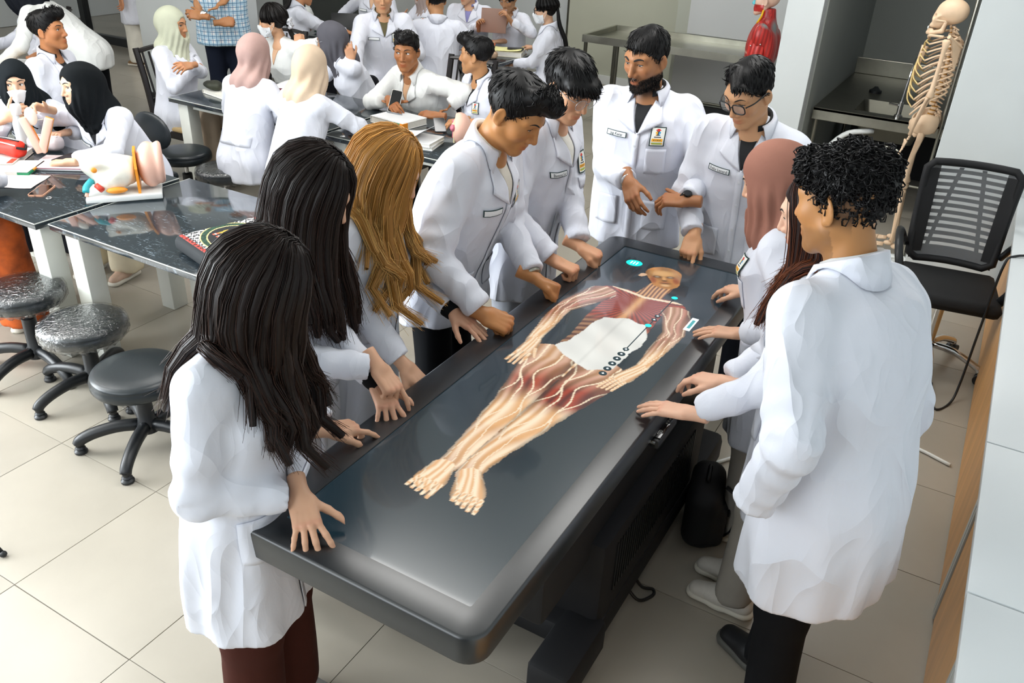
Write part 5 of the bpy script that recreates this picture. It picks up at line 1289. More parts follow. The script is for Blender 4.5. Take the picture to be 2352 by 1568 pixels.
    def glasses(s, kind='round', col='b9bcc0', drop=0.0):
        m = mat('frame_'+col, col, 0.25, 0.8 if kind == 'round' else 0.0); z0, y0 = 0.003-drop, 0.106
        f = None
        for sx in (-1, 1):
            w_, h_, e = (0.0235, 0.0225, 2.0) if kind == 'round' else (0.026, 0.020, 3.2)
            P = []
            for a in np.linspace(0, 2*math.pi, 28, endpoint=False):
                c, t = math.cos(a), math.sin(a); x = math.copysign(abs(c)**(2/e), c)*w_; z = math.copysign(abs(t)**(2/e), t)*h_
                P.append(s.hp((sx*0.0325+x, y0-0.010*(sx*0.0325+x)**2/0.002*0.35, z0+z)))
            o = MB().tube(P, 0.0012 if kind == 'round' else 0.0028, 6, closed=True).build('glasses_rim' if f is None else 'glasses_rim', m, s.root, True)
            b = MB(); c = np.mean(P, 0); b.add([c]+P, [(0, 1+i, 1+(i+1) % 28) for i in range(28)]); b.build('lens', mat('lens_glass', 'f4f6f8', 0.02, alpha=0.16, spec=0.9), s.root, True)
            MB().tube(spl([s.hp((sx*.0585, y0-.012, z0+.008)), s.hp((sx*.076, .06, z0+.010)), s.hp((sx*.083, -.002, z0+.012)), s.hp((sx*.081, -.022, z0-.008))], 12), 0.0013 if kind == 'round' else 0.0028, 6).build('glasses_temple', m, s.root, True)
        MB().tube(spl([s.hp((-.010, y0, z0+.004)), s.hp((0, y0+.003, z0+.008)), s.hp((.010, y0, z0+.004))], 8), 0.0012 if kind == 'round' else 0.002, 6).build('glasses_bridge', m, s.root, True)
        return s
    # -------------------------------------------------------------- legs and feet
    def sit(s, knee_fwd=0.42, spread=0.10, foot_back=0.0, turn=0.0, cover=0.85):
        S = s.S; s.kcov = cover; s.knee = []; s.ank = []; z = s.zh-0.0
        for sx in (1, -1):
            a = turn; hp = np.array([sx*0.085*S, 0.0, z-0.02]); kn = np.array([sx*(0.085+spread*0.5)*S+knee_fwd*math.sin(a), knee_fwd*S*math.cos(a), z+0.0]); s.knee.append((hp, kn))
            s.ank.append(kn+np.array([0, -foot_back, -(kn[2]-s.drop-0.09)]))
        return s
    def stand(s, feet=None):
        S = s.S; s.legs = []
        for sx, f_ in zip((1, -1), feet or ((0.09, 0.0), (-0.09, 0.0))):
            hp = np.array([sx*0.085*S, 0, s.zh]); an = np.array([f_[0], f_[1], 0.09]); kn = (hp+an)/2+np.array([0, 0.025, 0.01]); s.legs.append((hp, kn, an))
        return s
    def trousers(s, hexc='15171a', flare=1.0, name='trousers', h=None, shoe=None, sole=None, mt=None, bare=False, hemz=0.0):
        S = s.S
        L = [(hp, kn, an) for (hp, kn), an in zip(s.knee, s.ank)] if s.knee is not None else s.legs
        def fn(p):
            d = None
            for hp, kn, an in L:
                e = smin(s_cone(p, hp, kn, 0.086*S*s.g, 0.066*S*(0.6+0.4*flare)), smax(s_cone(p, kn, an, 0.064*S*(0.6+0.4*flare), 0.058*S*flare), (s.drop+0.055+hemz)-p[:, 2], 0.005), 0.03)
                d = e if d is None else smin(d, e, 0.02)
            d = smin(d, s_ell(p, (0, -0.01, s.zh), (0.155*S*s.g, 0.11*S*s.g, 0.12*S)), 0.05)
            return d-0.005*nz3(p*np.array([1, 1, .5], f32)+3, 24)-0.004*(1-np.abs(nz3(p*np.array([1, 1, .4], f32), 16)))**3
        P = np.array([q for l in L for q in l]); lo = P.min(0)-0.19; hi = P.max(0)+0.17
        V, F = sdf_mesh(fn, lo, hi, h or 0.017*s.res**0.6); mk(name, V, F, mt or cloth(hexc), s.root, True)
        if shoe:
            for i, (hp, kn, an) in enumerate(L): s.shoe(an, shoe, sole)
        return s
    def shoe(s, an, hexc, sole=None, fd=(0, 1, 0), name='shoe', style=None):
        f_ = np.array(fd, float); f_ /= np.linalg.norm(f_); r = np.array([f_[1], -f_[0], 0]); z0 = s.drop; R = np.array([r, f_, [0, 0, 1]]).astype(f32); sc = 0.9 if s.fem else 1.03
        o_ = np.array([an[0], an[1], z0], f32)
        def up(p):
            q = ((p-o_) @ R.T)/sc; 
            d = s_tube(q, [(0, -.045, .05), (0, .05, .05), (0.0, .14, .032)], [.040, .042, .036], .02); d = smin(d, s_cone(q, (0, -.03, .06), (0, -.03, .10), .038, .036), .02)
            d = smax(d, .022-q[:, 2], .004); return smax(d, -s_cone(q, (0, -.03, .10), (0, -.03, .16), .030, .034), .004)*sc
        def so(p):
            q = ((p-o_) @ R.T)/sc; w_ = np.interp(q[:, 1], [-.09, -.03, .04, .11, .18], [.034, .038, .040, .045, .036]).astype(f32)
            d = np.maximum(np.abs(q[:, 0])-w_, 0); d = s_tube(np.stack([q[:, 0], q[:, 1], q[:, 2]*0], 1), [(0, -.05, 0), (0, .05, 0), (.0, .14, 0)], [.043, .043, .044], .02); return smax(d, np.abs(q[:, 2]-.016)-.0145, .006)*sc
        b0, b1 = o_-0.26, o_+np.array([.26, .26, .2])
        V, F = sdf_mesh(up, b0, b1, 0.0085*s.res**0.5); o = mk(name, V, F, mat('shoe_'+hexc, hexc, .55, noise=(40, .06)), s.root, True)
        V, F = sdf_mesh(so, b0, b1, .010*s.res**0.5); mk('sole', V, F, mat('sole_'+(sole or 'd9d4c6'), sole or 'd9d4c6', .6), o, True)
        if style == 'orange':
            for k in range(4):
                a = o_+R.T @ (np.array([-.02, .05+.022*k, .088-.006*k])*sc); c = o_+R.T @ (np.array([.02, .055+.022*k, .088-.006*k])*sc); MB().tube([a, (a+c)/2+[0, 0, .006], c], .003, 6).build('lace', mat('lace_orange', 'ff5a1e', .6), o)
        return o
def DBG(nm, s):
    import sys
    W = lambda q: s.base+s.rot @ (np.asarray(q, float)-np.array([0, 0, s.drop]))
    g = lambda q: '(%d,%d)' % proj(W(q))[:2]
    print('DBG', nm, 'top', g(s.hp((0, 0, .12))), 'ctr', g(s.ho), 'nose', g(s.hp((0, .11, -.03))), 'chin', g(s.hp((0, .07, -.11))), 'shR', g(s.shR), 'shL', g(s.shL), *['%s el %s wr %s' % (k, g(a['el']), g(a['wr'])) for k, a in s.arms.items()], 'hemF', g((0, .17, .74*s.S)), 'htz %.2f' % W(s.hp((0, 0, .12)))[2], 'hc', np.round(W(s.ho), 2), 'hemL', g((-.22, 0, .74*s.S)), 'hemR', g((.22, 0, .74*s.S)))
A = p = Person((-1.36, 1.11), 14, 1.56, 'woman with long dark wavy hair nearest the camera, hand spread on the table corner', lean=3, hunch=8, head=(24, 26, 0), skin='d6ab8e')
p.arm('R', (-1.15, 1.10, .950), (0.74, -0.55, -0.40), (0.25, -0.30, 0.9), 'spread')
p.arm('L', (-1.30, 1.36, .93), (0.5, 0.85, -0.2), (0, 0, 1), 'point')
p.coat(hem=.55, inner=M_shirtblk).body().longhair(.43, '1d1310', '2e1b13', wave=.014, curl=.03, pull=(0.0, .10, 0), rng_az=(24, 180), lock_r=.023).stand().trousers('43211a', flare=1.7, shoe='d8dadb')
B = p = Person((-1.67, 1.56), 8, 1.62, 'woman with straight dark hair pointing down with one fist, second along the table', lean=9, hunch=6, head=(12, 30, 0), skin='d6ab8e')
p.arm('R', (-1.31, 1.60, 1.00), (0.75, -0.1, -0.65), (0.5, 0.0, 0.85), 'point')
p.arm('L', (-1.35, 1.78, .90), (0.75, 0.1, -0.65), (0.5, 0.0, 0.85), 'relax')
p.coat(hem=.55, inner='3a3020').body().longhair(.44, '1a110e', '2c1a13', wave=.006, pull=(0, .1, 0), taper=.5, rng_az=(26, 180)).stand().trousers('1c1d22', flare=1.3)
C = p = Person((-1.67, 1.90), 8, 1.58, 'woman with wavy copper blonde hair and black cuffs at the display table', lean=8, hunch=5, head=(16, 30, 0), skin='dcae92')
p.arm('R', (-1.31, 1.60, .945), (0.75, -0.45, -0.5), (0.2, -0.1, 0.95), 'spread')
p.arm('L', (-1.385, 2.10, .945), (0.9, 0.05, -0.4), (0, 0, 1), 'flat')
p.coat(hem=.55, inner=M_shirtblk).body().eyes((0, 20)).longhair(.46, 'b47f3e', 'dcae6a', wave=.012, curl=.06, pull=(0.05, .08, 0), rng_az=(34, 180)).stand().trousers('15161a')
p.cuff = None
D = p = Person((-1.66, 2.42), 5, 1.73, 'tall man in profile with quiff leaning on both fists over the display table', fem=False, lean=18, hunch=8, head=(-4, 34, 0), skin='b9814f', face=dict(lid=.3, nose=1.05))
p.arm('R', (-1.285, 2.14, .945), (0.85, 0.35, -0.35), (-0.2, -0.5, 0.85), 'fist')
p.arm('L', (-1.29, 2.50, .945), (0.85, 0.3, -0.3), (0, 0.3, 0.9), 'fist')
p.coat(inner='d8d2c6', badge=True, tagtxt='').body(stubble=1).eyes((0, 20)).shorthair('quiff', n=1700).stand().trousers('101216')
E_ = p = Person((-1.62, 2.95), 0, 1.69, 'young man with bowl-cut hair and round wire glasses', fem=False, lean=12, hunch=6, head=(-16, 28, 0), skin='d3a07c', face=dict(mouth=.8, lid=.35, jaw=.95))
p.arm('R', (-1.30, 2.68, .945), (0.9, 0.2, -0.3), (0, 0, 1), 'fist')
p.arm('L', (-1.285, 2.87, .945), (0.9, 0.2, -0.3), (0, 0, 1), 'fist')
p.coat(inner='e4e2da', badge=True, tagtxt='Bintang Sid', hem=.66).body().eyes((0, 22)).glasses('round').shorthair('bowl', n=1800, length=.036).stand().trousers('c3c8d4')
F_ = p = Person((-1.33, 3.60), -82, 1.69, 'bearded man in a white lab coat gesturing at the far end of the display table', fem=False, lean=4, head=(-24, 16, 0), skin='a8744e', face=dict(lid=.4, jaw=1.12, nose=1.1, mouth=.6), girth=1.06)
p.arm('R', (-1.27, 3.30, 1.10), (0.5, -0.6, -0.55), (-0.5, -0.6, 0.6), 'relax')
p.arm('L', (-1.0, 3.28, 1.08), (-0.95, -0.15, -0.1), (0.1, -0.3, 0.9), 'hold')
p.coat(inner=M_shirtblk, badge=True, tagtxt='Jag Karar').body(beard=.85, stubble=.9).beard().eyes((0, 15), thick=1.6).shorthair('crop', n=1500).stand().trousers('9ea3ad')
G_ = p = Person((-0.82, 3.54), -86, 1.67, 'young man with black-rimmed glasses and side-parted hair looking down at the screen', fem=False, lean=9, hunch=6, head=(-26, 29, 0), skin='cf9d75', face=dict(lid=.25))
p.arm('R', (-0.93, 3.235, .95), (0.1, -0.8, -0.55), (0, -0.3, 0.95), 'point')
p.arm('L', (-0.55, 3.42, .80), (0.1, -0.3, -0.9), (0.8, -0.3, 0), 'relax')
p.coat(inner=M_shirtblk, tagtxt='Felix Lenardi').body(stubble=.8).eyes((0, 25)).glasses('square', '111214').shorthair('part', n=1700, length=.028).stand().trousers('20242c')
H_ = p = Person((-0.40, 2.72), 182, 1.53, 'woman in a dusty brown headscarf at the right side of the display table', lean=8, hunch=6, head=(0, 24, 0), skin='dcb093')
p.arm('R', (-0.59, 2.87, .94), (-0.9, 0.1, -0.2), (0, 0, 1), 'relax')
p.arm('L', (-0.52, 2.52, .94), (-0.95, 0.0, -0.2), (0, 0, 1), 'flat')
p.coat(hem=.52, collar=False, open_v=False, badge=True).body().eyes((0, 15)).hijab('9a6b5c', .015, 1.0, scarf_low=1.385).stand().trousers('b8b2a8', flare=1.3, shoe='c9c2b4')
I_ = p = Person((-0.225, 2.315), 178, 1.58, 'woman with long auburn brown hair, half hidden behind the tall man', lean=5, hunch=4, head=(4, 20, 0), skin='e3b89e', face=dict(lid=.25, lipcol=srgb('c0605e')))
p.arm('R', (-0.47, 2.17, .95), (-0.9, 0.1, -0.2), (0, 0, 1), 'relax')
p.arm('L', (-0.50, 1.97, .94), (-0.98, 0.05, -0.2), (0, 0, 1), 'flat')
p.coat(hem=.53, inner=M_shirtblk).body().eyes((0, 15)).longhair(.37, '2a1611', '6e3a20', wave=.005, pull=(-.1, -.05, 0), taper=.6, rng_az=(60, 180)).stand(((.08, .10), (-.05, .08))).trousers('a39d93', flare=1.2, shoe='cfcac0')
J_ = p = Person((-0.07, 1.905), 152, 1.75, 'tall man with curly black hair, a hand in his coat pocket, back to the camera', fem=False, lean=10, hunch=8, head=(8, 14, 0), skin='b5804f', girth=1.0)
p.arm('L', (-0.24, 1.69, .92), (-0.9, 0.0, -0.5), (0, -1, 0.2), None, pole=(-.5, -.8, -.2))
p.arm('R', (0.02, 2.15, .80), (-0.1, 0.0, -0.9), (0, 1, 0.2), 'relax')
p.coat(hem=.60, inner='d8d8d8', badge=True).body(stubble=.8, beard=.35).shorthair('curly', n=3600, length=.020, vol=-.001).stand(((.1, .13), (-.1, -.05))).trousers('101114', flare=1.15, shoe='131417', sole='55554f')
for o_ in [c_ for c_ in p.root.children if c_.name.startswith('shoe')]:
    v_ = np.array([q_.co[:] for q_ in o_.data.vertices]); f_ = v_[:, 1].max(); cx_ = v_[:, 0].mean()
    for k in range(4): MB().tube([(cx_-.025, f_-.10-.018*k, .072+.008*k), (cx_, f_-.097-.018*k, .082+.009*k), (cx_+.025, f_-.10-.018*k, .072+.008*k)], .0035, 6).build('lace', mat('lace_orange', 'ff5a1e', .6), o_)
for n, q in zip('ABCDEFGHIJ', (A, B, C, D, E_, F_, G_, H_, I_, J_)): DBG(n, q)

def bangle(p, side, r, h, m, name, off=.01):
    A_ = p.arms[side]; e = A_['wr']-A_['el']; e /= np.linalg.norm(e); Q = Vector((0, 0, 1)).rotation_difference(Vector(e)).to_matrix()
    MB().lathe([(r, -h), (r+.004, -h*.6), (r+.004, h*.6), (r, h)], n=24, c=A_['wr']-e*off, R=Q).build(name, m, p.root, True); return A_, e
bangle(F_, 'R', .031, .004, M_chrome, 'steel_bangle')
A_, e_ = bangle(F_, 'L', .030, .011, M_blk_matte, 'wrist_watch'); MB().lathe([(.019, 0), (.019, .008), (.016, .011), (0, .011)], n=18, c=A_['wr']-e_*.01+A_['dn']*.028, R=Vector((0, 0, 1)).rotation_difference(Vector(A_['dn'])).to_matrix()).build('watch_face', M_phone, F_.root, autos=40)
bangle(D, 'L', .029, .008, M_steel, 'wrist_watch', .02)
for sd_ in ('R', 'L'):
    A_ = C.arms[sd_]; e_ = A_['wr']-A_['el']; e_ /= np.linalg.norm(e_); MB().tube([A_['wr']-e_*.06, A_['wr']-e_*.02, A_['wr']+e_*.006], [.037, .036, .031], 16).build('black_cuff', cloth('101114'), C.root, True)
for p_ in (H_, I_):
    A_ = p_.arms['L']; sx_ = -1
def bg(base, yaw, H, label, face_h=None, **k):
    k.setdefault('res', 1.6); return Person(base, yaw, H, label, **k)
SEAT = dict(hip=0.55)
def fin(p, face_h=None, hand_h=None, **k): return p.body(head_h=face_h or .006, hand_h=hand_h, **k)
a = p = bg((-7.15, 4.55), -150, 1.60, 'student at the far left edge with a dark ponytail, seated behind books', lean=16, head=(10, 20, 0), skin='c98f66', **SEAT)
p.sit().arm('L', (-6.80, 4.16, .80), (.3, -.9, -.1), (0, 0, 1), 'fist').arm('R', (-7.35, 4.1, .80), (-.3, -.9, -.1), (0, 0, 1), 'flat')
p.coat(inner=M_shirtblk, badge=True); fin(p).eyes(); p.longhair(.5, '15100f', pony=(0, -.12, .02), n=14).trousers('1b1c22')
a = p = bg((-5.62, 3.46), 24, 1.62, 'boy in profile with a dark fade haircut and black collar, looking right', fem=False, lean=10, head=(4, -4, 0), skin='b5794f', **SEAT)
p.sit().arm('L', (-5.42, 3.68, .68), (.9, .2, -.3), (0, 0, 1), 'relax').arm('R', (-5.33, 3.46, .66), (.9, .2, -.3), (0, 0, 1), 'relax')
p.coat(inner=M_shirtblk); fin(p, .0048, stubble=1).eyes(); p.shorthair('quiff', n=1800).trousers('1b1c22')
DBG('2', p)
a = p = bg((-6.32, 4.32), 205, 1.62, 'person in a cream white shirt and black headscarf bending over the left table', lean=46, hunch=14, head=(0, 40, 0), skin='d0a080')
p.arm('R', (-6.9, 4.32, .85), (-.8, -.3, -.4), (0, 0, 1), 'relax').arm('L', (-6.65, 3.75, .80), (-.7, -.5, -.4), (0, 0, 1), 'relax')
p.coat(M_shirt, name='shirt', hem=.78, open_v=False, collar=False, pockets=False); fin(p).eyes(); p.hijab('10141c', .06, 2.0).stand().trousers('101115', flare=1.5)
DBG('3', p)
a = p = bg((-5.05, 3.12), -60, 1.56, 'student in black headscarf and white face mask holding a grey bottle', lean=33, hunch=10, head=(26, 2, 0), skin='d9b093', face=dict(lid=.9), **SEAT)
p.sit().arm('R', (-4.76, 2.66, .93), (.6, .5, .45), (.5, -.8, .2), 'hold').arm('L', (-4.62, 2.90, .82), (.2, -.7, .1), (0, 0, 1), 'relax')
p.coat(collar=True, open_v=False, tagtxt=''); fin(p, .0046).eyes((-32, 6)); p.mask().hijab('12181c', .09, 4.0, wide=.052, tall=.072).trousers('1b1c22')
DBG('4', p)
a = p = bg((-4.47, 3.24), -78, 1.60, 'student in black headscarf holding up a pink ear bone model', lean=30, hunch=8, head=(-22, 4, 6), skin='ddb899', face=dict(lid=.7), **SEAT)
p.sit().arm('R', (-4.60, 2.80, .98), (.1, -.8, .35), (-.5, .1, .8), 'hold', pole=(1, -.4, -.5)).arm('L', (-4.22, 2.62, .79), (-.8, -.4, -.1), (0, 0, 1), 'relax', pole=(-.9, -.5, -.2))
p.coat(inner=M_shirtblk, badge=False, tagtxt=''); fin(p, .0046).eyes((20, 8)); p.hijab('0f1316', .06, 6.0, wide=.056, tall=.086, back=.01).trousers('d8cdb2', flare=1.8, shoe='d0b09a')
DBG('5', p)
a = p = bg((-9.15, 6.95), 200, 1.66, 'person in a long white coat, cream trousers and brown sandals standing by the left column', skin='c9906a')
p.arm('R', (-9.2, 7.2, .8), (0, 0, -1), (0, 1, 0), 'relax').arm('L', (-9.05, 6.7, .8), (0, 0, -1), (0, 1, 0), 'relax')
p.coat(hem=.50, pockets=False); fin(p).hijab('8a7a70').stand().trousers('e4e0d4', flare=1.9, shoe='8a6a44', sole='e6ded0')
DBG('6', p)
def plaid():
    m = bpy.data.materials.new('plaid'); m.use_nodes = True; nt = m.node_tree; N = nt.nodes; L = nt.links; b = N['Principled BSDF']; b.inputs['Roughness'].default_value = .85
    tc = N.new('ShaderNodeTexCoord'); sp = N.new('ShaderNodeSeparateXYZ'); L.new(tc.outputs['Object'], sp.inputs[0])
    def band(o, per, w_, off):
        a1 = N.new('ShaderNodeMath'); a1.operation = 'MULTIPLY_ADD'; a1.inputs[1].default_value = 1/per; a1.inputs[2].default_value = off; L.new(o, a1.inputs[0])
        f = N.new('ShaderNodeMath'); f.operation = 'FRACT'; L.new(a1.outputs[0], f.inputs[0]); c = N.new('ShaderNodeMath'); c.operation = 'LESS_THAN'; c.inputs[1].default_value = w_; L.new(f.outputs[0], c.inputs[0]); return c.outputs[0]
    col = None
    def layer(fac, c, prev):
        mx = N.new('ShaderNodeMix'); mx.data_type = 'RGBA'; L.new(fac, mx.inputs[0]); mx.inputs[7].default_value = (*srgb(c), 1)
        if prev is None: mx.inputs[6].default_value = (*srgb('e9eef2'), 1)
        else: L.new(prev, mx.inputs[6])
        return mx.outputs[2]
    ang = N.new('ShaderNodeMath'); ang.operation = 'ARCTAN2'; L.new(sp.outputs[0], ang.inputs[0]); L.new(sp.outputs[1], ang.inputs[1])
    au = N.new('ShaderNodeMath'); au.operation = 'MULTIPLY'; au.inputs[1].default_value = .19; L.new(ang.outputs[0], au.inputs[0])
    for o in (au.outputs[0], sp.outputs[2]): col = layer(band(o, .066, .5, .3), 'b9d6e8', col)
    for o in (au.outputs[0], sp.outputs[2]): col = layer(band(o, .033, .13, 0), '2b6f9e', col)
    L.new(col, b.inputs['Base Color']); return m
a = p = bg((-5.96, 5.38), -42, 1.70, 'man in a blue and white plaid shirt standing with folded arms and a silver watch', fem=False, girth=1.12, skin='b98358')
p.arm('R', (-5.74, 5.17, 1.06), (.6, .7, .05), (.5, -.6, .4), 'fist', pole=(.9, -.2, -.5)).arm('L', (-5.80, 5.02, 1.12), (-.85, -.4, .1), (.5, -.6, .4), 'relax', pole=(-.9, .0, -.4))
p.coat(plaid(), name='plaid_shirt', hem=.84, short=.20, open_v=False, pockets=False, inset=0, buttons=False); fin(p, hand_h=.006).eyes(); p.shorthair('crop').stand().trousers('161c2b')
b_ = p.arms['L']; e2 = (b_['wr']-b_['el']); e2 /= np.linalg.norm(e2)
MB().lathe([(.031, -.012), (.033, -.012), (.033, .012), (.031, .012)], n=20, R=Vector((0, 0, 1)).rotation_difference(Vector(e2)).to_matrix(), c=b_['wr']-e2*.02).lathe([(0, .007), (.017, .007), (.019, 0)][::-1], n=18, c=b_['wr']-e2*.02+b_['dn']*.03, R=Vector((0, 0, 1)).rotation_difference(Vector(b_['dn'])).to_matrix()).build('wrist_watch', M_chrome, p.root, autos=40)
DBG('7', p)
a = p = bg((-5.42, 4.34), 12, 1.54, 'woman in pale green headscarf seated with folded arms at the table end', lean=6, head=(6, 6, 0), skin='c58f68', face=dict(mouth=.5, lid=.7), **SEAT)
p.sit(cover=.9).arm('R', (-5.17, 4.36, .90), (-.2, .9, -.2), (.6, 0, .7), 'hold', pole=(.8, -.2, -.6)).arm('L', (-5.08, 4.24, .94), (.1, -.95, .05), (.6, 0, .7), 'relax', pole=(-.8, -.1, -.6))
p.coat(inner='c9c8b0', badge=True, tagtxt=''); fin(p, .0048).eyes((-10, 0)); p.hijab('c3c6b0', .05, 3.0, wide=.058, tall=.082).trousers('b9a894', flare=1.4)
DBG('8', p)
a = p = bg((-4.13, 3.78), 96, 1.60, 'woman in dusty pink headscarf seated with her back to us', lean=14, hunch=8, head=(2, 14, 0), **SEAT)
p.sit(cover=.95).arm('R', (-3.88, 4.12, .79), (.3, .9, 0), (0, 0, 1), 'relax').arm('L', (-4.36, 4.2, .79), (.3, .9, 0), (0, 0, 1), 'relax')
p.coat(collar=False, open_v=False, pockets=False, hem=.74); p.patch('back_belt', [(.13, 1.06), (-.13, 1.06), (-.13, .99), (.13, .99)], M_coat, .003, 4, 10, back=True); fin(p, .0075).hijab('b99a93', .03, 5.0).trousers('b9a894', flare=1.4)
DBG('9', p)
a = p = bg((-3.66, 3.72), 84, 1.60, 'woman in cream headscarf seated with her back to us, fist on the table', lean=16, hunch=8, head=(12, 14, 0), skin='d0a07e', **SEAT)
p.sit(cover=.95).arm('R', (-3.54, 4.18, .80), (.35, .9, -.1), (.2, 0, 1), 'fist', pole=(.9, -.4, 0)).arm('L', (-3.95, 4.2, .79), (.2, .9, 0), (0, 0, 1), 'relax')
p.coat(open_v=False, pockets=False, hem=.74); fin(p, .0075).hijab('dcc4aa', .03, 8.0).trousers('2a2a30', flare=1.2)
DBG('10', p)
a = p = bg((-4.97, 5.22), -95, 1.58, 'woman in white blouse and face mask resting her cheek on her hand', lean=17, hunch=6, head=(-48, 8, 0), skin='d2a27e', face=dict(lid=.5), **SEAT)
p.sit().arm('L', (-4.82, 5.08, 1.00), (-.15, .25, .9), (.5, -.8, .1), 'fist', pole=(-.4, .1, -1)).arm('R', (-5.2, 4.95, .79), (.5, -.8, 0), (0, 0, 1), 'relax')
p.coat(M_shirt, name='blouse', inner='d9b08f', pockets=False, collar=False); fin(p, .0048).eyes((0, 10)); p.mask().longhair(.30, '14100f', pony=(0, -.115, -.03), n=16).trousers('1b1c22')
MB().tube([p.hp((.03*math.cos(t), -.135+.012*math.sin(3*t), -.03+.03*math.sin(t))) for t in np.linspace(0, 6.1, 14)], .016, 7, closed=True).build('hair_tie', mat('spotted_cloth', 'e8eaf0', .8, noise=(45, .9)), p.root, True)
DBG('11', p)
a = p = bg((-4.16, 5.15), -120, 1.58, 'woman in grey headscarf and glasses leaning her chin on her hand', lean=25, hunch=8, head=(-30, 16, 0), skin='c99a78', **SEAT)
p.sit().arm('L', (-4.16, 4.92, 1.0), (-.3, .1, .9), (.6, -.7, .1), 'relax', pole=(-.3, .1, -1)).arm('R', (-4.5, 4.8, .79), (-.3, -.9, 0), (0, 0, 1), 'relax', pole=(.8, -.5, -.2))
p.coat(open_v=False, pockets=False); fin(p, .0055).eyes(); p.glasses('round').hijab('5d5c63', .06, 7.0).trousers('1b1c22')
DBG('12', p)
a = p = bg((-4.72, 6.02), -48, 1.70, 'smiling boy in lab coat over a khaki shirt leaning back on the table behind', fem=False, lean=8, hunch=4, head=(-4, 12, 0), skin='d2a078', face=dict(mouth=.9, lid=.5), hip=.63)
p.sit(knee_fwd=.30, foot_back=-.10).arm('L', (-4.36, 5.86, .86), (.2, -.5, -.85), (.8, .3, .3), 'relax').arm('R', (-4.55, 5.45, .80), (.5, -.2, -.75), (.6, -.6, .3), 'relax')
p.coat(inner='6d654a', badge=True, tagtxt=''); fin(p, .005).eyes(); p.shorthair('part').trousers('14151a')
DBG('13', p)
a = p = bg((-3.48, 5.10), -104, 1.70, 'young man in a white shirt holding a phone over an open textbook', fem=False, lean=29, hunch=6, head=(34, 6, 0), skin='a97148', face=dict(lid=.8, nose=1.1), girth=1.02, **SEAT)
p.sit().arm('R', (-3.56, 4.60, .85), (.75, -.55, -.1), (-.3, -.4, .85), 'hold', pole=(1, -.3, -.1)).arm('L', (-3.22, 4.66, .80), (-.9, -.2, 0), (0, -.3, .9), 'relax', pole=(-1, -.2, -.1))
p.coat(M_shirt, name='shirt', inner='c9a07e', pockets=False, slim=.01, cuff=.12); fin(p, .0046, .005).eyes((-35, -2)); p.shorthair('quiff').trousers('1a1b20')
DBG('14', p)
a = p = bg((-2.94, 4.98), -118, 1.60, 'young man in lab coat in profile with swept black hair and a badge', fem=False, lean=14, hunch=4, head=(-48, 2, 0), skin='c08c60', face=dict(lid=.5), **SEAT)
p.sit().arm('R', (-3.02, 4.66, .80), (-.4, -.9, 0), (0, 0, 1), 'relax').arm('L', (-2.76, 4.55, .84), (-.6, -.6, .1), (.2, -.4, .9), 'relax', pole=(-.9, -.4, -.2))
p.coat(inner=M_shirtblk, badge=True, tagtxt=''); fin(p, .0046, stubble=.4).eyes(); p.shorthair('quiff', length=.026).trousers('1a1b20')
DBG('15', p)
a = p = bg((-6.09, 6.20), 62, 1.66, 'student in lab coat seen from behind, reaching across to the black tablet', lean=18, hunch=8, head=(0, 16, 0), **SEAT)
p.sit().arm('R', (-5.72, 6.72, .81), (.85, .35, -.2), (0, 0, 1), 'relax', pole=(.8, -.2, -.6)).arm('L', (-6.4, 6.75, .80), (.4, .8, 0), (0, 0, 1), 'relax')
p.coat(open_v=False, pockets=False); fin(p, .0075).longhair(.35, '14100f', pony=(0, -.12, -.02), n=12).trousers('1b1c22')
DBG('16', p)
a = p = bg((-6.0, 7.55), -70, 1.66, 'student in lab coat facing us behind the black tablet, head out of frame', lean=4, head=(0, 14, 0), skin='c9966c', **SEAT)
p.sit().arm('R', (-6.28, 7.22, .80), (.4, -.8, 0), (0, 0, 1), 'relax').arm('L', (-5.72, 7.25, .80), (-.4, -.8, 0), (0, 0, 1), 'relax')
p.coat(inner='d9b08f', tagtxt=''); fin(p, .0075).shorthair('crop').trousers('1b1c22')
DBG('17', p)
a = p = bg((-5.25, 7.55), -112, 1.58, 'student in lab coat and beige headscarf reading a sheet at the back table', lean=10, head=(-8, 22, 0), skin='c99a78', **SEAT)
p.sit().arm('R', (-5.42, 7.2, .93), (.6, -.5, .3), (-.3, -.6, .6), 'hold').arm('L', (-5.22, 7.18, .88), (-.6, -.4, .2), (.3, -.6, .6), 'relax')
p.coat(open_v=False, badge=True, tagtxt=''); fin(p, .0075).eyes(); p.hijab('b0a09a', .04, 1.0).trousers('1b1c22')
DBG('18', p)
a = p = bg((-4.42, 6.40), 120, 1.70, 'young man in lab coat with dark hair turned away at the back table', fem=False, lean=10, head=(30, 6, 0), skin='c99468', **SEAT)
p.sit().arm('R', (-4.3, 6.85, .80), (0, 1, 0), (0, 0, 1), 'relax').arm('L', (-4.95, 6.75, .80), (-.4, .9, 0), (0, 0, 1), 'relax')
p.coat(open_v=False, pockets=False); fin(p, .0046).eyes(); p.shorthair('crop').trousers('1b1c22')
DBG('19', p)
a = p = bg((-4.84, 7.62), -70, 1.64, 'student in lab coat with a lilac collar half hidden at the back table', fem=False, lean=6, head=(-30, 16, 0), skin='d2a585', **SEAT)
p.sit().arm('R', (-4.8, 7.3, .80), (.4, -.8, 0), (0, 0, 1), 'relax').arm('L', (-4.35, 7.4, .80), (-.4, -.8, 0), (0, 0, 1), 'relax')
p.coat(inner='8d8cc0'); fin(p, .0046).eyes(); p.shorthair('crop').trousers('1b1c22')
DBG('20', p)
a = p = bg((-4.36, 7.60), -78, 1.58, 'woman in lab coat reading from a brown tablet cover held upright', lean=4, head=(-8, 24, 0), skin='b98a64', **SEAT)
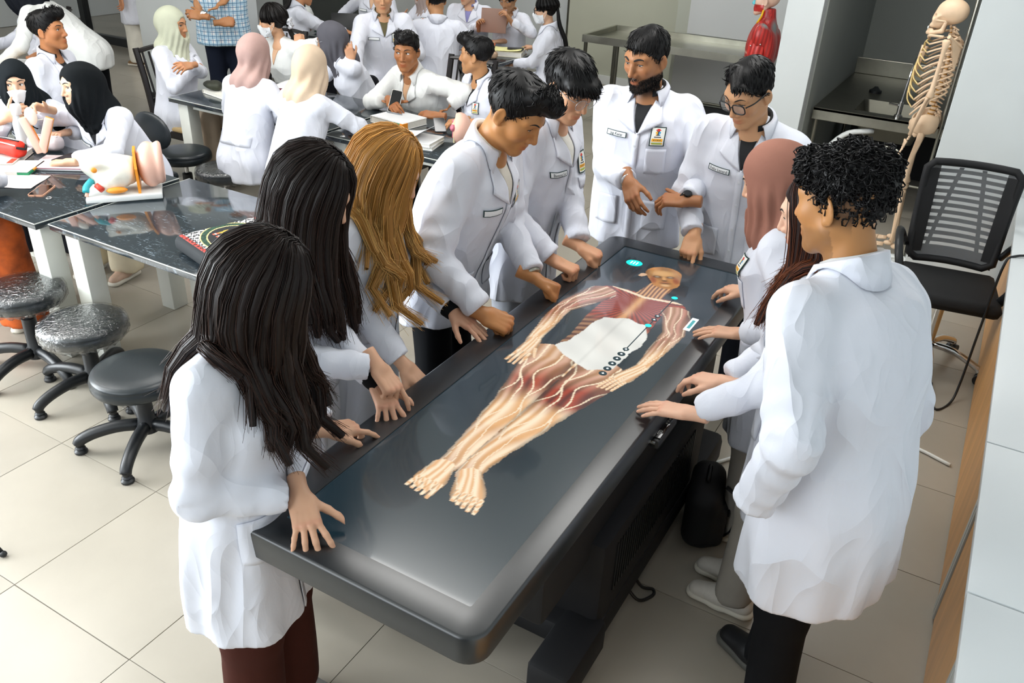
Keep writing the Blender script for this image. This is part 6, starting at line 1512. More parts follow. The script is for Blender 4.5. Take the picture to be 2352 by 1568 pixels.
p.sit().arm('L', (-4.21, 7.33, 1.02), (-.3, -.45, .7), (.6, .2, .5), 'hold', pole=(-.9, -.4, -.5)).arm('R', (-4.53, 7.28, .93), (.3, -.45, .7), (-.6, .2, .5), 'hold', pole=(.9, -.4, -.5))
p.coat(inner='b0805c', pockets=False); fin(p, .0075).eyes((0, 20)); p.longhair(.45, '120e0d', pony=(.02, -.12, -.02), n=16, pull=(.3, 0, 0)).trousers('1b1c22')
DBG('21', p)
a = p = bg((-3.61, 7.12), 205, 1.58, 'woman with a long black ponytail, glasses and face mask at the back table end', lean=8, head=(-2, 10, 0), skin='d6ab8c', **SEAT)
p.sit().arm('L', (-3.95, 6.95, .70), (-.9, -.2, -.3), (0, -.6, .7), 'relax').arm('R', (-3.95, 7.35, .80), (-.9, .1, 0), (0, 0, 1), 'relax')
p.coat(open_v=False, pockets=False); fin(p, .0075).eyes(); p.mask().glasses('square', '17181c').longhair(.62, '0d0b0b', pony=(0, -.115, .02), n=18).trousers('1b1c22')
DBG('22', p)
a = p = bg((-4.40, 1.80), 78, 1.60, 'seated student at the left frame edge in an orange leaf-print skirt', lean=10, hunch=4, head=(0, 20, 0), **SEAT)
p.sit(spread=.18, cover=1.0).arm('R', (-4.16, 2.24, .81), (.3, .9, 0), (0, 0, 1), None, pole=(.9, -.4, 0)).arm('L', (-4.6, 2.3, .80), (.2, .9, 0), (0, 0, 1), 'relax')
p.coat(open_v=False, pockets=False); fin(p, .0075).hijab('3a3540').trousers('c8641e', name='leaf_print_skirt', flare=2.2, mt=mat('leaf_print', 'b4521a', .8, noise=(9, .75)), shoe='caa182')
DBG('23', p)
# ------------------------------------------------------------------ books, phones, cases on the tables
def book(x, y, z, rz, w, d, h, cov, label, spine=None, lift=0.0, group=None, name='book', pages='e9e6dc'):
    t = thing(name, label, 'book', (x, y, z), math.radians(rz), group)
    c = 0.003
    MB().box((0, 0, h-c/2), (w, d, c), bev=.001).box((0, 0, c/2), (w, d, c), bev=.001).box((-w/2+c/2, 0, h/2), (c, d, h-2*c)).build('cover', mat('cover_'+cov, cov, .4, noise=(9, .05)), t)
    MB().box((c*.5, 0, h/2), (w-3*c, d-3*c, h-2*c)).build('page_block', mat('pages_'+pages, pages, .8, noise=(60, .12, (1, 1, 14))), t)
    return t
def phone(x, y, z, rz, label, case='15161a', group=None):
    t = thing('phone', label, 'phone', (x, y, z), math.radians(rz), group)
    b = MB(); b.prism(rrect(-.038, -.077, .038, .077, .011), 0, .0085); b.build('case', mat('phone_case_'+case, case, .35), t, autos=40)
    b = MB(); b.prism(rrect(-.0345, -.0735, .0345, .0735, .009), .0085, .0092); b.build('screen', M_phone, t, autos=40)
    MB().box((0, -.0772, .004), (.011, .001, .003)).build('port', M_dark, t); return t
def sheet(x, y, z, rz, w, d, label, col='eceef0', curl=.02, cat='paper', name='paper_sheet'):
    V, F = [], []
    for i in range(9):
        for j in range(7):
            u, v = i/8-.5, j/6-.5; V.append((u*w, v*d, .0012+curl*max(0, u+.1)**2*2+.004*abs(math.sin(u*5+v*3))))
    F = [(i*7+j, (i+1)*7+j, (i+1)*7+j+1, i*7+j+1) for i in range(8) for j in range(6)]
    o = mk(name, V, F, mat('sheet_'+col, col, .8, noise=(7, .03)), None, True, loc=(x, y, z)); o.rotation_euler = (0, 0, math.radians(rz)); md = o.modifiers.new('thick', 'SOLIDIFY'); md.thickness = .001
    return tag(o, label, cat)
T1, T2, T3 = .751, .746, .751
# left front table
t = book(-4.62, 2.50, T1, 38, .22, .30, .03, 'e6d9d2', 'thick white textbook with pink print under the red pencil case')
MB().box((.09, -.1, .0305), (.03, .08, .001)).build('printed_patch', mat('print_red', 'd8503a', .5), t)
t = book(-4.44, 2.44, T1, 34, .25, .20, .022, 'eceae6', 'white book with green and orange tabs left of the pink phone', pages='d9d7d0')
MB().box((.10, -.04, .011), (.06, .121, .012)).build('tab_green', M_green, t); MB().box((.118, .03, .016), (.03, .142, .008)).build('tab_orange', M_orange, t)
sheet(-4.27, 2.33, T1, 30, .30, .21, 'pale pink sheet of paper at the left table edge', 'f3e6e4', 0)
t = thing('laptop', 'thin closed pinkish laptop with a black phone lying on it', 'laptop', (-4.29, 2.66, T1), math.radians(33))
MB().box((0, 0, .006), (.31, .22, .012), bev=.004).build('lower_half', mat('laptop_silver', 'd5d3d6', .35, .4), t, autos=40); MB().box((0, 0, .0165), (.31, .22, .007), bev=.003).build('lid', mat('laptop_pink', 'e3d2d3', .4), t, autos=40)
MB().box((0, -.111, .0145), (.26, .002, .003)).build('edge_strip', mat('rose_strip', 'b87484', .4), t)
phone(-4.33, 2.69, T1+.021, 12, 'black phone lying on the closed pink laptop')
phone(-4.015, 2.325, T1, 33, 'phone in a rose gold frame lying face up near the table corner', 'e2a98c')
tag(MB().tube([(.013*math.cos(a), .013*math.sin(a), .0025) for a in np.linspace(0, 2*math.pi, 24, endpoint=False)], .0022, 8, closed=True).build('metal_ring', M_chrome, None, True, loc=(-3.90, 2.285, T1)), 'small silver ring lying on the marble beside the rose phone', 'ring')
def pencil_case(x, y, z, rz, w, d, h, m, label, zipm, seed=0):
    t = thing('pencil_case', label, 'pencil case', (x, y, z), math.radians(rz))
    def fn(p): return s_box(p, (0, 0, h/2), (w/2, d/2, h/2), min(h, d)*.42)-.004*nz3(p+seed, 34)-.0015*nz3(p, 90)
    V, F = sdf_mesh(fn, (-w/2-.03, -d/2-.03, -.02), (w/2+.03, d/2+.03, h+.03), .006); V[:, 2] = np.maximum(V[:, 2], 0.0005); mk('pouch', V, F, m, t, True)
    MB().tube([(-w*.42, 0, h+.002), (0, 0, h+.006), (w*.42, 0, h+.002)], .006, 6, flat=.5).build('zip', zipm, t); return t
t = pencil_case(-4.60, 2.53, T1+.031, 10, .23, .085, .085, M_red, 'bright red pencil case with a black zip on a white book', M_blk_matte)
for s_ in (-1, 1): MB().tube(spl([(-.1, s_*.035, .075), (0, s_*.036, .08), (.1, s_*.03, .07)], 8), .003, 6).build('piping', M_white, t)
MB().tube(spl([(.105, -.03, .06), (.135, 0, .05), (.105, .03, .06)], 8), .007, 6).build('loop_handle', M_blk_matte, t)
pencil_case(-4.66, 2.76, T1, 22, .26, .10, .075, M_pinkcloth, 'pale pink fabric pencil case behind the red pencil case', M_pinkcloth, 3)
t = thing('water_bottle', 'grey insulated bottle held by the masked student', 'bottle', (-4.72, 2.70, T1))
MB().lathe([(.034, 0), (.036, .01), (.036, .15), (.028, .185), (.024, .20)], n=28).build('bottle_body', mat('bottle_grey', 'c9d2d4', .45), t, autos=40)
MB().lathe([(.028, .198), (.029, .205), (.029, .245), (.024, .255), (0, .256)], n=28).build('bottle_cap', mat('bottle_cap', 'dfe3e4', .5), t, autos=40)
M_mpink = mat('model_pink', 'f0c0ac', .42, noise=(6, .05)); M_mbone = mat('model_bone', 'ece9dc', .5, noise=(30, .05)); M_morange = mat('model_orange', 'f29a2e', .45); M_mblue = mat('model_blue', '2fb4bf', .4); M_mred = mat('model_red', 'd2402c', .4)
t = thing('ear_bone_model', 'pink and orange V-shaped anatomical bone model held in one hand', 'model', (-4.44, 2.62, .93), math.radians(40))
for a, lx in ((22, .045), (-16, -.025)):
    R_ = Matrix.Rotation(math.radians(a), 3, 'Y'); MB().box((lx, -.012, -.03), (.042, .022, .20), bev=.006, R=R_).build('bone_bar', M_mpink, t, autos=40); MB().box((lx, .006, -.03), (.043, .014, .20), bev=.005, R=R_).build('cut_face', M_morange, t, autos=40)
MB().ell((-.01, .0, .07), (.032, .018, .05), 16).build('bone_process', M_mbone, t, True)
MB().tube([(.05, 0, .055), (.02, 0, .05)], .0025, 6).build('pin', M_steel, t)
# ear model
t = thing('ear_model', 'large anatomical ear model, white bone and pink outer ear on a white board', 'model', (-3.677, 2.553, .7465), math.radians(50.9))
MB().box((0, 0, .013), (.35, .23, .026), bev=.004).build('board', M_white, t, autos=40)
def ear_bone(p):
    d = s_ell(p, (-.02, .0, .125), (.115, .085, .085)); d = smin(d, s_ell(p, (-.10, .01, .15), (.085, .055, .05)), .04); d = smin(d, s_cone(p, (-.12, .0, .17), (-.185, .0, .205), .032, .012), .03); d = smin(d, s_ell(p, (-.06, -.03, .07), (.07, .05, .04)), .03)
    d = smax(d, p[:, 0]-.066, .004); d = smax(d, -s_ell(p, (-.09, -.075, .145), (.06, .03, .028)), .02); d = smax(d, .027-p[:, 2], .003)
    return d-.004*nz3(p, 40)-.0015*nz3(p, 110)
V, F = sdf_mesh(ear_bone, (-.22, -.12, .0), (.09, .12, .24), .0055); mk('temporal_bone', V, F, M_mbone, t, True)
V = [(.066, y, z) for y, z in ((-.09, .027), (.09, .027), (.095, .14), (.06, .225), (-.04, .225), (-.09, .15))]; MB().add(V+[(v[0]+.012, v[1], v[2]) for v in V], [tuple(range(6))[::-1], tuple(range(6, 12))]+[(i, (i+1) % 6, 6+(i+1) % 6, 6+i) for i in range(6)]).build('cut_plate', M_morange, t)
def pinna(p):
    d = s_ell(p, (.135, .0, .145), (.062, .085, .115)); rim = np.sqrt((np.sqrt(((p[:, 1]+.005)/.066)**2+((p[:, 2]-.155)/.085)**2)-1)**2*.004+(p[:, 0]-.185)**2)-.016
    d = smin(d, rim, .02); d = smax(d, -s_ell(p, (.205, -.01, .15), (.035, .042, .06)), .015); return smax(smax(d, .078-p[:, 0], .003), .027-p[:, 2], .004)
V, F = sdf_mesh(pinna, (.06, -.12, .01), (.22, .12, .29), .006); mk('outer_ear', V, F, M_mpink, t, True)
MB().ell((-.03, -.085, .05), (.05, .02, .016), 14).build('gland', M_morange, t, True); MB().ell((-.115, -.075, .155), (.014, .008, .014), 12).build('nerve_root', M_morange, t, True)
MB().tube(spl([(-.14, -.03, .09), (-.165, -.06, .07), (-.17, -.08, .05)], 8), .016, 10).build('vein', M_mblue, t, True); MB().tube([(-.12, -.06, .075), (-.095, -.085, .055)], .014, 10).build('artery', M_mred, t, True); MB().tube([(-.165, -.075, .045), (-.172, -.082, .027)], .009, 8).build('vessel_end', M_mpink, t, True)
# embroidered cushion
t = thing('embroidered_cushion', 'black embroidered cushion with gold elephants in a green oval ring', 'cushion', (-2.665, 2.345, .7465), math.radians(-16))
def cush(p): return s_box(p, (0, 0, .04), (.20, .205, .036), .03)
V, F = sdf_mesh(lambda p: smax(cush(p), -(p[:, 2]-.0008), .002), (-.24, -.24, -.01), (.24, .24, .11), .008); mk('pad', V, F, mat('cushion_black', '1b2024', .8), t, True)
n_ = 120; g_ = np.linspace(-.196, .196, n_+1); gx, gy = np.meshgrid(g_, g_, indexing='ij'); cxx = (g_[:-1]+g_[1:])/2; ux, uy = np.meshgrid(cxx, cxx, indexing='ij'); uu, vv = ux.ravel(), uy.ravel()
ov = np.sqrt((uu/.185)**2+(vv/.15)**2); sp_ = nz3(np.c_[uu, vv, uu*0].astype(f32), 420); C = np.repeat(np.array([srgb('15191d')]), len(uu), 0)
def put(m_, c): C[m_] = srgb(c)
put(ov > 1.0, '15191d'); put((ov > 1.0) & (sp_ > 0), 'e6e2e2'); put((np.abs(vv) > .165), 'c23a30'); put((np.abs(vv) > .165) & (sp_ > .35), '2a1a1a'); put(np.abs(vv) > .190, 'e8e2da')
put((ov < 1.0), '1f4a36'); put((ov < 1.0) & (sp_ > .25), '10241c'); put((ov > .965) & (ov < 1.0), 'e6d28e'); put((ov < .82), '15191d'); put((ov > .785) & (ov < .82), 'e6d28e')
for k, (ex, ey) in enumerate(((-.075, -.02), (.0, .01), (.075, -.02))):
    x_, y_ = uu-ex, vv-ey; bd = (np.sqrt((x_/.034)**2+((y_-.02)/.030)**2) < 1) | (np.sqrt(((x_-.03)/.018)**2+((y_-.03)/.018)**2) < 1)
    lg_ = ((np.abs(x_+.018) < .009) | (np.abs(x_-.014) < .009)) & (y_ < .02) & (y_ > -.05); tr = (np.abs(x_-.046-.006*np.sin(y_*80)) < .006) & (y_ < .03) & (y_ > -.03)
    m_ = (ov < .78) & (bd | lg_ | tr); put(m_, 'c9a640'); put(m_ & (sp_ > .5), '8a6a20'); put(m_ & lg_ & (np.abs(y_+.035) < .012), 'e0644a'); put(m_ & lg_ & (np.abs(y_+.035) < .003), 'f4e8dc')
d_ = cush(np.c_[gx.ravel(), gy.ravel(), gx.ravel()*0+.02].astype(f32)); Vt = np.c_[gx.ravel(), gy.ravel(), .0772-.03*sm(.165, .2, np.abs(gx.ravel()))**2-.03*sm(.17, .205, np.abs(gy.ravel()))**2]
ii, jj = np.meshgrid(np.arange(n_), np.arange(n_), indexing='ij'); I_0 = (ii*(n_+1)+jj).ravel(); Ft = np.stack([I_0, I_0+n_+1, I_0+n_+2, I_0+1], 1)
o = mk('embroidered_cover', Vt, Ft, M_badge, t); a_ = o.data.color_attributes.new('Col', 'FLOAT_COLOR', 'CORNER'); c_ = np.ones((len(Ft)*4, 4), np.float32); c_[:, :3] = np.repeat(C, 4, 0); a_.data.foreach_set('color', c_.ravel())
# middle tables
t = book(-3.41, 4.49, T3, -8, .30, .235, .045, 'f1f1ee', 'open white textbook with green and orange tabs before the man with a phone')
MB().box((.10, -.119, .022), (.05, .004, .043)).build('tab_green', M_green, t); MB().box((.139, -.095, .022), (.030, .051, .0455), bev=.003).build('tab_orange', M_orange, t)
flat_text('lettering', 'Sobotta', .017, (.10, -.1215, .022), (1, 0, 0), (0, 0, 1), M_txtw, t)
MB().box((0, .0, .0462), (.285, .225, .002)).build('open_page', M_paper, t)
tag(MB().tube([(-.06, 0, .005), (.05, 0, .005)], .0045, 8).tube([(.05, 0, .005), (.066, 0, .005)], .003, 8).build('pen', mat('pen_grey', '9aa0a6', .3, .3), None, True, loc=(-3.47, 4.52, T3+.047)), 'grey pen lying on the open white textbook', 'pen')
phone(-3.50, 4.575, .865, 60, 'phone held up in the hand of the man in a white shirt', 'cfcac4').rotation_euler = (math.radians(62), math.radians(8), math.radians(20))
tag(MB().box((0, 0, .002), (.20, .13, .004), rz=.35, bev=.001).build('notebook', mat('doodle_paper', 'dfe4da', .7, noise=(22, .18)), None, loc=(-3.37, 4.27, T3)), 'thin printed booklet between the textbook and the table edge', 'booklet')
for k, (dz, c_, l_) in enumerate(((0, 'e7e8ea', 'lowest white book under the loose papers by the blonde woman'), (.022, 'f0f0f0', 'white book under the loose papers, topmost of its stack'))): book(-3.03, 4.17, T3+dz, 14-6*k, .28, .21, .022, c_, l_)
sheet(-3.09, 4.16, T3+.045, 8, .30, .22, 'loose white sheets on the book stack behind the blonde woman', 'eef1f4', .09)
phone(-3.25, 4.10, T3, -30, 'phone in a cream case half under the loose white sheets', 'd8c8b4')
t = thing('half_ear_model', 'cut open ear model showing pink canal, on the marble table', 'model', (-2.84, 4.33, T3), math.radians(-62))
def he(p):
    d = s_ell(p, (0, .02, .10), (.085, .07, .10)); d = smax(d, -(p[:, 1]+.012), .004); d = smax(d, -s_ell(p, (.02, -.02, .08), (.035, .035, .05)), .01); return smax(d-.003*nz3(p, 30), .0-p[:, 2], .003)
V, F = sdf_mesh(he, (-.12, -.06, -.01), (.12, .12, .23), .006); mk('outer_ear', V, F, M_mpink, t, True)
MB().box((.01, -.012, .085), (.10, .012, .13), bev=.004).build('cut_face', mat('model_cream', 'e9ddb4', .5), t, autos=40); MB().tube(spl([(-.035, -.02, .14), (-.04, -.02, .08), (-.02, -.02, .03)], 10), .012, 8, flat=.5).build('red_band', mat('model_rose', 'd8788a', .5, noise=(60, .3)), t, True)
MB().tube(spl([(-.01, -.02, .12), (.02, -.024, .10), (.05, -.02, .11)], 10), .014, 8).build('canal', M_mpink, t, True); MB().ell((.06, -.02, .115), (.025, .018, .022), 12).build('inner_ear', mat('model_rose', 'd8788a'), t, True)
phone(-3.10, 4.52, T3+.03, 40, 'dark phone held near the half ear model', '2a2d33').rotation_euler = (math.radians(20), 0, math.radians(40))
book(-4.60, 4.70, T3, 8, .24, .30, .022, '8a1f33', 'dark red book under the masked woman elbow')
sheet(-4.62, 4.78, T3+.024, 12, .24, .28, 'white page lying open on the dark red book', 'f0f0ee', .05)
t = book(-4.86, 4.33, T3, -12, .28, .20, .025, 'e6e4da', 'white textbook under the black cloth pouch at the table end'); MB().box((.141, .0, .013), (.003, .1, .018)).build('spine_label', M_green, t)
def pouch(p): return s_ell(p, (0, 0, .035), (.085, .055, .036))-.006*nz3(p, 32)-.002*nz3(p, 90)
V, F = sdf_mesh(lambda p: smax(pouch(p), .001-p[:, 2], .002), (-.12, -.09, -.01), (.12, .09, .1), .006); tag(mk('cloth_pouch', V, F, mat('pouch_print', '2c2f22', .7, noise=(12, .9)), None, True, loc=(-4.95, 4.30, T3+.026)), 'crumpled dark cloth pouch with yellow print on the white textbook', 'pouch')
tag(MB().box((0, 0, .011), (.10, .05, .022), bev=.004).box((.03, 0, .011), (.041, .051, .0225), m=1).build('eraser_box', [M_green, M_orange], None, loc=(-3.98, 4.22, T3)), 'small orange and green box between the two headscarf women', 'box')
# back tables
t = thing('tablet', 'black tablet in a stand-up folding cover on the back table', 'tablet', (-5.86, 6.86, T3), math.radians(35))
MB().box((0, .02, .10), (.27, .012, .20), bev=.004, R=Matrix.Rotation(math.radians(-18), 3, 'X')).build('tablet_body', M_black, t, autos=40); MB().box((0, .09, .055), (.27, .10, .008), R=Matrix.Rotation(math.radians(40), 3, 'X')).build('folding_cover', mat('cover_navy', '16303f', .5), t); MB().box((0, -.10, .006), (.27, .17, .012), bev=.003).build('keyboard', M_blk_matte, t, autos=40)
t = thing('plastic_bottle', 'cloudy white plastic bottle at the back table', 'bottle', (-6.42, 6.95, T3)); MB().lathe([(.05, 0), (.055, .02), (.055, .13), (.035, .18), (.02, .20)], n=24).build('bottle_body', mat('cloudy', 'dfe3e0', .4), t, True); MB().lathe([(.022, .2), (.022, .23), (0, .231)], n=16).build('bottle_cap', M_white, t)
def crum(p): return s_ell(p, (0, 0, .02), (.055, .045, .026))-.008*nz3(p, 45)
V, F = sdf_mesh(lambda p: smax(crum(p), .001-p[:, 2], .002), (-.09, -.08, -.01), (.09, .08, .08), .007); tag(mk('snack_wrapper', V, F, mat('wrapper_green', '2f9a5a', .25, noise=(16, .5)), None, True, loc=(-6.22, 6.86, T3)), 'crumpled green snack wrapper on the back table', 'wrapper')
sheet(-6.1, 7.02, T3, 20, .30, .21, 'white sheet with red print beside the green wrapper', 'e8e2e4', .03)
for k, (c_, l_) in enumerate((('d8963a', 'orange-edged book, lowest of the pair in front of the reading student'), ('e7ead8', 'pale printed book on top of the orange-edged book at the back'))): book(-4.86+.02*k, 7.02, T3+.03*k, 12+8*k, .30, .23, .03, c_, l_)
t = book(-4.30, 6.98, T3, 32, .30, .22, .03, 'e8e9ec', 'white binder under the brown tablet cover at the back'); book(-4.40, 7.10, T3+.031, 24, .28, .20, .022, 'e2672c', 'orange book behind the beige pencil case at the back')
book(-4.08, 7.08, T3, 20, .30, .22, .045, 'e8e2c8', 'thick white book with an orange corner at the back table end'); sheet(-4.08, 7.08, T3+.047, 20, .28, .21, 'pale yellow sheet on the thick white book', 'e9e5a2', .02)
phone(-4.02, 7.12, T3+.056, -60, 'black phone lying on the pale yellow sheet', '101114')
pencil_case(-4.16, 6.80, T3, 22, .24, .09, .065, mat('beige_cloth', 'bfa083', .7, bump=(30, .3, .004)), 'beige zip pencil case at the front edge of the back table', mat('beige_zip', 'a5876c', .7), 5)
for k in range(2): tag(MB().tube([(-.07, 0, .006), (.07, 0, .006)], .006, 8).tube([(.04, 0, .006), (.07, 0, .006)], .0065, 8, m=1).build('marker_pen', [M_white, (M_green, mat('cap_blue', '2a62b0', .4))[k]], None, True, loc=(-4.25+.03*k, 6.93-.02*k, T3+.031)), ('white marker pen with a green cap on the binder', 'white marker pen with a blue cap on the binder')[k], 'pen')
t = thing('tablet_cover', 'pinkish brown tablet cover held upright by the reading woman', 'tablet', (-4.375, 7.30, 1.0), math.radians(20)); MB().box((0, 0, .0), (.25, .010, .22), bev=.003, R=Matrix.Rotation(math.radians(-12), 3, 'X')).build('cover_back', mat('rose_brown', '9b7b6d', .6), t, autos=40); MB().box((0, .010, .0), (.24, .006, .21), R=Matrix.Rotation(math.radians(-12), 3, 'X')).build('tablet_body', M_black, t)
# far left table
book(-6.72, 3.90, T3, 25, .28, .21, .05, 'e9ebea', 'thick white textbook beside the ponytailed student'); phone(-6.86, 3.95, T3+.051, 70, 'dark phone lying on the thick white textbook', '1c2226')
book(-6.45, 3.72, T3, 14, .28, .2, .03, 'd9c8bc', 'white book with red and orange print by the masked student'); t = book(-6.18, 3.50, T3, 10, .26, .2, .045, '2f8f58', 'green and white striped thick book at the left table edge'); MB().box((.131, 0, .022), (.003, .18, .014)).build('spine_band', M_white, t)
sheet(-6.45, 3.72, T3+.032, 30, .26, .18, 'printed leaflet with an orange corner on the left table', 'e2b06a', .02)

# ------------------------------------------------------------------ skeleton
M_bone = mat('bone', 'e2c3a2', .5, noise=(14, .08)); M_cart = mat('cartilage', 'd8bd80', .5); M_disc = mat('disc_amber', 'c98a1e', .4)
t = thing('skeleton_model', 'hanging full human skeleton model half behind the white wall end', 'skeleton', (-0.335, 5.86, 0), math.radians(90)); Z = 0.16
def skull_fn(p):
    d = s_ell(p, (0, -.02, .03), (.070, .088, .072)); d = smin(d, s_ell(p, (0, .035, -.02), (.048, .048, .052)), .025); d = smin(d, s_cone(p, (-.045, .045, -.012), (.045, .045, -.012), .014, .014), .02)
    q = np.stack([np.abs(p[:, 0]), p[:, 1], p[:, 2]], 1); d = smax(d, -s_ell(q, (.030, .085, -.002), (.019, .03, .017)), .006); d = smax(d, -s_ell(p, (0, .088, -.032), (.011, .02, .016)), .004); d = smax(d, -s_ell(q, (.062, .03, -.02), (.018, .026, .02)), .01)
    d = smin(d, s_cone(q, (.048, .05, -.022), (.062, .0, -.022), .006, .005), .006); d = smin(d, s_ell(p, (0, .068, -.055), (.026, .02, .016)), .012); return d
V, F = sdf_mesh(skull_fn, (-.1, -.13, -.09), (.1, .12, .12), .0045); V += np.array([0, .035, Z+1.455]); mk('skull', V, F, M_bone, t, True)
def jaw_fn(p):
    q = np.stack([np.abs(p[:, 0]), p[:, 1], p[:, 2]], 1); d = s_tube(q, [(0, .085, -.098), (.028, .065, -.095), (.05, .01, -.078), (.055, .0, -.03)], [.013, .012, .013, .010], .008); return smin(d, s_tube(q, [(0, .085, -.080), (.024, .066, -.078)], [.008, .008]), .01)
V, F = sdf_mesh(jaw_fn, (-.08, -.03, -.13), (.08, .12, 0), .004); V += np.array([0, .035, Z+1.455]); jo = mk('jaw', V, F, M_bone, t, True)
for k in range(8): MB().box((-.0245+.007*k, .035+.092-.10*abs(-.0245+.007*k)**1.5*6, Z+1.455-.069), (.006, .006, .012), bev=.0015).build('tooth', M_white, jo)
sp = lambda z: 0.0+(-.02 if z < .95 else 0)-.035*math.sin((z-.88)/.5*math.pi)*(1 if z > .88 else 0)
for k in range(24):
    z = .88+.0228*k*(1.06 if k < 12 else 1.0); r = .024-.0007*k; v = MB().lathe([(r*.9, -.008), (r, 0), (r*.9, .008)], c=(0, sp(z), Z+z), n=12).tube([(0, sp(z)-.01, Z+z), (0, sp(z)-.05, Z+z-.018)], [.008, .004], 6).tube([(-.032, sp(z)-.022, Z+z), (.032, sp(z)-.022, Z+z)], .005, 6).build('vertebra', M_bone, t, autos=60)
    MB().lathe([(r*.8, .009), (r*.8, .014)], c=(0, sp(z), Z+z), n=10).build('disc', M_disc, v)
MB().tube(spl([(0, .115, Z+1.28), (0, .125, Z+1.2), (0, .135, Z+1.10)], 8), [.020, .018, .017, .016, .014, .012, .010, .006], 8, flat=.4).build('sternum', M_bone, t, True)
for s_ in (-1, 1):
    for k in range(10):
        z0 = 1.36-.034*k; w_ = .075+.055*math.sin(min(1, (k+1)/7)*1.57); zb = z0-.05-.012*k; yf = .115+.02*min(k, 6)/6
        P_ = spl([(s_*.02, sp(z0)-.01, Z+z0), (s_*w_*.8, sp(z0)-.045, Z+z0-.01), (s_*w_, .03, Z+(z0+zb)/2-.01), (s_*w_*.8, .09, Z+zb-.01)], 14); MB().tube(P_, .0062, 6, flat=.6).build('rib', M_bone, t, True)
        if k < 9: MB().tube(spl([P_[-1], (s_*w_*.4, yf, Z+zb+.005*k), (s_*.012, yf+.005, Z+1.27-.018*k)], 8), .0055, 6, flat=.6).build('costal_cartilage', M_cart, t, True)
    MB().tube(spl([(s_*.012, .105, Z+1.325), (s_*.08, .10, Z+1.35), (s_*.155, .02, Z+1.36)], 10), .0075, 8).build('clavicle', M_bone, t, True)
    b = MB(); b.add([(s_*.06, -.085, Z+1.32), (s_*.155, -.03, Z+1.35), (s_*.10, -.085, Z+1.17), (s_*.06, -.079, Z+1.32), (s_*.155, -.022, Z+1.35), (s_*.10, -.079, Z+1.17)], [(0, 1, 2), (5, 4, 3), (0, 3, 4, 1), (1, 4, 5, 2), (2, 5, 3, 0)]).tube([(s_*.06, -.09, Z+1.30), (s_*.165, -.01, Z+1.365)], [.006, .012], 8); b.build('scapula', M_bone, t)
    sh, el, wr = np.array([s_*.175, -.005, Z+1.335]), np.array([s_*.20, .0, Z+1.03]), np.array([s_*.20, .05, Z+.79])
    MB().tube([sh+[0, 0, .015], sh, sh+(el-sh)*.12, sh+(el-sh)*.5, sh+(el-sh)*.88, el, el-[0, 0, .01]], [.016, .023, .014, .0105, .014, .024, .018], 10).build('humerus', M_bone, t, True)
    MB().tube([el+[s_*.012, .01, -.008], el+(wr-el)*.1+[s_*.012, .01, 0], el+(wr-el)*.5+[s_*.014, .012, 0], wr+[s_*.01, .0, 0]], [.011, .008, .0075, .012], 8).build('radius', M_bone, t, True); MB().tube([el+[-s_*.01, -.012, .015], el+(wr-el)*.1+[-s_*.01, 0, 0], el+(wr-el)*.5+[-s_*.012, 0, 0], wr+[-s_*.012, 0, .005]], [.012, .010, .007, .007], 8).build('ulna', M_bone, t, True)
    hb = MB()
    for k in range(7): hb.ell(wr+[(k % 4-1.5)*.010, .004*(k//4), -.012-.013*(k//4)], (.0075, .0075, .0075), 8)
    for k in range(5):
        q = wr+np.array([(k-2)*.012, .006+.004*k, -.035]); dv = np.array([(k-2)*.10, .25-.05*k, -1.0]); dv /= np.linalg.norm(dv)
        for l_, r_ in ((.045, .0055), (.034, .005), (.022, .0045), (.016, .0035)): hb.tube([q, q+dv*.1*l_, q+dv*l_*.5, q+dv*l_*.9, q+dv*l_], [r_*.6, r_*1.2, r_*.75, r_*1.15, r_*.6], 6); q = q+dv*(l_+.003); dv = dv+np.array([0, .12, 0]); dv /= np.linalg.norm(dv)
    hb.build('hand', M_bone, t, True)
    hp_, kn, an = np.array([s_*.085, -.005, Z+.80]), np.array([s_*.075, .02, Z+.42]), np.array([s_*.07, -.01, Z+.06])
    MB().tube([hp_, hp_+[s_*.035, 0, -.015], hp_+[s_*.035, 0, -.05], (hp_+kn)/2+[s_*.01, .008, 0], kn+[0, 0, .05], kn+[0, 0, .01], kn], [.022, .018, .019, .0135, .019, .033, .026], 10).build('femur', M_bone, t, True); MB().ell(kn+[0, .038, .02], (.018, .009, .02), 10).build('kneecap', M_bone, t, True)
    MB().tube([kn+[0, 0, -.005], kn+[0, 0, -.02], kn+[0, 0, -.06], (kn+an)/2, an+[0, 0, .02], an], [.026, .031, .018, .012, .014, .019], 10).build('tibia', M_bone, t, True); MB().tube([kn+[s_*.03, -.01, -.03], (kn+an)/2+[s_*.028, -.01, 0], an+[s_*.022, -.005, -.01]], [.010, .006, .009], 8).build('fibula', M_bone, t, True)
    fb = MB().ell(an+[0, -.03, -.035], (.020, .032, .02), 10).ell(an+[0, .02, -.02], (.022, .03, .016), 10)
    for k in range(5):
        q = an+np.array([(k-2)*.012, .045, -.035]); 
        for l_ in (.055, .022, .014): fb.tube([q, q+[(k-2)*.001, l_*.5, -.003], q+[(k-2)*.002, l_, -.006]], [.007, .005, .0065], 6); q = q+np.array([(k-2)*.002, l_+.002, -.004])
    fb.build('foot', M_bone, t, True)
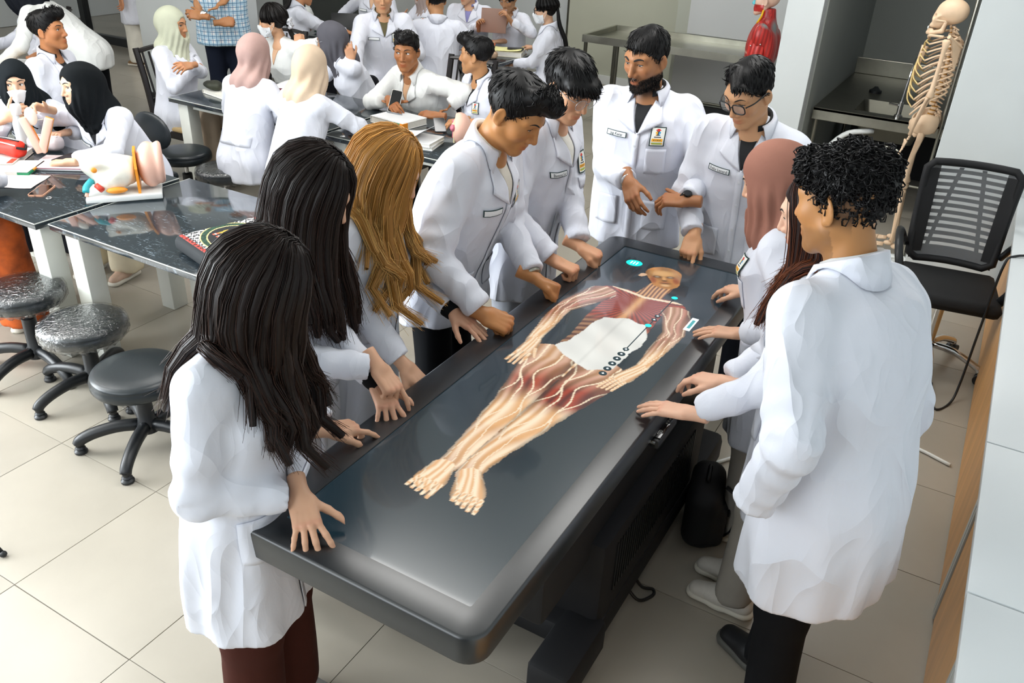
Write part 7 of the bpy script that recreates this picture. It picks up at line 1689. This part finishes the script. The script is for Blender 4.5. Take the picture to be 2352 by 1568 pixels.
def pel(p):
    q = np.stack([np.abs(p[:, 0]), p[:, 1], p[:, 2]], 1); w_ = np.maximum(np.abs(s_ell(q, (.02, .0, .02), (.125, .085, .10)))-.007, 0); d = np.abs(s_ell(q, (.02, .0, .02), (.125, .085, .10)))-.0065; d = smax(d, p[:, 2]-.06+.4*np.maximum(p[:, 1], 0)*1.2-.3*(q[:, 0]-.06), .01); d = smax(d, .055-q[:, 0]+.2*np.abs(p[:, 2]), .01); d = smax(d, -.05-p[:, 2], .01)
    d = smin(d, s_tube(q, [(.085, .0, -.02), (.055, .03, -.07), (.008, .075, -.04), (.05, .045, -.015)], [.024, .013, .010, .011], .01), .012); d = smin(d, s_ell(p, (0, -.065, .0), (.045, .018, .06)), .02); return d
V, F = sdf_mesh(pel, (-.18, -.12, -.12), (.18, .12, .14), .006); V += np.array([0, 0, Z+.83]); mk('pelvis', V, F, M_bone, t, True)
MB().cyl((0, -.10, .05), (0, -.10, Z+1.62), .010).tube(spl([(0, -.10, Z+1.62), (0, -.06, Z+1.66), (0, .0, Z+1.63), (0, .01, Z+1.57)], 8), .006, 6).build('stand_pole', M_steel, t, autos=40); b = MB()
for k in range(5): a = 2*math.pi*k/5; b.tube([(0, -.10, .09), (.25*math.cos(a), -.10+.25*math.sin(a), .05)], [.02, .014], 8)
b.build('stand_base', M_white, t)
for k in range(5): a = 2*math.pi*k/5; MB().cyl((.25*math.cos(a)-.01, -.10+.25*math.sin(a), .025), (.25*math.cos(a)+.01, -.10+.25*math.sin(a), .025), .025).build('caster', M_black, t)

# ------------------------------------------------------------------ muscle figure
t = thing('muscle_figure', 'life-size red anatomical muscle figure in profile beside the white wall end', 'anatomical model', (-1.70, 6.95, 0), math.radians(92)); k_ = .93
M_mus = mat('muscle_paint', 'ffffff', .35, attr='Col', bump=(70, .3, .004, (1, 1, .25)))
def figure(p):
    q = p/k_; qa = np.stack([np.abs(q[:, 0]), q[:, 1], q[:, 2]], 1)
    d = s_ell(q, (0, 0, 1.22), (.165, .125, .23)); d = smin(d, s_ell(q, (0, .0, .98), (.14, .105, .18)), .08); d = smin(d, s_ell(q, (0, -.02, .86), (.165, .125, .13)), .06); d = smin(d, s_cone(q, (0, -.03, 1.38), (0, -.005, 1.55), .062, .056), .05)
    d = smin(d, s_ell(qa, (.155, -.01, 1.33), (.06, .075, .10)), .04); d = smin(d, s_ell(qa, (.10, -.09, 1.22), (.075, .045, .14)), .04)
    leg = smin(s_cone(qa, (.085, 0, .85), (.085, .01, .47), .095, .062), s_cone(qa, (.085, .01, .47), (.085, -.01, .08), .062, .038), .04); leg = smin(leg, s_cone(qa, (.085, -.02, .045), (.09, .12, .03), .042, .03), .03); d = smin(d, leg, .05)
    an = np.arctan2(q[:, 1], qa[:, 0]); d = d-.0018*np.sin(an*11+q[:, 2]*6)*sm(1.5, 1.42, q[:, 2])-.006*np.abs(np.sin(q[:, 2]*34+qa[:, 0]*18))*np.exp(-(((q[:, 1]-.07)/.05)**2+((q[:, 2]-1.17)/.12)**2))
    return np.maximum(d, q[:, 2]-1.53)*k_
V, F = sdf_mesh(figure, (-.27, -.2, -.01), (.27, .2, 1.47), .0095); q = V/k_; fib = .5+.5*np.sin(np.arctan2(q[:, 1], np.abs(q[:, 0]))*42+q[:, 2]*20+3*nz3(q.astype(f32), 6)); C = np.array(srgb('8e1f1c'))+(np.array(srgb('c8322b'))-np.array(srgb('8e1f1c')))*fib[:, None]
def blob(c, r, col):
    global C
    w_ = np.clip(1.6-1.6*np.sqrt((((np.abs(q)*[1, 0, 0]+q*[0, 1, 1]-np.array(c))/np.array(r))**2).sum(1)), 0, 1)[:, None]; C = C*(1-w_)+np.array(srgb(col))*w_
blob((.17, -.03, 1.41), (.03, .05, .035), '8d9492'); blob((.05, -.10, 1.40), (.06, .05, .09), '7d8684'); blob((.04, -.13, 1.0), (.05, .05, .16), '868f8c'); blob((.15, .01, 1.36), (.02, .012, .06), 'd9b8a4'); blob((.13, .04, 1.26), (.018, .02, .05), 'd9b8a4')
for z_ in (1.08, 1.13, 1.18): blob((.10, .10, z_), (.05, .03, .012), 'e3bfa8')
for z_ in (.47,): blob((.085, .06, z_), (.04, .03, .05), 'd8cbb8')
mk('torso', V, F, M_mus, t, True, colors=C)
def mhead(p): return headsdf(p, {})
V, F = sdf_mesh(mhead, (-.1, -.13, -.14), (.1, .14, .14), .0048); q = V; C = np.repeat(np.array([srgb('dcb6a0')]), len(V), 0); m_ = (q[:, 2] < -.03) & (q[:, 1] > .0); C[m_] = srgb('b8302a'); C[(q[:, 2] < -.085)] = srgb('dcb6a0'); m_ = (q[:, 2] > .045) & (q[:, 1] > -.02); C[m_] = srgb('b02a26'); C[np.hypot(q[:, 1]-.10, q[:, 2]+.02) < .02] = srgb('5cc0cc')
mk('head', V*k_+np.array([0, .02, 1.585*k_]), F, M_mus, t, True, colors=C)
MB().tube(spl([(.05, .055, 1.55), (.055, .03, 1.49), (.05, .055, 1.43)], 10)*k_ if False else [tuple(np.array(v)*k_) for v in spl([(-.06, .02, 1.54), (-.062, .03, 1.47), (-.045, .06, 1.41)], 10)], .008, 8).build('nerve', mat('nerve_yellow', 'f0bb16', .4), t, True)
for s_ in (-1, 1):
    V, F = sdf_mesh(lambda p: s_ell(p, (s_*.165*k_, .005, 1.19*k_), (.032, .062, .16))-.003*np.sin(p[:, 1]*150+p[:, 2]*20), (s_*.165*k_-.08, -.1, .9), (s_*.165*k_+.08, .12, 1.34), .008); C = np.array(srgb('9c2320'))+(np.array(srgb('d23a31'))-np.array(srgb('9c2320')))*(.5+.5*np.sin(V[:, 1]*190+V[:, 2]*25))[:, None]; mk('side_muscle', V, F, M_mus, t, True, colors=C)
    for c in ((s_*.19, .05, 1.25), (s_*.20, -.03, 1.27)): MB().ell(np.array(c)*k_, (.007, .007, .007), 8).build('hook', M_chrome, t, True)
MB().box((0, 0, -.0), (.02, .02, .02)) 

# ------------------------------------------------------------------ bag, cables, tripod
def bagfn(p):
    d = s_box(p, (0, 0, .14), (.07, .14, .14), .06)-.006*nz3(p, 16); return smax(smin(d, s_box(p, (.06, 0, .11), (.035, .11, .09), .03), .02), .001-p[:, 2], .002)
t = thing('backpack', 'black backpack standing on the floor against the display table base', 'bag', (-0.54, 2.60, 0), math.radians(12)); V, F = sdf_mesh(bagfn, (-.13, -.2, -.01), (.14, .2, .4), .01); mk('bag_body', V, F, M_blk_matte, t, True); MB().tube(spl([(.07, -.05,   .28), (.13, -.07, .24), (.12, -.06, .1), (.09, -.04, .03)], 14), .011, 6, flat=.4).build('strap', M_black, t, True); MB().tube(spl([(0, -.04, .28), (.0, 0, .32), (0, .04, .28)], 10), .009, 6).build('grab_handle', M_black, t, True); MB().tube(spl([(.097, -.08, .17), (.1, 0, .19), (.097, .08, .17)], 8), .004, 6).build('zip', M_black, t)
tag(MB().tube(spl([(-.62, 3.05, .012), (-.42, 3.35, .010), (-.15, 3.72, .009), (.12, 3.69, .009), (.29, 3.632, .009)], 40), .008, 8).build('white_cable', M_white, None, True), 'white cable lying across the floor to the wood panel', 'cable')
tag(MB().tube(spl([(.62, 4.62, .757), (.45, 4.50, .757), (.30, 4.41, .757), (.262, 4.37, .70), (.255, 4.31, .40), (.252, 4.26, .10), (.235, 4.20, .008), (.18, 4.10, .007), (.14, 4.22, .007), (.06, 4.42, .007), (-.05, 4.40, .007)], 60), .006, 8).build('black_cable', M_black, None, True), 'black cable hanging from the white desk to the floor by the office chair', 'cable')
t = thing('tripod_stand', 'black tripod stand, only one foot showing at the lower left frame edge', 'tripod', (-3.16, 1.03, 0))
for k in range(3):
    a = math.radians(5+120*k); L_ = MB().tube([(.02*math.cos(a), .02*math.sin(a), .42), (.50*math.cos(a), .50*math.sin(a), .012)], .010, 8).build('leg', M_black, t, True); MB().ell((.505*math.cos(a), .505*math.sin(a), .012), (.014, .014, .012), 8).build('rubber_foot', M_dark, L_, True)
MB().cyl((0, 0, .12), (0, 0, 1.0), .012).build('pole', M_black, t)
# black cuffs and small accessories on people
def cuff(p, side, hexc, r=.040, l=.07, name='cuff'):
    A_ = p.arms[side]; e = A_['wr']-A_['el']; e /= np.linalg.norm(e); MB().tube([A_['wr']-e*l, A_['wr']-e*l*.5, A_['wr']+e*.004], [r, r*.97, r*.86], 14).build(name, cloth(hexc), p.root, True)
cuff(C, 'L', '101114') if False else None
